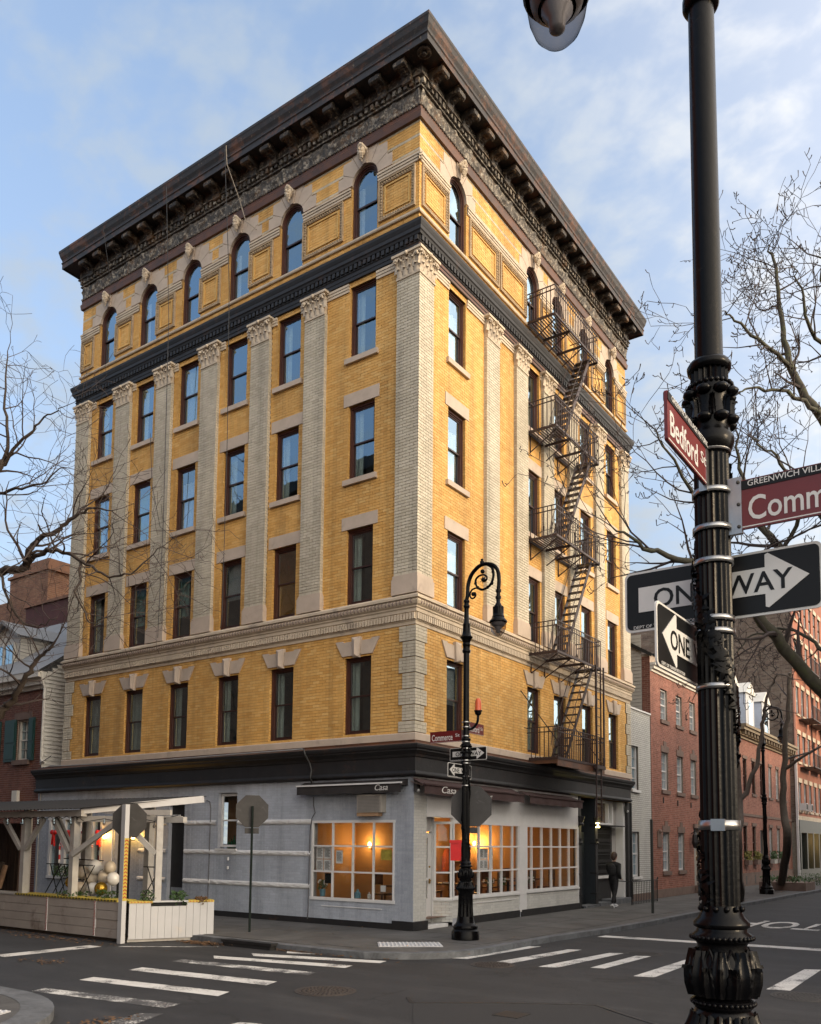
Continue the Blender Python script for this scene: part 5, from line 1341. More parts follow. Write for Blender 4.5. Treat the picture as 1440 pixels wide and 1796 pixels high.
# ---- steel bands
def band(c, z, r, h, label, cat='band'):
    o = solo('steel_band', MB().lathe([(r,z-h/2),(r+.006,z-h/2),(r+.006,z+h/2),(r,z+h/2)],(c[0],c[1],0),32), M['chrome'], (c[0],c[1],z), label, 'steel band', 'steel bands round the near lamp post')
    o.data.polygons.foreach_set('use_smooth',[True]*len(o.data.polygons)); return o
for z,lab in ((4.36,'top steel band round the near lamp post just under its capital'),(4.13,'steel band through the bottom of the near Bedford sign bracket'),(3.93,'steel band at the lower end of the near Commerce sign bracket'),(3.75,'steel band above the near ONE WAY sign'),(3.44,'upper steel band across the lower part of the near ONE WAY sign'),(3.37,'lower steel band just below the near ONE WAY sign'),(3.08,'steel band at the bottom of the near left-pointing sign')):
    band(NL, z, .097, .028, lab)
b = band(NL, 2.36, .099, .05, 'wide steel clamp with a buckle low on the near lamp post'); b['group'] = 'steel clamp low on the post'
obj('buckle', MB().box(NL[0]-.01,NL[0]+.06,NL[1]-.12,NL[1]-.098,2.33,2.39).xf(Matrix.Identity(4)), M['chrome'], b)
for q_,z in enumerate((5.2,5.08,4.86,4.72,4.56,4.27,4.2,3.88,3.66)):
    o = solo('steel_band', MB().lathe([(.10,z-.012),(.104,z-.012),(.104,z+.012),(.10,z+.012)],(*CL,0),20), M['chrome'], (*CL,z), ('topmost','second','third','fourth','fifth','sixth','seventh','eighth','lowest')[q_]+' thin steel band from the top on the corner lamp post', 'steel band', 'steel bands round the corner lamp post')

# ---- signs
def plate(name, t, F, u0, u1, z0, z1, d0, d1, mat, r=.03):
    P = []
    for cx0,cz0,a0 in ((u1-r,z1-r,0),(u0+r,z1-r,90),(u0+r,z0+r,180),(u1-r,z0+r,270)):
        for k in range(5): a = math.radians(a0+k*22.5); P.append((cx0+r*math.cos(a), cz0+r*math.sin(a)))
    return obj(name, MB().prism(P,F,d0,d1), mat, t)
def street_sign(F, u0, u1, z0, z1, d, main, suf, label, banner=None, flip=1, mirror=False):
    """plate on facade frame F; d = plane; text faces +d"""
    t = thing('street_sign', F((u0+u1)/2,d,(z0+z1)/2), label, 'street sign'); X = Vector(F(1,0,0))-Vector(F(0,0,0))
    plate('sign_plate', t, F, u0,u1,z0,z1,d-.008,d+.008,M['signbrown'],.012)
    h = z1-z0; zb = z1-(.20*h if banner else .08*h)
    if banner:
        plate('banner_strip', t, F, u0+.004,u1-.004,zb,z1-.006,d-.012,d+.012,M['signblack'],.006)
        text('banner_lettering', banner, M['signwhite'], t, F(u0+.05,d+.0125,zb+.035*h+.004), X, (0,0,1), .165*h, None, ext=.0015, bold=.006)
    th = .62*(zb-z0)
    w = (u1-u0)
    text('lettering', main, M['signwhite'], t, F(u0+.055*w,d+.0085,z0+.20*(zb-z0)), X, (0,0,1), th/.72, w*(.66 if suf else .88), ext=.0015, bold=.018)
    if suf: text('suffix_lettering', suf, M['signwhite'], t, F(u0+.80*w,d+.0085,z0+.48*(zb-z0)), X, (0,0,1), th*.5/.72, w*.14, ext=.0015, bold=.012)
    bd = MB(); e = .012
    for r in ((u0+.01,u1-.01,z0+.008,z0+.008+.006),): bd.fb(F,r[0],r[1],d+.0082,d+.0095,r[2],r[3])
    obj('edge_line', bd, M['signwhite'], t); return t
def oneway(F, u0, u1, z0, z1, d, right, label, frame=True):
    t = thing('one_way_sign', F((u0+u1)/2,d,(z0+z1)/2), label, 'one way sign'); X = Vector(F(1,0,0))-Vector(F(0,0,0))
    plate('rim', t, F, u0,u1,z0,z1,d-.008,d+.002,M['signwhite'],.035)
    plate('sign_plate', t, F, u0+.014,u1-.014,z0+.014,z1-.014,d-.004,d+.006,M['signblack'],.028)
    w,h = u1-u0,z1-z0; s_ = 1 if right else -1; c = (u0+u1)/2; zc = (z0+z1)/2+.02*h
    tip = c+s_*.44*w; hb = c+s_*.235*w; tl = c-s_*.42*w
    P = [(tl,zc-.205*h),(hb,zc-.205*h),(hb,zc-.40*h),(hb+s_*.015*w,zc-.42*h),(tip,zc),(hb+s_*.015*w,zc+.42*h),(hb,zc+.40*h),(hb,zc+.205*h),(tl,zc+.205*h)]
    obj('arrow', MB().prism(P,F,d+.006,d+.010), M['signwhite'], t)
    a0 = min(tl,hb)+.08*w if right else c-.30*w
    text('lettering', 'ONE  WAY', M['signblack'], t, F((c-.335*w) if right else (c-.33*w),d+.0105,zc-.155*h), X, (0,0,1), .43*h, .70*w, ext=.0015, bold=.022)
    text('small_print', 'DEPT OF TRANSPORTATION', M['signwhite'], t, F(u0+.05*w,d+.0065,z0+.045*h), X, (0,0,1), .075*h, .34*w, ext=.001)
    return t
nx,ny = NL
t = street_sign(FL, nx+.135, nx+1.08, 3.905, 4.17, -ny, 'Commerce', 'St', 'large maroon Commerce St sign on the right of the near lamp post', 'GREENWICH VILLAGE HISTORIC DISTRICT')
brk = MB().fb(FL,nx+.085,nx+.155,-ny-.014,-ny+.016,3.885,4.19); 
obj('bracket', brk, M['chrome'], t)
obj('bolt', MB().sphere((nx+.14,ny-.018,4.16),.010,8,5).sphere((nx+.14,ny-.018,4.04),.010,8,5).sphere((nx+.14,ny-.018,3.92),.010,8,5), M['signback'], t, 'stuff')
t = street_sign(FR, ny-.74, ny-.09, 4.14, 4.385, nx-.0, 'Bedford', 'St', 'maroon Bedford St sign seen edge-on at the left of the near lamp post', 'GREENWICH VILLAGE HISTORIC DISTRICT')
obj('bracket', MB().fb(FR,ny-.13,ny-.06,nx-.03,nx+.012,4.11,4.37), M['chrome'], t)
oneway(FL, nx-.54, nx+.51, 3.47, 3.82, -ny-.13, True, 'large ONE WAY sign with a right arrow behind the near lamp post')
oneway(FR, ny-.57, ny+.48, 3.115, 3.44, nx-.12, False, 'ONE WAY sign with a left arrow seen at an angle under the large one')
x,y = CL
t = street_sign(FL, x-1.04, x-.12, 4.74, 5.02, -y, 'Commerce', 'St', 'small maroon Commerce St sign at the left of the corner lamp post', None)
obj('bracket', MB().fb(FL,x-.13,x-.06,-y-.015,-y+.015,4.74,5.02), M['chrome'], t)
street_sign(FR, y+.05, y+.83, 4.95, 5.23, x, 'Bedford', 'St', 'small maroon Bedford St sign at the right of the corner lamp post', None)
oneway(FL, x-.545, x+.50, 4.28, 4.60, -y-.13, True, 'small ONE WAY sign with a right arrow on the corner lamp post')
oneway(FR, y-.72, y+.35, 3.83, 4.17, x-.06, False, 'small ONE WAY sign with a left arrow on the corner lamp post')
def octagon(name, t, c, n, size, th, mat):
    n = Vector(n).normalized(); s_ = n.cross(Vector((0,0,1))).normalized(); R = size/2/math.cos(PI/8)
    F = lambda u,d,z: tuple(Vector(c)+s_*u+n*d+Vector((0,0,z)))
    P = [(R*math.cos(PI/8+k*PI/4), R*math.sin(PI/8+k*PI/4)) for k in range(8)]
    return obj(name, MB().prism(P,F,-th/2,th/2), mat, t), F
redf = plain('stop_red',(.35,.02,.02),.4,.1,4)
def stop_sign(c, n, size, label, post=None, plate_w=.36):
    t = thing('stop_sign', (c[0],c[1],0 if post else c[2]), label, 'stop sign')
    o,F = octagon('sign_plate', t, c, n, size, .012, M['signback']); octagon('red_face', t, tuple(Vector(c)+Vector(n).normalized()*.009), n, size*.98, .004, redf)
    if plate_w: obj('small_plate', MB().fb(F,-plate_w/2,plate_w/2,-.006,.006,-size/2-.16,-size/2-.02), M['signback'], t)
    if post:
        nn = Vector(n).normalized(); s_ = nn.cross(Vector((0,0,1)))
        obj('post', MB().beam((c[0]-nn.x*.05,c[1]-nn.y*.05,0),(c[0]-nn.x*.05,c[1]-nn.y*.05,c[2]+.13),.075,.05,(s_.x,s_.y,0)), plain('dark_green_post',(.012,.017,.015),.8,.2,5,spec=.1), t)
    return t
stop_sign((-3.08,-2.80,3.04), (-.80,.60,0), .82, 'stop sign seen from behind on a dark green post left of the shop window', True)
obj('heart_sticker', MB().lathe([(0,0),(.04,0),(.0,.002)],(0,0,0),8), M['signwhite'], None, 'structure') if False else None
stop_sign((x+.05,y+.17,3.17), (-.45,.89,0), .98, 'stop sign seen from behind on the corner lamp post above the red box', None, .30)
# red call box and orange beacon on the corner post
t = thing('call_box', (1.93,-1.0,2.05), 'bright red call box on the left side of the corner lamp post', 'call box')
Mx = Matrix.Translation(Vector((x-.24,y-.02,0))) @ Matrix.Rotation(math.radians(20),4,'Z')
obj('box_body', MB().box(-.13,.13,-.12,.12,1.86,2.28).xf(Mx), M['redbox'], t); obj('box_lid', MB().box(-.15,.15,-.14,.14,2.28,2.35).xf(Mx), M['redbox'], t); obj('bracket', MB().box(.12,.2,-.05,.05,1.95,2.2).xf(Mx), M['blackmatte'], t)
t = thing('beacon', (x,y,5.1), 'orange beacon on a curved arm at the right of the corner lamp post', 'beacon')
A = Vector((.82,.57,0)); P0 = Vector((x,y,0))
obj('arm', MB().tube(spline([P0+A*.04+Vector((0,0,5.02)),P0+A*.16+Vector((0,0,5.06)),P0+A*.27+Vector((0,0,5.2)),P0+A*.29+Vector((0,0,5.38))]),.032,8), M['blackpaint'], t)
q = P0+A*.29; obj('cup', MB().lathe([(.03,5.36),(.075,5.40),(.085,5.46),(.10,5.47),(.10,5.49),(0,5.49)],(q.x,q.y,0),16), M['blackpaint'], t)
mb = MB().lathe([(.082,5.49),(.075,5.70),(.06,5.76),(.03,5.79),(0,5.795)],(q.x,q.y,0),18); mb.smooth = 50; obj('lens', mb, M['amber'], t)
# thin sign post on the Bedford walk
solo('sign_post', MB().box(2.74,2.82,10.1,10.16,0,3.15), plain('post_green',(.02,.024,.022),.5,.2,5), (2.78,10.13,0), 'thin dark bare post on the sidewalk in front of the red brick house', 'post')

# ================================================================== dining shelter in the Commerce street gutter
SH = thing('dining_shelter', (-8,-5,ROADZ), 'whitewashed timber street dining shelter with a dark corrugated roof', 'dining shelter')
E0,E1 = Vector((-4.40,-5.52,0)),Vector((-3.38,-3.72,0)); ev = (E1-E0).normalized(); en = Vector((ev.y,-ev.x,0))
FE_ = lambda u,d,z: tuple(E0+ev*u+en*d+Vector((0,0,z)))
EL = (E1-E0).length
# front boards: three panels of four boards
for a,b in ((-14.0,-11.6),(-11.58,-9.6),(-9.58,-7.62),(-7.56,-5.60),(-5.54,-4.46)):
    for k in range(4):
        z0 = -.06+k*.215; dx = random.gauss(0,.004)
        obj('board', MB().fb(FL,a,b,5.50,5.545+dx,z0+.005,z0+.21), M['dirtyboard'], SH)
for u in (-7.59,-5.57):
    mb = MB()
    tp = obj('reflective_strip', MB().fb(FL,u-.03,u+.03,5.53,5.56,-.05,.8), M['whitepaint'], SH)
    for k in range(12): mb.prism([(u-.03,-.04+k*.07),(u+.03,.0+k*.07),(u+.03,.035+k*.07),(u-.03,-.005+k*.07)],FL,5.56,5.563)
    obj('red_stripe', mb, M['taper'], tp, 'stuff')
obj('capping', MB().fb(FL,-14,-9.1,5.0,5.56,.80,.835), M['greywood'], SH)
cp_ = obj('capping', MB().fb(FL,-9.08,-4.72,5.0,5.56,.80,.845), M['tapey'], SH)
mb = MB()
for k in range(34): u = -9.05+k*.128; mb.fb(FL,u,u+.06,5.56,5.564,.803,.842)
obj('tape_block', mb, M['blacktape'], cp_, 'stuff')
obj('skirting', MB().fb(FL,-14,-4.5,5.40,5.5,-.13,.0), M['soil'], SH); obj('soil_bed', MB().fb(FL,-14,-4.6,5.0,5.5,.55,.78), M['soil'], SH); obj('inner_board', MB().fb(FL,-14,-4.7,4.96,5.0,-.1,.82), M['greywood'], SH)
# end panel: vertical boards, doors, slot
nb = 12
for k in range(nb):
    a = .06+(EL-.06)*k/nb; b = .06+(EL-.06)*(k+1)/nb; top = .70 if .62 < (a+b)/2 < 1.42 else .78
    obj('board', MB().fb(FE_,a+.003,b-.003,-.05,.0+random.gauss(0,.003),-.06,top), M['whiteboard'], SH)
obj('slot_lip', MB().fb(FE_,.60,1.44,-.3,.02,.795,.83), M['whiteboard'], SH); obj('slot_dark', MB().fb(FE_,.62,1.42,-.3,-.04,.70,.795), M['cloth_black'], SH)
for a,b in ((.06,.60),(1.44,EL)):
    tp = obj('capping', MB().fb(FE_,a,b,-.4,.012,.78,.83), M['tapey'], SH); mb = MB(); n = int((b-a)/.075)
    for k in range(n): u = a+.02+k*.075; mb.prism([(u,.79),(u+.03,.805),(u,.82),(u+.03,.82),(u+.055,.805),(u+.03,.79)],FE_,.012,.015)
    obj('red_chevron', mb, M['taper'], tp, 'stuff')
obj('return_board', MB().fb(lambda u,d,z: tuple(E1-en*u+ev*d+Vector((0,0,z))),.0,.5,-.04,.0,-.06,.78), M['whiteboard'], SH); obj('soil_bed', MB().fb(FE_,.1,EL-.05,-.45,-.06,.5,.74), M['soil'], SH); obj('skirting', MB().fb(FE_,.05,EL,-.2,-.06,-.13,-.05), M['greywood'], SH)
# corner post with chevrons, posts, headers, braces
cpst = obj('corner_post', MB().box(-4.50,-4.36,-5.68,-5.56,ROADZ,3.12), M['whiteboard'], SH)
obj('tape', MB().box(-4.36,-4.355,-5.675,-5.565,.85,2.32), M['tapey'], cpst); mb = MB()
for k in range(17): z = .90+k*.083; mb.prism([(-5.67,z),(-5.62,z+.035),(-5.57,z),(-5.57,z+.03),(-5.62,z+.065),(-5.67,z+.03)],FR,-4.355,-4.351)
obj('red_chevron', mb, M['taper'], cpst, 'stuff')
W_ = M['greywood']
P1,P2 = (-8.95,-5.40),(-6.74,-5.40)
for px_,py_ in (P1,P2,(-11.1,-5.4),(-13.3,-5.4)): obj('post', MB().box(px_-.085,px_+.085,py_-.085,py_+.085,.80,2.88), W_, SH)
P3 = E0+ev*.72-en*.12; obj('post', MB().beam((P3.x,P3.y,.8),(P3.x,P3.y,2.86),.15,.15,tuple(ev)), W_, SH)
for px_ in (-6.2,-9.0,-12.0): obj('post', MB().box(px_-.1,px_+.1,-3.6,-3.42,0,3.2), W_, SH)
obj('header', MB().box(-14.5,-6.25,-5.58,-5.42,2.86,3.02), W_, SH); obj('header', MB().beam((-6.35,-5.52,3.0),(-3.98,-3.62,3.33),.10,.17), M['whitepaint'], SH)
obj('header', MB().beam((-6.6,-5.4,2.80),(P3.x+.2,P3.y+.5,2.80),.12,.15), W_, SH); obj('header', MB().beam((P3.x-.9,P3.y-.3,2.95),(P3.x+.28,P3.y+.10,2.95),.1,.13), W_, SH); obj('header', MB().beam((P3.x-.8,P3.y+.2,2.78),(P3.x+.5,P3.y+.35,2.78),.13,.14), W_, SH)
obj('header', MB().box(-14.5,-5.6,-3.58,-3.45,3.2,3.34), W_, SH)
for a,b in (((P1[0]-.12,-5.46,2.02),(P1[0]-.95,-5.46,2.80)),((P1[0]+.12,-5.46,2.02),(P1[0]+.90,-5.46,2.82)),((P2[0]-.12,-5.46,1.95),(P2[0]-.85,-5.46,2.80)),((P2[0]+.16,-5.55,1.90),(-5.0,-5.2,2.86)),((P3.x,P3.y-.09,1.95),(P3.x-.85,P3.y-.55,2.84)),((P3.x-.1,P3.y+.1,2.2),(P3.x-.6,P3.y+.5,2.84)),((-11.1,-5.46,2.02),(-11.9,-5.46,2.8)),((-11.1,-5.46,2.02),(-10.3,-5.46,2.8)),((-9.0,-3.5,1.2),(-10.6,-3.5,3.1))):
    obj('brace', MB().beam(a,b,.09,.12), W_, SH)
rf = MB(); RPf = [(-15,-5.78,3.045),(-6.28,-5.78,3.045)]; RPb = [(-15,-3.35,3.47),(-3.93,-3.55,3.41)]
nc = 110
def roof(i,j):
    a = Vector(RPf[0]).lerp(Vector(RPf[1]),i); b = Vector(RPb[0]).lerp(Vector(RPb[1]),i); p = a.lerp(b,j); p.z += .014*math.sin(i*nc*PI); return p
rf.grid(roof, nc*2, 4); obj('corrugated_roof', rf, M['roofmetal'], SH)
o,_ = octagon('octagon', SH, (-4.52,-5.47,2.74), (-.5,.87,0), .80, .014, M['signback']); COL.objects.unlink(o); bpy.data.objects.remove(o)
stop_sign((-4.50,-5.45,2.74), (-.55,.83,0), .82, 'stop sign seen from behind at the corner post of the dining shelter', None, 0)
# bulbs on a string along the header
ss = thing('string_lights', (-8,-5.6,2.9), 'black wire of unlit clear bulbs along the front of the dining shelter', 'string lights')
pts = []
for k in range(22): pts += [(-14+k*.36,-5.62,2.86),(-14+k*.36+.18,-5.62,2.80+random.random()*.02)]
pts += [(-6.2,-5.5,2.72),(-5.7,-5.3,2.8),(-5.2,-5.1,2.7),(-4.8,-5.0,2.82),(-4.4,-4.8,2.74),(-4.0,-4.4,2.9)]
obj('wire', MB().tube(pts,.010,5), M['cloth_black'], ss)
for k in list(range(1,44,4))+[45,46,47,48]:
    p = Vector(pts[min(k,len(pts)-1)]); obj('bulb', MB().sphere(p-Vector((0,0,.12)),.04,8,6,(1,1,1.3)).tube([p,p-Vector((0,0,.08))],.02,6), M['globe'], ss)
# balloons piled on the planter
for i,(bx,bz,r,mt,lab) in enumerate([(-7.72,1.15,.15,'g','gold balloon at the left side of the pile'),(-7.02,1.56,.185,'w','large white balloon on top of the pile'),(-6.44,1.57,.155,'b','pale balloon at the top right of the pile'),(-7.5,1.41,.16,'b','beige balloon at the upper left of the pile'),(-7.16,1.25,.165,'b','beige balloon in the middle of the pile'),(-6.66,1.32,.175,'b','beige balloon behind the right white one'),(-6.18,1.28,.165,'w','white balloon at the right end of the pile'),(-7.38,1.01,.155,'b','speckled beige balloon at the bottom left of the pile'),(-6.87,1.0,.165,'w','white balloon in front at the bottom of the pile'),(-6.42,1.03,.165,'g','gold balloon at the bottom right of the pile')]):
    yy = -4.62-(.18 if bz < 1.2 else 0)+.04*(i%3)
    mb = MB().sphere((bx,yy,bz),r,24,16,(1,1,1.06)); mb.tube([(bx,yy,bz-r*1.04),(bx,yy,bz-r*1.16)],[.008,.02],6); mb.smooth = 80
    solo('balloon', mb, M['balloon_'+mt], (bx,yy,bz-r), lab+' on the shelter planter', 'balloon', 'balloons piled in the dining shelter')
# folding frames, plants, lanterns, decorations
def xframe(x,y,label):
    t = thing('folding_frame',(x,y,.1),label,'folding table','folded black metal tables')
    for a,b in (((x-.3,y,.8),(x+.25,y+.1,1.62)),((x+.3,y,.8),(x-.25,y+.1,1.62)),((x-.3,y+.02,1.62),(x+.3,y+.02,1.62))): obj('leg', MB().tube([a,b],.014,5), M['cloth_black'], t)
for x_,y_,q_ in ((-8.1,-4.9,'middle'),(-7.75,-4.95,'right'),(-8.45,-4.9,'left')): xframe(x_,y_,q_+' of three folded black metal table frames left of the balloons')
for x_,y_ in ((-6.8,-5.02),(-4.6,-4.7)): xframe(x_,y_,'black crossed metal legs %s' % ('in front of the balloons' if x_ < -6 else 'behind the shelter corner post'))
solo('rail', MB().tube([(-9.0,-4.2,1.75),(-7.2,-4.2,1.72)],.014,5).tube([(-9.0,-4.2,1.2),(-7.2,-4.2,1.18)],.014,5), M['cloth_black'], (-9,-4.2,1.2), 'pair of thin black rails between the shelter posts', 'rail')
def lantern(x,label):
    t = thing('wall_lantern',(x,0,2.45),label,'wall lantern','lit wall lanterns behind the shelter')
    obj('bracket', MB().tube([(x,-.0,2.62),(x,-.16,2.70),(x,-.18,2.62)],.015,6), M['blackmatte'], t); obj('cage', MB().lathe([(.02,2.64),(.11,2.56),(.10,2.54)],(x,-.18,0),8).lathe([(.07,2.27),(.075,2.29),(.06,2.30)],(x,-.18,0),8), M['blackmatte'], t)
    obj('bulb', MB().sphere((x,-.18,2.43),.085,10,8,(1,1,1.3)), M['bulb'], t); lamp((x,-.34,2.45),5,(1,.50,.08))
lantern(-12.81,'glowing lantern on the wall left of the black door behind the shelter'); lantern(-11.27,'glowing lantern on the wall right of the black door behind the shelter')
def shrub(c, r, n, h, label, grp=None, mats='leaf'):
    t = thing('plant', c, label, 'plant', grp); mb = MB(); st = MB()
    for _ in range(n):
        a = random.random()*2*PI; rr = r*random.random()**.6; z = h*random.random(); p = Vector((c[0]+rr*math.cos(a),c[1]+rr*math.sin(a)*.6,c[2]+z))
        u = Vector((random.gauss(0,1),random.gauss(0,1),random.gauss(0,.7))).normalized()*.05; v = u.orthogonal().normalized()*.022
        mb.add([p-u,p-v,p+u,p+v],[(0,1,2,3)])
    for k in range(5): st.tube([(c[0],c[1],c[2]),(c[0]+random.gauss(0,r*.4),c[1]+random.gauss(0,r*.3),c[2]+h*.8)],.008,4)
    obj('foliage', mb, M[mats], t, 'stuff'); obj('stem', st, M['twig'], t); return t
shrub((-3.95,-4.35,.74),.28,160,.30,'small green plant in the right end of the shelter planter'); shrub((-3.6,-3.95,.74),.2,90,.16,'low rust brown plant at the far right end of the shelter planter',None,'litter')
shrub((-5.6,-5.2,.78),.4,120,.25,'sparse green plant in the front planter right of the balloons'); shrub((-6.9,-5.25,.78),.6,130,.18,'sparse low plants in the front planter under the balloons'); shrub((-4.3,-5.0,.78),.25,80,.3,'small leafy plant behind the shelter corner post')
for x_ in (-15.0,-13.5): shrub((x_,-.2,1.0),.55,260,.35,'dark green window box plant behind the shelter, %s one' % ('left' if x_ < -14 else 'right'))
for k,x_ in enumerate((-15.9,-14.9,-14.0,-13.2)):
    t = thing('garland_bow',(x_,-.12,2.5),'red bow with a green sprig on the white window, number %s from the left' % ('one','two','three','four')[k],'bow','red bows on the dining windows')
    obj('ribbon', MB().sphere((x_-.1,-.14,2.55),.11,8,6,(1,.5,.8)).sphere((x_+.1,-.14,2.55),.11,8,6,(1,.5,.8)).beam((x_-.03,-.14,2.5),(x_-.08,-.14,2.1),.07,.01).beam((x_+.03,-.14,2.5),(x_+.08,-.14,2.05),.07,.01), M['red'], t)
for x_ in (-15.45,-13.7):
    t = thing('candy_cane',(x_,-.15,1.5),'striped red and white candy cane hanging on the %s dining window' % ('left' if x_ < -15 else 'right'),'candy cane')
    pts = spline([(x_,-.15,1.45),(x_,-.15,2.05),(x_+.06,-.15,2.16),(x_+.15,-.15,2.12),(x_+.16,-.15,2.02)],4); 
    for i in range(len(pts)-1): obj('red_stripe' if i % 2 else 'white_stripe', MB().tube([pts[i],pts[i+1]],.035,6), M['red' if i % 2 else 'sheer'], t)
# dark timber screen and firewood at the far left of the shelter
scr = thing('timber_screen',(-12.6,-4.1,0),'dark brown upright timber screen at the left end of the dining shelter','screen')
for k in range(18): x_ = -14.2+k*.155; obj('plank', MB().box(x_+.006,x_+.149,-4.12-random.random()*.02,-4.08,.0,2.75), plain('dark_plank',(.05,.032,.024),.8,.25,6) if k == 0 else bpy.data.materials['dark_plank'], scr)
for k in range(7):
    x_ = -12.5+.16*k; solo('log', MB().tube([(x_,-4.6,.85),(x_+.12,-4.5,1.5+.12*random.random())],.075,9), M['bark'] if k % 2 else plain('split_log',(.22,.14,.09),.9,.2,7), (x_,-4.6,.85), ('first','second','third','fourth','fifth','sixth','last')[k]+' split log from the left standing against the dark timber screen', 'log', 'firewood logs by the timber screen')
# ================================================================== neighbouring buildings
_WM = {}
def nwin_mesh(w, h, fm, nx_=2, ny_=2, dep=.14, hood=False):
    k = (round(w,2),round(h,2),fm,nx_,ny_)
    if k in _WM: return _WM[k]
    mb = MB(); rect_frame(mb,-w/2,w/2,0,h,.075,-dep-.06,-dep+.05); mb.fb(FL,-w/2+.075,w/2-.075,-dep-.05,-dep+.03,h/2-.03,h/2+.03)
    for i in range(1,nx_):
        u = -w/2+.075+(w-.15)*i/nx_; mb.fb(FL,u-.012,u+.012,-dep-.03,-dep+.015,.075,h-.075)
    for j in range(1,ny_*2):
        if j == ny_: continue
        z = .075+(h-.15)*j/(ny_*2); mb.fb(FL,-w/2+.075,w/2-.075,-dep-.03,-dep+.015,z-.011,z+.011)
    fr_ = mesh_of('window', mb, M[fm]); pn = mesh_of('pane', MB().fb(FL,-w/2+.05,w/2-.05,-dep-.04,-dep-.034,.05,h-.05), M['glass'])
    bk = mesh_of('blind', MB().quad((-w/2,dep+.16,h*.45),(w/2,dep+.16,h*.45),(w/2,dep+.16,h),(-w/2,dep+.16,h)), M['sheer'])
    rm_ = MB(); u0,u1,z0,z1,y0,y1 = -w/2,w/2,0,h,.05,.9
    rm_.add([(u0,y0,z0),(u1,y0,z0),(u1,y1,z0),(u0,y1,z0),(u0,y0,z1),(u1,y0,z1),(u1,y1,z1),(u0,y1,z1)],[(0,1,2,3),(4,5,6,7),(1,2,6,5),(2,3,7,6),(3,0,4,7)])
    _WM[k] = (fr_,pn,bk,mesh_of('room_recess', rm_, M['room'])); return _WM[k]
def nwin(t, F, c, z, w, h, fm='whitepaint', d=0, blind=None, nx_=3, ny_=2):
    a,b,cu,rr = nwin_mesh(w,h,fm,nx_,ny_); rt = None if F is FL else (0,0,PI/2)
    o = link('window', a, t, F(c,d,z), rot=rt); ORIG[o.name] = F(c,d,z)
    put('pane', b, o, (0,0,0)); put('room_recess', rr, o, (0,0,0))
    if blind if blind is not None else random.random() < .5: put('blind', cu, o, (0,0,0))
    return o
def facade(t, F, u0, u1, z0, z1, d, holes, bm, mm, seed, side=None):
    mb = MB(); cells(mb, F, u0,u1,z0,z1,d-.012,holes)
    for h in holes: reveal(mb, F, h, d-.012, d-.25)
    w = obj('wall', mb, M[mm], t); b = Bricks(); b.field(lambda u,dd,z: F(u,d+dd,z),u0,u1,z0,z1,-.02,0,holes,seed=seed,ch=.085,bl=.24,jt=.015)
    obj('brickwork', b.bake(), M[bm], w, 'stuff'); return w
def boxpart(name, t, mat, F, *a, kind=None): return obj(name, MB().fb(F,*a), M[mat], t, kind)
# ---- white brick house squeezed beside the yellow building
t = thing('white_brick_house',(-.4,16.8,0),'narrow white painted brick house squeezed between the yellow building and the red brick house','house')
hw = [(15.72,16.6,.99,2.86),(15.72,16.6,4.57,6.44)]
facade(t,FR,15.62,18.1,.28,7.95,-.02,hw,'wpbrick','wmortar',701)
boxpart('base',t,'brownstone',FR,15.62,18.1,-.3,.02,0,.28); boxpart('coping',t,'whitepaint',FR,15.62,18.1,-.35,.03,7.95,8.02); boxpart('roof',t,'blackmatte',FR,15.62,18.1,-6,-.35,7.85,7.95)
for a in hw: nwin(t,FR,16.16,a[2],.88,1.87,'whitepaint',-.02,None,2,2); boxpart('window_sill',t,'whitepaint',FR,15.66,16.68,-.2,.07,a[2]-.10,a[2])
rl_ = thing('iron_railing',(.6,14.9,0),'low black iron railing with curled posts at the right end of the shop','railing')
for y in (13.6,16.45): obj('post', MB().tube([(.75,y,0),(.75,y,.9),(.75,y+.07,.98),(.75,y+.1,.92)],.025,6), M['blackmatte'], rl_)
obj('top_rail', MB().tube([(.75,13.6,.88),(.75,16.45,.88)],.02,6).tube([(.75,13.6,.1),(.75,16.45,.1)],.015,6).tube([(.75,13.6,.88),(0,13.6,.9)],.02,6), M['blackmatte'], rl_)
for k in range(15): obj('bar', MB().box(.742,.758,13.75+k*.18,13.766+k*.18,0,.88), M['blackmatte'], rl_)
# ---- red brick house
t = thing('red_brick_house',(0,21.6,0),'three storey red brick house with white sash windows and a cream cornice','house')
W3 = [(19.55,7.95,1.42),(21.65,7.95,1.42),(23.75,7.95,1.42)]; W2 = [(19.93,4.77,1.72),(22.07,4.77,1.72),(24.15,4.77,1.72)]; W1 = [(20.13,1.14,1.74),(22.3,1.14,1.74)]
W3 = [(c,z,h) for (c,_,_),(_,z,h) in zip(W2,W3)]; W1 = [(W2[0][0],1.14,1.74),(W2[1][0],1.14,1.74)]
hw = [(c-.46,c+.46,z,z+h) for c,z,h in W3+W2+W1]+[(24.0,25.0,.36,3.15)]
facade(t,FR,18.13,25.25,.36,9.95,0,hw,'rbrick','rmortar',702)
Fs = lambda u,d,z: (u,18.12-d,z)
b = Bricks(); b.field(Fs,-.36,0.,.3,10.6,-.02,0,seed=703); sd_ = obj('side_wall', MB().quad((-.36,18.13,0),(-.0,18.13,0),(-.0,18.13,10.6),(-.36,18.13,10.7)), M['rmortar'], t); obj('brickwork', b.bake(), M['dbrick'], sd_, 'stuff')  # darkened brick on this return: the side's shade is put into its colour
for k in range(22): obj('siding_board', MB().add([(-6,18.115,8.1+k*.16),(-.38,18.115,8.1+k*.16),(-.38,18.145,8.26+k*.16),(-6,18.145,8.26+k*.16)],[(0,1,2,3)]), M['gsiding'], t)
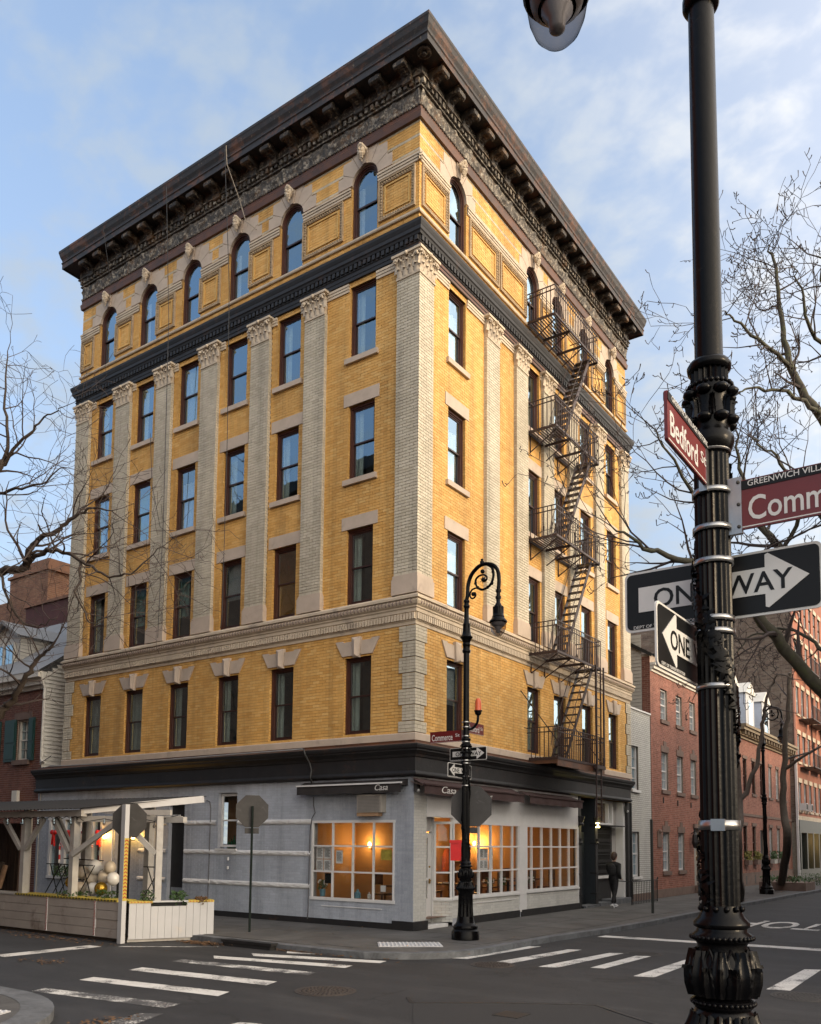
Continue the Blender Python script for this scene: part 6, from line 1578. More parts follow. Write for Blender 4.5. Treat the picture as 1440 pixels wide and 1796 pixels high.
obj('gable_roof', MB().beam((.12,18.05,10.62),(-4.5,18.05,13.4),.1,.14).quad((.1,18.0,10.72),(.1,25.3,10.72),(-4.5,25.3,13.5),(-4.5,18.0,13.5)), M['blackmatte'], t)
boxpart('base',t,'brownstone',FR,18.1,25.25,-.2,.05,0,.36); 
mb = MB(); mb.fb(FR,18.2,25.25,-.1,.05,9.95,10.05); mb.fb(FR,18.2,25.25,-.1,.16,10.07,10.2); mb.fb(FR,18.15,25.25,-.1,.24,10.2,10.32); obj('cornice', mb, M['siding'], t); boxpart('parapet',t,'rmortar',FR,18.14,25.25,-.4,-.02,10.32,10.7)
for c,z,h in W3+W2+W1:
    nwin(t,FR,c,z,.92,h); boxpart('window_sill',t,'brownstone',FR,c-.55,c+.55,-.1,.07,z-.17,z)
    if z > 7: boxpart('lintel',t,'rbrick',FR,c-.5,c+.5,-.02,.012,z+h,z+h+.02)
    else: obj('lintel', MB().prism([(c-.52,z+h),(c+.52,z+h),(c+.52,z+h+.28),(c+.2,z+h+.28),(c+.17,z+h+.5),(c-.17,z+h+.5),(c-.2,z+h+.28),(c-.52,z+h+.28)],FR,-.05,.022), M['brownstone'], t)
do = boxpart('front_door',t,'gsiding',FR,24.05,24.95,-.24,-.16,.36,2.8); boxpart('door_hood',t,'brownstone',FR,23.9,25.1,-.1,.08,3.15,3.35); boxpart('doorstep',t,'brownstone',FR,23.9,25.1,-.2,.45,0,.34); boxpart('fanlight',t,'glass',FR,24.05,24.95,-.22,-.2,2.85,3.12)
for y,z in ((19.6,4.3),(21.6,4.25),(23.6,4.25)): boxpart('tie_plate',t,'blackmatte',FR,y-.03,y+.03,.0,.04,z-.13,z+.13)
solo('wall_plaque', MB().fb(FR,18.72,19.2,.0,.05,2.2,2.9).sphere((.03,18.96,2.9),.12,8,6), M['brownstone'], (0,18.96,2.5), 'dark bronze plaque on the red brick house by its first window', 'plaque')
t = thing('wall_lantern',(0,23.6,2.4),'unlit black carriage lantern beside the door of the red brick house','wall lantern'); obj('cage', MB().lathe([(.02,2.95),(.13,2.8),(.16,2.45),(.10,2.2),(0,2.15)],(.2,23.55,0),8), M['blackmatte'], t); obj('arm', MB().tube([(0,23.55,2.85),(.2,23.55,2.98)],.02,5), M['blackmatte'], t)
# ---- house behind the near lamp post
t = thing('brick_house',(0,28.7,0),'dark red brick house mostly hidden behind the near lamp post','house')
hw = [(c-.45,c+.45,z,z+1.8) for c in (26.8,28.9,31) for z in (1.4,4.9)]
facade(t,FR,25.27,32.2,.3,8.9,-.03,hw,'dbrick','rmortar',704); boxpart('base',t,'brownstone',FR,25.27,32.2,-.3,.02,0,.3); boxpart('cornice',t,'iron2',FR,25.3,32.2,-.2,.3,8.9,9.4); boxpart('roof',t,'blackmatte',FR,25.3,32.2,-8,-.2,9.2,9.3)
for c in (26.8,28.9,31):
    for z in (1.4,4.9): nwin(t,FR,c,z,.9,1.8,'whitepaint',-.03); boxpart('lintel',t,'brownstone',FR,c-.55,c+.55,-.1,.02,z+1.8,z+2.05)
obj('downpipe', MB().tube([(.1,32.35,0),(.1,32.35,8.8)],.07,8), M['ironrust'], t)
# ---- red brick row with dormers
t = thing('brick_row_house',(0,39,0),'two storey red brick row house with a bracketed cornice and white clapboard dormers','house')
UW = [34.07,36.1,38.15,40.45,42.5,44.6]; GW = [33.8,35.9,40.24,42.4]
hw = [(c-.42,c+.42,5.43,7.42) for c in UW]+[(c-.42,c+.42,1.55,3.5) for c in GW]+[(37.4,38.6,.3,3.3),(44.2,45.4,.3,3.3)]
facade(t,FR,32.3,46.6,.75,8.55,0,hw,'rbrick','rmortar',705)
boxpart('base',t,'brownstone',FR,32.3,46.6,-.2,.06,-.1,.75)
mb = MB(); mb.fb(FR,32.3,46.6,-.1,.1,8.55,8.7); mb.fb(FR,32.3,46.6,-.1,.22,8.7,8.95); mb.fb(FR,32.2,46.6,-.1,.5,8.95,9.12); mb.fb(FR,32.2,46.6,-.1,.6,9.12,9.28)
for k in range(20): u = 32.7+k*.72; mb.fb(FR,u-.08,u+.08,.2,.45,8.72,8.95)
obj('cornice', mb, plain('tan_cornice',(.20,.155,.10),.7,.2,3), t)
obj('sloped_roof', MB().quad((.3,32.3,9.28),(.3,46.6,9.28),(-5,46.6,12.2),(-5,32.3,12.2)).quad((0,32.31,8),(-8,32.31,8),(-5,32.31,12.2),(.0,32.31,9.3)), M['blackmatte'], t)
for c in UW: nwin(t,FR,c,5.43,.84,1.99,'frame' if c < 39 else 'whitepaint'); boxpart('lintel',t,'brownstone',FR,c-.52,c+.52,-.1,.04,7.42,7.6); boxpart('window_sill',t,'brownstone',FR,c-.52,c+.52,-.1,.08,5.28,5.43)
for c in GW: nwin(t,FR,c,1.55,.84,1.95,'frame' if c < 39 else 'whitepaint'); boxpart('lintel',t,'brownstone',FR,c-.52,c+.52,-.1,.05,3.5,3.68)
for a,b in ((37.4,38.6),(44.2,45.4)): boxpart('front_door',t,'blackmatte',FR,a,b,-.24,-.15,.3,3.3); boxpart('doorstep',t,'brownstone',FR,a-.2,b+.2,-.1,.7,-.1,.3)
for c in GW:
    for k in (-1,1): boxpart('cellar_window',t,'blackmatte',FR,c-.3 if k<0 else c+.05,c-.05 if k<0 else c+.3,.05,.065,.1,.6) if k < 0 else None
boxpart('string_course',t,'brownstone',FR,32.3,46.6,-.1,.05,4.05,4.2)
for i,c in enumerate(GW):
    bx = thing('window_box',(.15,c,1.4),'green window box under ground floor window %s of the brick row' % ('one','two','three','four')[i],'window box'); obj('box', MB().fb(FR,c-.42,c+.42,.03,.28,1.22,1.5), M['gsiding'] if i > 1 else M['brownstone'], bx)
    mb = MB()
    for _ in range(150):
        p = Vector((.16+random.gauss(0,.1),c+random.uniform(-.42,.42),1.5+random.random()*.5)); u = Vector((random.gauss(0,1),random.gauss(0,1),random.gauss(0,1))).normalized()*.08; v = u.orthogonal().normalized()*.04; mb.add([p-u,p-v,p+u,p+v],[(0,1,2,3)])
    obj('foliage', mb, M['leaf'] if i > 1 else plain('yellow_leaf',(.15,.14,.03),.7,.3,9), bx, 'stuff')
for i,c in enumerate((34.2,38.2,42.4)):
    dm_ = link('dormer', None, t, (-.6,c,9.6)); ORIG[dm_.name] = (-.6,c,9.6)
    obj('front', MB().fb(FR,c-1.05,c+1.05,-.7,-.6,9.5,11.9), M['whiteboard'], dm_); obj('cheek', MB().quad((-.6,c-1.05,9.5),(-4,c-1.05,9.5),(-4,c-1.05,11.9),(-.6,c-1.05,11.9)).quad((-.6,c+1.05,9.5),(-4,c+1.05,9.5),(-4,c+1.05,11.9),(-.6,c+1.05,11.9)), plain('pale_blue_clapboard',(.50,.54,.62),.6,.07,3), dm_)
    obj('window_frame', MB().fb(FR,c-.55,c+.55,-.6,-.56,9.8,11.5), M['whitepaint'], dm_); obj('pane', MB().fb(FR,c-.45,c-.03,-.565,-.55,9.9,11.4).fb(FR,c+.03,c+.45,-.565,-.55,9.9,11.4), M['glass'], dm_)
    obj('gable', MB().prism([(c-1.2,11.9),(c+1.2,11.9),(c,12.7)],FR,-4,-.5), M['siding'], dm_)
    for k in range(11): obj('clapboard', MB().quad((-.62,c-1.07,9.5+k*.21),(-4,c-1.07,9.5+k*.21),(-4,c-1.055,9.7+k*.21),(-.62,c-1.055,9.7+k*.21)), bpy.data.materials['pale_blue_clapboard'], dm_)
# ---- tall orange brick tenement with a blank brown side wall
t = thing('orange_tenement',(0,58,0),'tall orange brick apartment house with white lintels, iron balconies and an olive shopfront','building')
OB = brick_mat('orange_brick', [(.40,.14,.075),(.46,.17,.09),(.34,.11,.06),(.44,.155,.08)]); BB = brick_mat('brown_rubble_brick', [(.20,.135,.10),(.27,.19,.145),(.15,.10,.078),(.30,.23,.18),(.22,.16,.125)])
cs = [48.3+1.9*k for k in range(16)]; hw = [(c-.48,c+.48,z,z+2.0) for c in cs for z in (4.9,8.4,11.9,15.4,18.9)]
mb = MB(); cells(mb,FR,46.7,80,4.2,23,.3,hw)
for h in hw: reveal(mb,FR,h,.3,.05)
M['obrick'] = OB; M['bbrick'] = BB
obj('street_wall', mb, OB, t); b = Bricks(); b.field(lambda u,d,z: (u,46.68-d,z),-16,.3,4,19.9,-.03,.0,seed=710,ch=.13,bl=.36,jt=.03)
w = obj('side_wall', MB().quad((.3,46.7,0),(-16,46.7,0),(-16,46.7,20),(.3,46.7,20)).quad((.3,46.7,20),(-16,46.7,20),(-16,80,20),(.3,80,20)), M['wmortar'], t); obj('brickwork', b.bake(), BB, w, 'stuff')
for i,c in enumerate(cs):
    for z in (4.9,8.4,11.9,15.4,18.9):
        if c < 72: nwin(t,FR,c,z,.96,2.0,'whitepaint',.3,None,1,1); boxpart('lintel',t,'stone',FR,c-.62,c+.62,.2,.36,z+2.0,z+2.32); boxpart('window_sill',t,'stone',FR,c-.6,c+.6,.2,.40,z-.16,z)
boxpart('belt_course',t,'stone',FR,46.7,80,.2,.42,4.2,4.5); boxpart('belt_course',t,'stone',FR,46.7,80,.2,.42,15.0,15.2); boxpart('corner_quoins',t,'dbrick',FR,46.7,47.3,.2,.34,4.5,20)
for k in range(0,9,2):
    for z in (8.0,11.5,15.0):
        c = cs[k+1] if k+1 < len(cs) else cs[-1]; bl_ = MB(); bl_.fb(FR,c-1.6,c+1.6,.3,1.3,z,z+.06); bl_.fb(FR,c-1.6,c+1.6,1.26,1.3,z+.95,z+1.0)
        for q in range(17): bl_.fb(FR,c-1.6+q*.2,c-1.58+q*.2,1.27,1.29,z,z+1)
        bl_.beam((1.2,c-1.2,z),(.6,c+1.3,z+3.4),.08,.2); obj('iron_balcony', bl_, M['fe'], t)
boxpart('shopfront_fascia',t,'olive',FR,46.8,80,.1,.5,3.3,4.2); boxpart('stall_riser',t,'olive',FR,46.8,80,.1,.45,-.1,.7); boxpart('shop_back',t,'warmroom',FR,46.8,80,-1.2,-1.1,0,4)
for k in range(12): boxpart('shop_pier',t,'olive',FR,46.9+k*2.3,47.3+k*2.3,.1,.5,.7,3.3); boxpart('shop_pane',t,'shopglass',FR,47.3+k*2.3,49.2+k*2.3,.3,.32,.7,3.3)
boxpart('white_downpipe',t,'whitepaint',FR,46.62,46.78,.3,.45,0,8.5)
for q in ((.0,50),(.0,53),(.0,56)): lamp((-.6,q[1],2.8),60,(1,.62,.25),.1)
for i,(y,z) in enumerate(((48.3,4.9),(50.2,4.9))): tt = thing('air_conditioner',(.5,y,z),'white window air conditioner above the olive shopfront, %s one' % ('left','right')[i],'air conditioner'); obj('casing', MB().fb(FR,y-.35,y+.35,.2,.75,z,z+.5), M['whitepaint'], tt); obj('grille', MB().fb(FR,y-.3,y+.3,.75,.76,z+.05,z+.45), M['signback'], tt)
# ---- left: brick house with dormer, green shutters, clapboard side
t = thing('shuttered_brick_house',(-20.5,0,0),'old red brick house with green shutters, a white cornice and a clapboard dormer','house')
hw = [(-18.93,-18.13,5.33,6.92),(-21.3,-20.5,5.33,6.92),(-23.6,-22.8,5.33,6.92)]
facade(t,FL,-26,-17.2,0,8.0,-.05,hw,'dbrick','rmortar',720)
for i,h in enumerate(hw):
    c = (h[0]+h[1])/2; nwin(t,FL,c,5.33,.80,1.59,'siding',-.05,False,2,2); boxpart('lintel',t,'brownstone',FL,c-.6,c+.6,-.1,-.02,6.92,7.2); boxpart('window_sill',t,'brownstone',FL,c-.55,c+.55,-.1,.06,5.15,5.33)
    for a,b in ((h[0]-.82,h[0]-.04),(h[1]+.04,h[1]+.42)):
        s_ = boxpart('shutter',t,'shutter',FL,a,b,-.05,.01,5.3,6.95)
        for z0,z1 in ((5.4,5.95),(6.05,6.85)): boxpart('shutter_panel',s_,'shutter',FL,a+.07,b-.07,.01,.03,z0,z1)
mb = MB(); mb.fb(FL,-26,-17.1,-.1,.06,8.0,8.15); mb.fb(FL,-26,-17.05,-.1,.2,8.15,8.4); mb.fb(FL,-26,-17.0,-.1,.38,8.4,8.62); obj('cornice', mb, M['siding'], t)
obj('main_roof', MB().quad((-26,-.4,8.63),(-16.95,-.4,8.63),(-16.95,5,12.6),(-26,5,12.6)), M['slate'], t); obj('side_backing', MB().quad((-17.05,-.05,0),(-17.05,7,0),(-17.05,7,12.0),(-17.05,0,8.6)), M['gsiding'], t)
for k in range(28): z = 4.95+k*.155; y1 = 5.5 if z < 8.6 else 5.5; y0 = -.06 if z < 8.5 else (z-8.5)*1.3; obj('clapboard', MB().add([(-17.0,y0,z),(-17.0,y1,z),(-17.035,y1,z+.155),(-17.035,y0,z+.155)],[(0,1,2,3)]), M['siding'], t)
obj('corner_downpipe', MB().tube([(-17.0,-.25,8.6),(-17.0,-.18,8.3),(-17.02,-.06,8.0),(-17.02,-.06,5.3),(-16.9,-.06,5.15)],.06,8).fb(FL,-17.2,-17.08,-.05,.02,5.1,8.0), M['siding'], t)
dm_ = link('dormer', None, t, (-21.7,1,9)); ORIG[dm_.name] = (-21.7,1,9)
obj('front', MB().add([(-22.7,1,9.0),(-20.7,1,9.0),(-20.7,1,10.75),(-21.7,1,11.35),(-22.7,1,10.75)],[(0,1,2,3,4)]), M['siding'], dm_)
for a,b in ((-22.4,-21.72),(-21.62,-20.95)): obj('dormer_window', MB().box(a,b,.9,.99,9.25,10.45), M['siding'], dm_); obj('pane', MB().box(a+.08,(a+b)/2-.02,.88,.895,9.32,10.38).box((a+b)/2+.02,b-.08,.88,.895,9.32,10.38), M['glass'], dm_)
for k in range(12): obj('clapboard', MB().quad((-20.66,1,9.0+k*.15),(-20.66,5.5,9.0+k*.15),(-20.69,5.5,9.15+k*.15),(-20.69,1,9.15+k*.15)), M['siding'], dm_)
obj('dormer_roof', MB().quad((-21.7,.75,11.45),(-21.7,6,11.45),(-20.45,6,10.7),(-20.45,.75,10.7)).quad((-21.7,.75,11.45),(-21.7,6,11.45),(-22.95,6,10.7),(-22.95,.75,10.7)).beam((-21.7,.76,11.4),(-20.45,.76,10.66),.1,.12).beam((-21.7,.76,11.4),(-22.95,.76,10.66),.1,.12), M['slate'], dm_)
solo('wall_vent', MB().fb(FL,-18.9,-18.55,-.05,.08,3.55,4.15), M['siding'], (-18.7,-.1,3.8), 'small pale vent box on the old brick house above the shelter roof', 'vent')
# ---- chimney block behind
t = thing('chimney_stack',(-30,7,8),'tall orange brown brick chimney stack rising behind the old brick house','chimney')
CBm = brick_mat('orange_brown_brick', [(.30,.145,.08),(.36,.19,.11),(.24,.11,.065),(.40,.22,.13)]); M['cbrick'] = CBm
b = Bricks(); b.field(lambda u,d,z: (u,7-d,z),-32.3,-28.65,8,16.6,-.03,0,seed=730,ch=.11,bl=.32,jt=.02); b.field(lambda u,d,z: (-28.65+d,u,z),7,9.5,8,16.6,-.03,0,seed=731,ch=.11,bl=.32,jt=.02)
o = obj('stack', MB().box(-32.28,-28.67,7.02,9.5,8,16.6), M['rmortar'], t); obj('brickwork', b.bake(), CBm, o, 'stuff')
obj('cap', MB().box(-32.4,-28.5,6.9,9.6,16.6,16.75).box(-32.2,-28.8,7.1,9.4,16.75,17.3), CBm, t)
t = thing('rear_brick_wall',(-31,7.3,5),'brick rear building with a dark maroon painted wall behind the clapboard dormer','building')
b = Bricks(); b.field(lambda u,d,z: (u,7.4-d,z),-40,-30.4,8,15.6,-.03,0,seed=732,ch=.11,bl=.32,jt=.02)
o = obj('brick_wall', MB().box(-40,-30.4,7.42,12,5,15.6), M['rmortar'], t); obj('brickwork', b.bake(), CBm, o, 'stuff')
obj('maroon_wall', MB().box(-30.4,-22,6.9,12,5,14.7), plain('maroon_stucco',(.085,.032,.03),.85,.25,1.2,bs=.2), t); obj('coping', MB().box(-30.5,-22,6.8,12,14.7,14.85), CBm, t)

# ================================================================== across the streets (seen in the window reflections)
def block(name, label, F, u0, u1, d, z1, mat, back, step=2.6):
    t = thing(name, F((u0+u1)/2,d,0), label, 'building'); sg = 1
    obj('wall', MB().fb(F,u0,u1,d-12,d,0,z1), M[mat], t); obj('cornice', MB().fb(F,u0,u1,d-.1,d+.5,z1-.6,z1), M['iron2'], t)
    mb = MB(); n = int((u1-u0-1)/step); rt = None
    fm = mesh_of('window', MB().fb(F,-.6,.6,0,.05,-.1,2.2), M['brownstone']); pm_ = mesh_of('pane', MB().fb(F,-.48,.48,.05,.07,.05,2.0), M['glass'])
    z = 1.2
    while z+2.6 < z1:
        for k in range(n):
            p = F(u0+1.2+k*step,d,z); o = link('window', fm, t, p); q = bpy.data.objects.new('pane', pm_); COL.objects.link(q); q.parent = o
        z += 3.5
    return t
M['brownbrick'] = plain('brown_brick_far', (.15,.085,.055), .9, .25, 4); M['redbrickfar'] = plain('red_brick_far', (.20,.075,.05), .9, .25, 4)
FS = lambda u,d,z: (u,-14.6+d,z)
block('apartment_block','brown brick apartment block across Commerce street with a black cornice',FS,-25,-9,0,21.5,'brownbrick',0)
block('brick_house','lower red brick house across Commerce street near the corner',FS,-9,1.5,0,17.5,'redbrickfar',0)
block('brick_house','low brown brick house far down the opposite side of Commerce street',FS,-45,-25,0,18,'brownbrick',0)
FE2 = lambda u,d,z: (14.3-d,u,z)
block('brick_house','red brick house across Bedford street facing the yellow building',FE2,-1.8,11,0,12,'redbrickfar',0)
block('apartment_block','brown brick building across Bedford street opposite the fire escape',FE2,11,27,0,12.5,'brownbrick',0)
block('brick_house','long red brick house far along the opposite side of Bedford street',FE2,27,60,0,11,'redbrickfar',0)
# ================================================================== trees
def D3(px, py, dep):
    v = r2*((px-720)/1513.215)+u2*(-(py-1343.8)/1513.215)+d_
    return Vector(CAMP)+v*dep
def grow(tw, rng, p, d, L, r, lv, droop=.0, up=.12, wig=.35, maxlv=3, dens=1.0, spur=True):
    n = max(3, int(L/.28)); st = L/n; pts = [p.copy()]; rr = [r]; d = d.normalized()
    for i in range(n):
        d = (d+Vector((rng.gauss(0,wig),rng.gauss(0,wig),rng.gauss(0,wig)+up-droop))*.38).normalized()
        p = p+d*st; pts.append(p.copy()); rr.append(max(.0065, r*(1-.8*(i+1)/n)))
        if lv < maxlv and i > 0 and rng.random() < (.85 if lv < 2 else .62)*dens:
            ax = Vector((rng.gauss(0,1),rng.gauss(0,1),rng.gauss(0,1))); nd = (d*.75+(ax-d*ax.dot(d)).normalized()*.85)
            grow(tw, rng, p.copy(), nd, L*(.30+.42*rng.random())*(1-.35*i/n), rr[-1]*.62, lv+1, droop, up, wig, maxlv, dens, spur)
        elif spur and lv >= maxlv-1 and rng.random() < .6:
            ax = Vector((rng.gauss(0,1),rng.gauss(0,1),rng.gauss(0,1)+.3)).normalized(); tw.tube([p, p+ax*.07, p+ax*.12+Vector((0,0,.05))], [.009,.009,.013], 3, False)
    tw.tube(pts, rr, 5 if r > .04 else (4 if r > .018 else 3), False)
def tree(name, base, label, limbs, barkm, seed, lens=(1.6,3.0), every=.7, group='bare street trees', **kw):
    rng = random.Random(seed); t = thing(name, base, label, 'tree', group); tr_ = MB(); tw = MB()
    for li,(pts, r0, r1, tw_from) in enumerate(limbs):
        sp = spline(pts, 5); n = len(sp); rad = [r0+(r1-r0)*i/(n-1) for i in range(n)]
        sp = [q+Vector((rng.gauss(0,1),rng.gauss(0,1),rng.gauss(0,1)))*.03 for q in sp]
        tr_.tube(sp, rad, 8 if r0 > .08 else 6)
        acc = 0
        for i in range(1,n):
            acc += (sp[i]-sp[i-1]).length
            if i/n >= tw_from and acc > every*(.6+.8*rng.random()):
                acc = 0; d = (sp[i]-sp[i-1]).normalized(); ax = Vector((rng.gauss(0,1),rng.gauss(0,1),rng.gauss(0,1)+.3))
                grow(tw, rng, sp[i].copy(), d*.5+(ax-d*ax.dot(d)).normalized(), rng.uniform(*lens), max(.014,rad[i]*.5), 1, **kw)
        if r1 < .05: grow(tw, rng, sp[-1].copy(), sp[-1]-sp[-2], lens[1]*.7, r1, 1, **kw)
    tr_.smooth = 70
    obj('trunk', tr_, barkm, t); obj('crown', tw, M['twig'], t, 'stuff'); return t
B1 = Vector((10.9,4.6,-.1)); F1 = Vector((10.75,4.7,4.0))
fork = D3(1590,1150,20)
tree('bare_tree', tuple(B1), 'large bare tree whose dark limbs cross the sky behind the near street signs', [
    ([B1, Vector((10.9,4.6,2.5)), D3(1590,1330,20), fork], .34, .26, 2),
    ([D3(1590,1330,20), D3(1510,1285,19.8), D3(1440,1213,19.5), D3(1340,1095,19.1), D3(1270,1010,18.7), D3(1200,985,18.3), D3(1130,958,18), D3(1075,925,17.8)], .20, .015, .30),
    ([D3(1340,1095,19.1), D3(1290,1000,19), D3(1235,900,18.6), D3(1190,820,18.3), D3(1150,760,18)], .08, .015, .2),
    ([fork, D3(1470,1050,20.2), D3(1378,968,20.3), D3(1336,919,20.5), D3(1300,840,20.8), D3(1290,760,21)], .16, .02, .35),
    ([fork, D3(1520,880,20.3), D3(1440,731,20.5), D3(1388,649,20.6), D3(1374,579,20.8), D3(1357,470,21), D3(1350,425,21)], .15, .015, .4),
    ([D3(1440,731,20.5), D3(1380,690,20), D3(1320,680,19.6), D3(1290,690,19.4)], .06, .012, .2),
    ([D3(1388,649,20.6), D3(1340,600,20), D3(1290,560,19.8), D3(1268,545,19.6)], .055, .012, .2),
    ([fork, D3(1560,800,21), D3(1500,640,21.4), D3(1450,520,21.8), D3(1440,450,22)], .15, .02, .4),
    ([D3(1500,640,21.4), D3(1430,590,20.8), D3(1405,520,20.5), D3(1395,470,20.4)], .06, .012, .2),
    ([D3(1378,968,20.3), D3(1400,880,19.6), D3(1360,800,19.2), D3(1320,770,19)], .06, .012, .2),
    ([D3(1510,1285,19.8), D3(1450,1150,21), D3(1390,1108,21.5), D3(1330,1110,22), D3(1295,1140,22)], .06, .012, .25),
    ([fork, D3(1520,1010,19), D3(1440,900,18.5), D3(1400,830,18.2)], .10, .02, .4)],
    M['bark2'], 21, (1.0,2.4), .24, maxlv=3, dens=1.3, wig=.42)
b2 = Vector((3.23,19.86,-.05))
tree('bare_tree', tuple(b2), 'slim bare tree on the sidewalk just right of the near lamp post', [
    ([b2, D3(1296,1500,29.6), D3(1297,1400,29.6), D3(1288,1280,29.4), D3(1284,1160,29.2), D3(1290,1080,29)], .15, .05, .75),
    ([D3(1297,1410,29.6), D3(1325,1345,29.4), D3(1338,1270,29.2), D3(1346,1220,29), D3(1362,1185,28.8), D3(1395,1190,28.5)], .09, .015, .5)], plain('grey_bark',(.12,.10,.085),.9,.25,9), 33, (1.2,2.4), 1.1, maxlv=2, dens=.6, wig=.3, spur=False)
b3 = Vector((2.45,31.2,-.05))
tree('bare_tree', tuple(b3), 'bare tree with a leaning trunk in a low brick planter at the right', [
    ([b3, D3(1382,1480,40), D3(1374,1420,40), D3(1376,1350,40), D3(1380,1260,39.6), D3(1386,1180,39.4)], .21, .08, .6),
    ([D3(1376,1350,40), D3(1420,1320,39), D3(1470,1290,38.5)], .09, .02, .3)], plain('grey_bark2',(.09,.075,.06),.9,.25,9), 35, (1.8,3.2), 1.0, maxlv=2, dens=.7, wig=.3, spur=False)
pl_ = thing('tree_planter',(2.9,31,0),'low dark planter with small plants round the leaning tree','planter'); obj('planter_wall', MB().box(1.6,3.9,29.9,32.4,0,.42), M['brownstone'], pl_)
mb = MB()
for _ in range(260):
    p = Vector((random.uniform(1.6,3.9),random.uniform(29.8,32.5),.42+random.random()*.3)); u = Vector((random.gauss(0,1),random.gauss(0,1),random.gauss(0,1))).normalized()*.08; v = u.orthogonal().normalized()*.04; mb.add([p-u,p-v,p+u,p+v],[(0,1,2,3)])
obj('foliage', mb, M['leaf'], pl_, 'stuff')
for k,(x_,y_) in enumerate(((2.9,38.5),(3.3,42.5))): shrub((x_,y_,0),1.1,500,.7,'low dark hedge clump on the far sidewalk, %s one' % ('nearer' if k == 0 else 'farther'))
b4 = Vector((-14.6,-5.0,-.1)); f4 = D3(-90,1330,26.8)
tree('bare_tree', tuple(b4), 'bare tree whose sinuous twigs reach in from the left edge over the yellow facade', [
    ([b4, D3(-95,1500,26.8), f4], .30, .24, 2),
    ([f4, D3(-40,1285,26.3), D3(0,1251,26), D3(21,1227,25.8), D3(50,1185,25.5), D3(68,1151,25.3), D3(92,1136,25)], .17, .03, .45),
    ([f4, D3(-110,1150,26.5), D3(-60,1020,26), D3(0,1003,25.7), D3(42,993,25.4), D3(48,975,25.2), D3(63,951,25), D3(105,928,24.7), D3(132,906,24.5), D3(165,890,24.3), D3(200,900,24)], .17, .015, .4),
    ([D3(42,993,25.4), D3(75,969,25), D3(99,967,24.8), D3(144,981,24.4), D3(190,1010,24), D3(240,1000,23.8), D3(285,955,23.6)], .08, .012, .1),
    ([D3(144,981,24.4), D3(135,1040,24.2), D3(160,1090,24), D3(200,1075,23.8)], .04, .01, .1),
    ([D3(-110,1150,26.5), D3(-80,950,26.8), D3(-30,870,26.8), D3(0,819,26.6), D3(14,780,26.5), D3(9,700,26.5), D3(13,615,26.5)], .14, .015, .45),
    ([D3(0,819,26.6), D3(40,770,26.2), D3(75,735,26), D3(110,715,25.8)], .06, .012, .1),
    ([D3(-30,870,26.8), D3(20,860,26), D3(70,850,25.6), D3(115,815,25.3)], .06, .012, .15),
    ([D3(0,1003,25.7), D3(30,1080,25.4), D3(55,1100,25.2), D3(95,1090,25)], .045, .012, .1)],
    M['bark'], 51, (1.2,2.8), .30, maxlv=3, dens=1.05, wig=.5, up=.05, spur=False)

# ================================================================== walking person (adult mid-stride)
def skin_mesh(name, verts, edges, radii, mat, sub=2, root=0):
    me = bpy.data.meshes.new(name); me.from_pydata([Vector(v)*S for v in verts], edges, []); me.update()
    o = bpy.data.objects.new('tmp', me); COL.objects.link(o)
    o.modifiers.new('s','SKIN'); 
    for i,v in enumerate(me.skin_vertices[0].data): v.radius = (radii[i][0]*S, radii[i][1]*S); v.use_root = (i == root)
    ss = o.modifiers.new('d','SUBSURF'); ss.levels = sub; ss.render_levels = sub
    bpy.context.view_layer.update()
    m2 = bpy.data.meshes.new_from_object(o.evaluated_get(bpy.context.evaluated_depsgraph_get())); bpy.data.objects.remove(o)
    m2.materials.clear(); m2.materials.append(mat); m2.polygons.foreach_set('use_smooth',[True]*len(m2.polygons)); m2.name = name; return m2
pc = (.72,11.85,0); PS = thing('person', pc, 'person in black jacket and trousers with white sneakers walking past the gate', 'person')
V = [(0,0,1.04),(0,.015,1.22),(0,.03,1.42),(0,.05,1.58),(0,.08,1.68),      # 0-4 spine to neck
     (.21,.03,1.55),(.25,-.12,1.28),(.23,.06,1.08),(.22,.13,1.05),          # right arm (camera side), bent
     (-.21,.05,1.55),(-.26,.16,1.30),(-.22,.38,1.16),(-.20,.44,1.16),       # left arm swinging forward
     (.11,-.03,.97),(.11,-.14,.56),(.10,-.37,.19),                            # right leg, planted behind
     (-.11,.05,.97),(-.11,.27,.58),(-.11,.40,.13)]                            # left leg, knee forward
Ed = [(0,1),(1,2),(2,3),(3,4),(3,5),(5,6),(6,7),(7,8),(3,9),(9,10),(10,11),(11,12),(0,13),(13,14),(14,15),(0,16),(16,17),(17,18)]
Rd = [(.17,.14),(.17,.14),(.20,.15),(.17,.12),(.07,.07),(.09,.09),(.075,.075),(.062,.062),(.05,.05),(.09,.09),(.075,.075),(.062,.062),(.05,.05),(.115,.115),(.08,.08),(.058,.058),(.115,.115),(.085,.085),(.058,.058)]
bm_ = skin_mesh('body', V, Ed, Rd, M['cloth_black']); bo = link('body', bm_, PS, pc)
hm = MB().sphere((0,.12,1.86),.118,18,14,(.82,1.0,1.2)); hm.sphere((0,.235,1.85),.026,8,6,(.7,1,1.2)); hm.tube([(0,.07,1.64),(0,.09,1.78)],.062,10)
for sg in (-1,1): hm.sphere((sg*.042,.215,1.885),.016,8,6); hm.sphere((sg*.097,.11,1.86),.03,8,6,(.4,.8,1.2))
hm.sphere((0,.222,1.795),.024,8,6,(1.3,.5,.4)); hm.smooth = 80
hd = obj('head', MB(), M['skin'], PS) if False else link('head', mesh_of('head', hm, M['skin']), PS, pc)
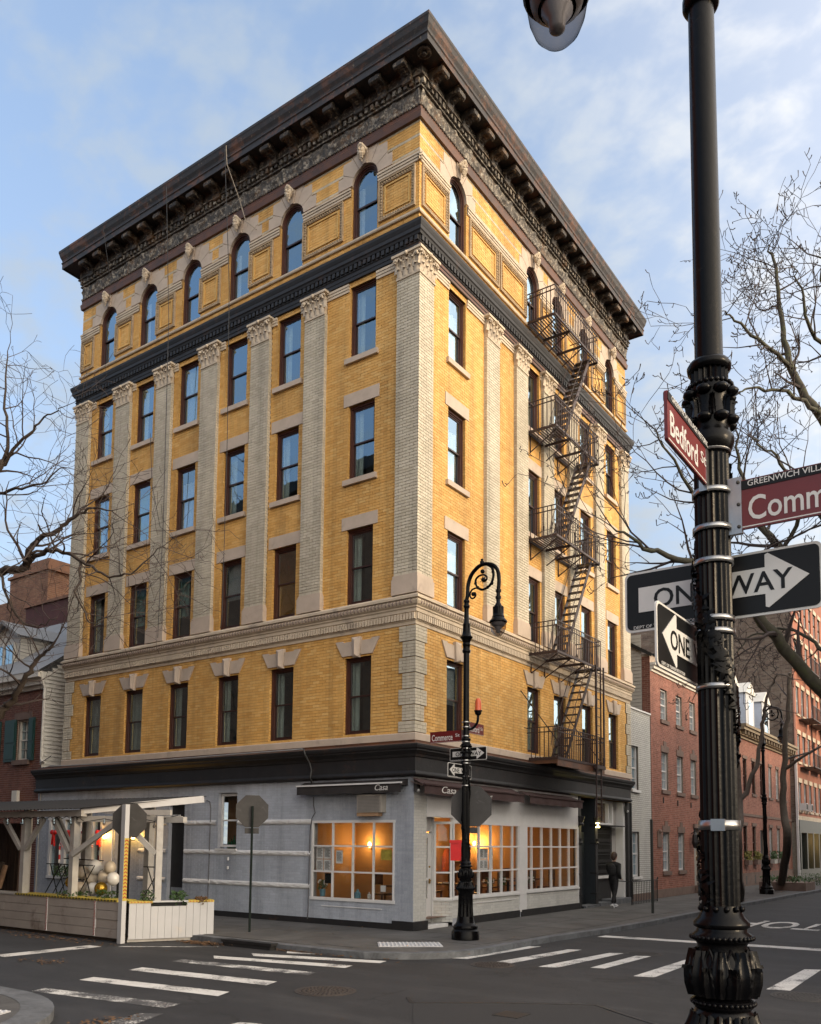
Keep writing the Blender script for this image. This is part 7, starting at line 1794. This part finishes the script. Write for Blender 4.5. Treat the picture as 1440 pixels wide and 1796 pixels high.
hh = MB().sphere((0,.09,1.90),.128,18,14,(.86,1.0,1.05)); hh.sphere((0,.02,1.84),.11,12,10,(.85,.7,1.2)); hh.smooth = 80
oo = bpy.data.objects.new('hair', mesh_of('hair', hh, M['hair'])); COL.objects.link(oo); oo.parent = hd
def hand(c, fwd, upv):
    c = Vector(c); f = Vector(fwd).normalized(); s_ = f.cross(Vector(upv)).normalized(); w = s_.cross(f); mb = MB(); mb.beam(c, c+f*.085, .075,.03,tuple(w))
    for k,(o_,L) in enumerate(((-.03,.07),(-.01,.082),(.01,.078),(.03,.062))): a = c+f*.08+s_*o_; mb.tube([a, a+f*L*.5-w*.006, a+f*L*.85-w*.035],[.010,.009,.007],6)
    a = c+f*.03+s_*-.036; mb.tube([a, a-s_*.03+f*.03, a-s_*.03+f*.065-w*.015],[.012,.010,.008],6); mb.smooth = 60; return mb
for c,f in (((.22,.12,1.05),(0,1,-.15)),((-.20,.43,1.16),(0,1,.05))): link('hand', mesh_of('hand', hand(c,f,(0,0,1)), M['skin']), PS, pc)
def shoe(x_,y_,z_,pitch):
    mb = MB().sphere((0,0,.05),.06,12,8,(.85,1.2,.9)); mb.sphere((0,.11,.04),.058,12,8,(.85,1.5,.65)); mb.smooth = 70; so_ = MB().box(-.05,.05,-.08,.2,0,.022)
    Mx = Matrix.Translation(Vector((x_,y_,z_))) @ Matrix.Rotation(pitch,4,'X'); return mb.xf(Mx), so_.xf(Mx)
for a in ((.10,-.40,.06,-.55),(-.11,.40,.004,.12)):
    u_mb,s_mb = shoe(*a); q = link('shoe', mesh_of('shoe', u_mb, M['whiteboard']), PS, pc); so2 = bpy.data.objects.new('sole', mesh_of('sole', s_mb, M['sheer'])); COL.objects.link(so2); so2.parent = q
bk = MB(); bk.sphere((0,-.19,1.36),.2,14,10,(.85,.6,1.25)); bk.smooth = 80
solo('backpack', MB().sphere((pc[0],pc[1]-.17,1.37),.2,14,10,(.85,.6,1.2)), M['cloth_black'], (pc[0],pc[1]-.17,1.15), 'soft black backpack on the back of the walking person', 'backpack')
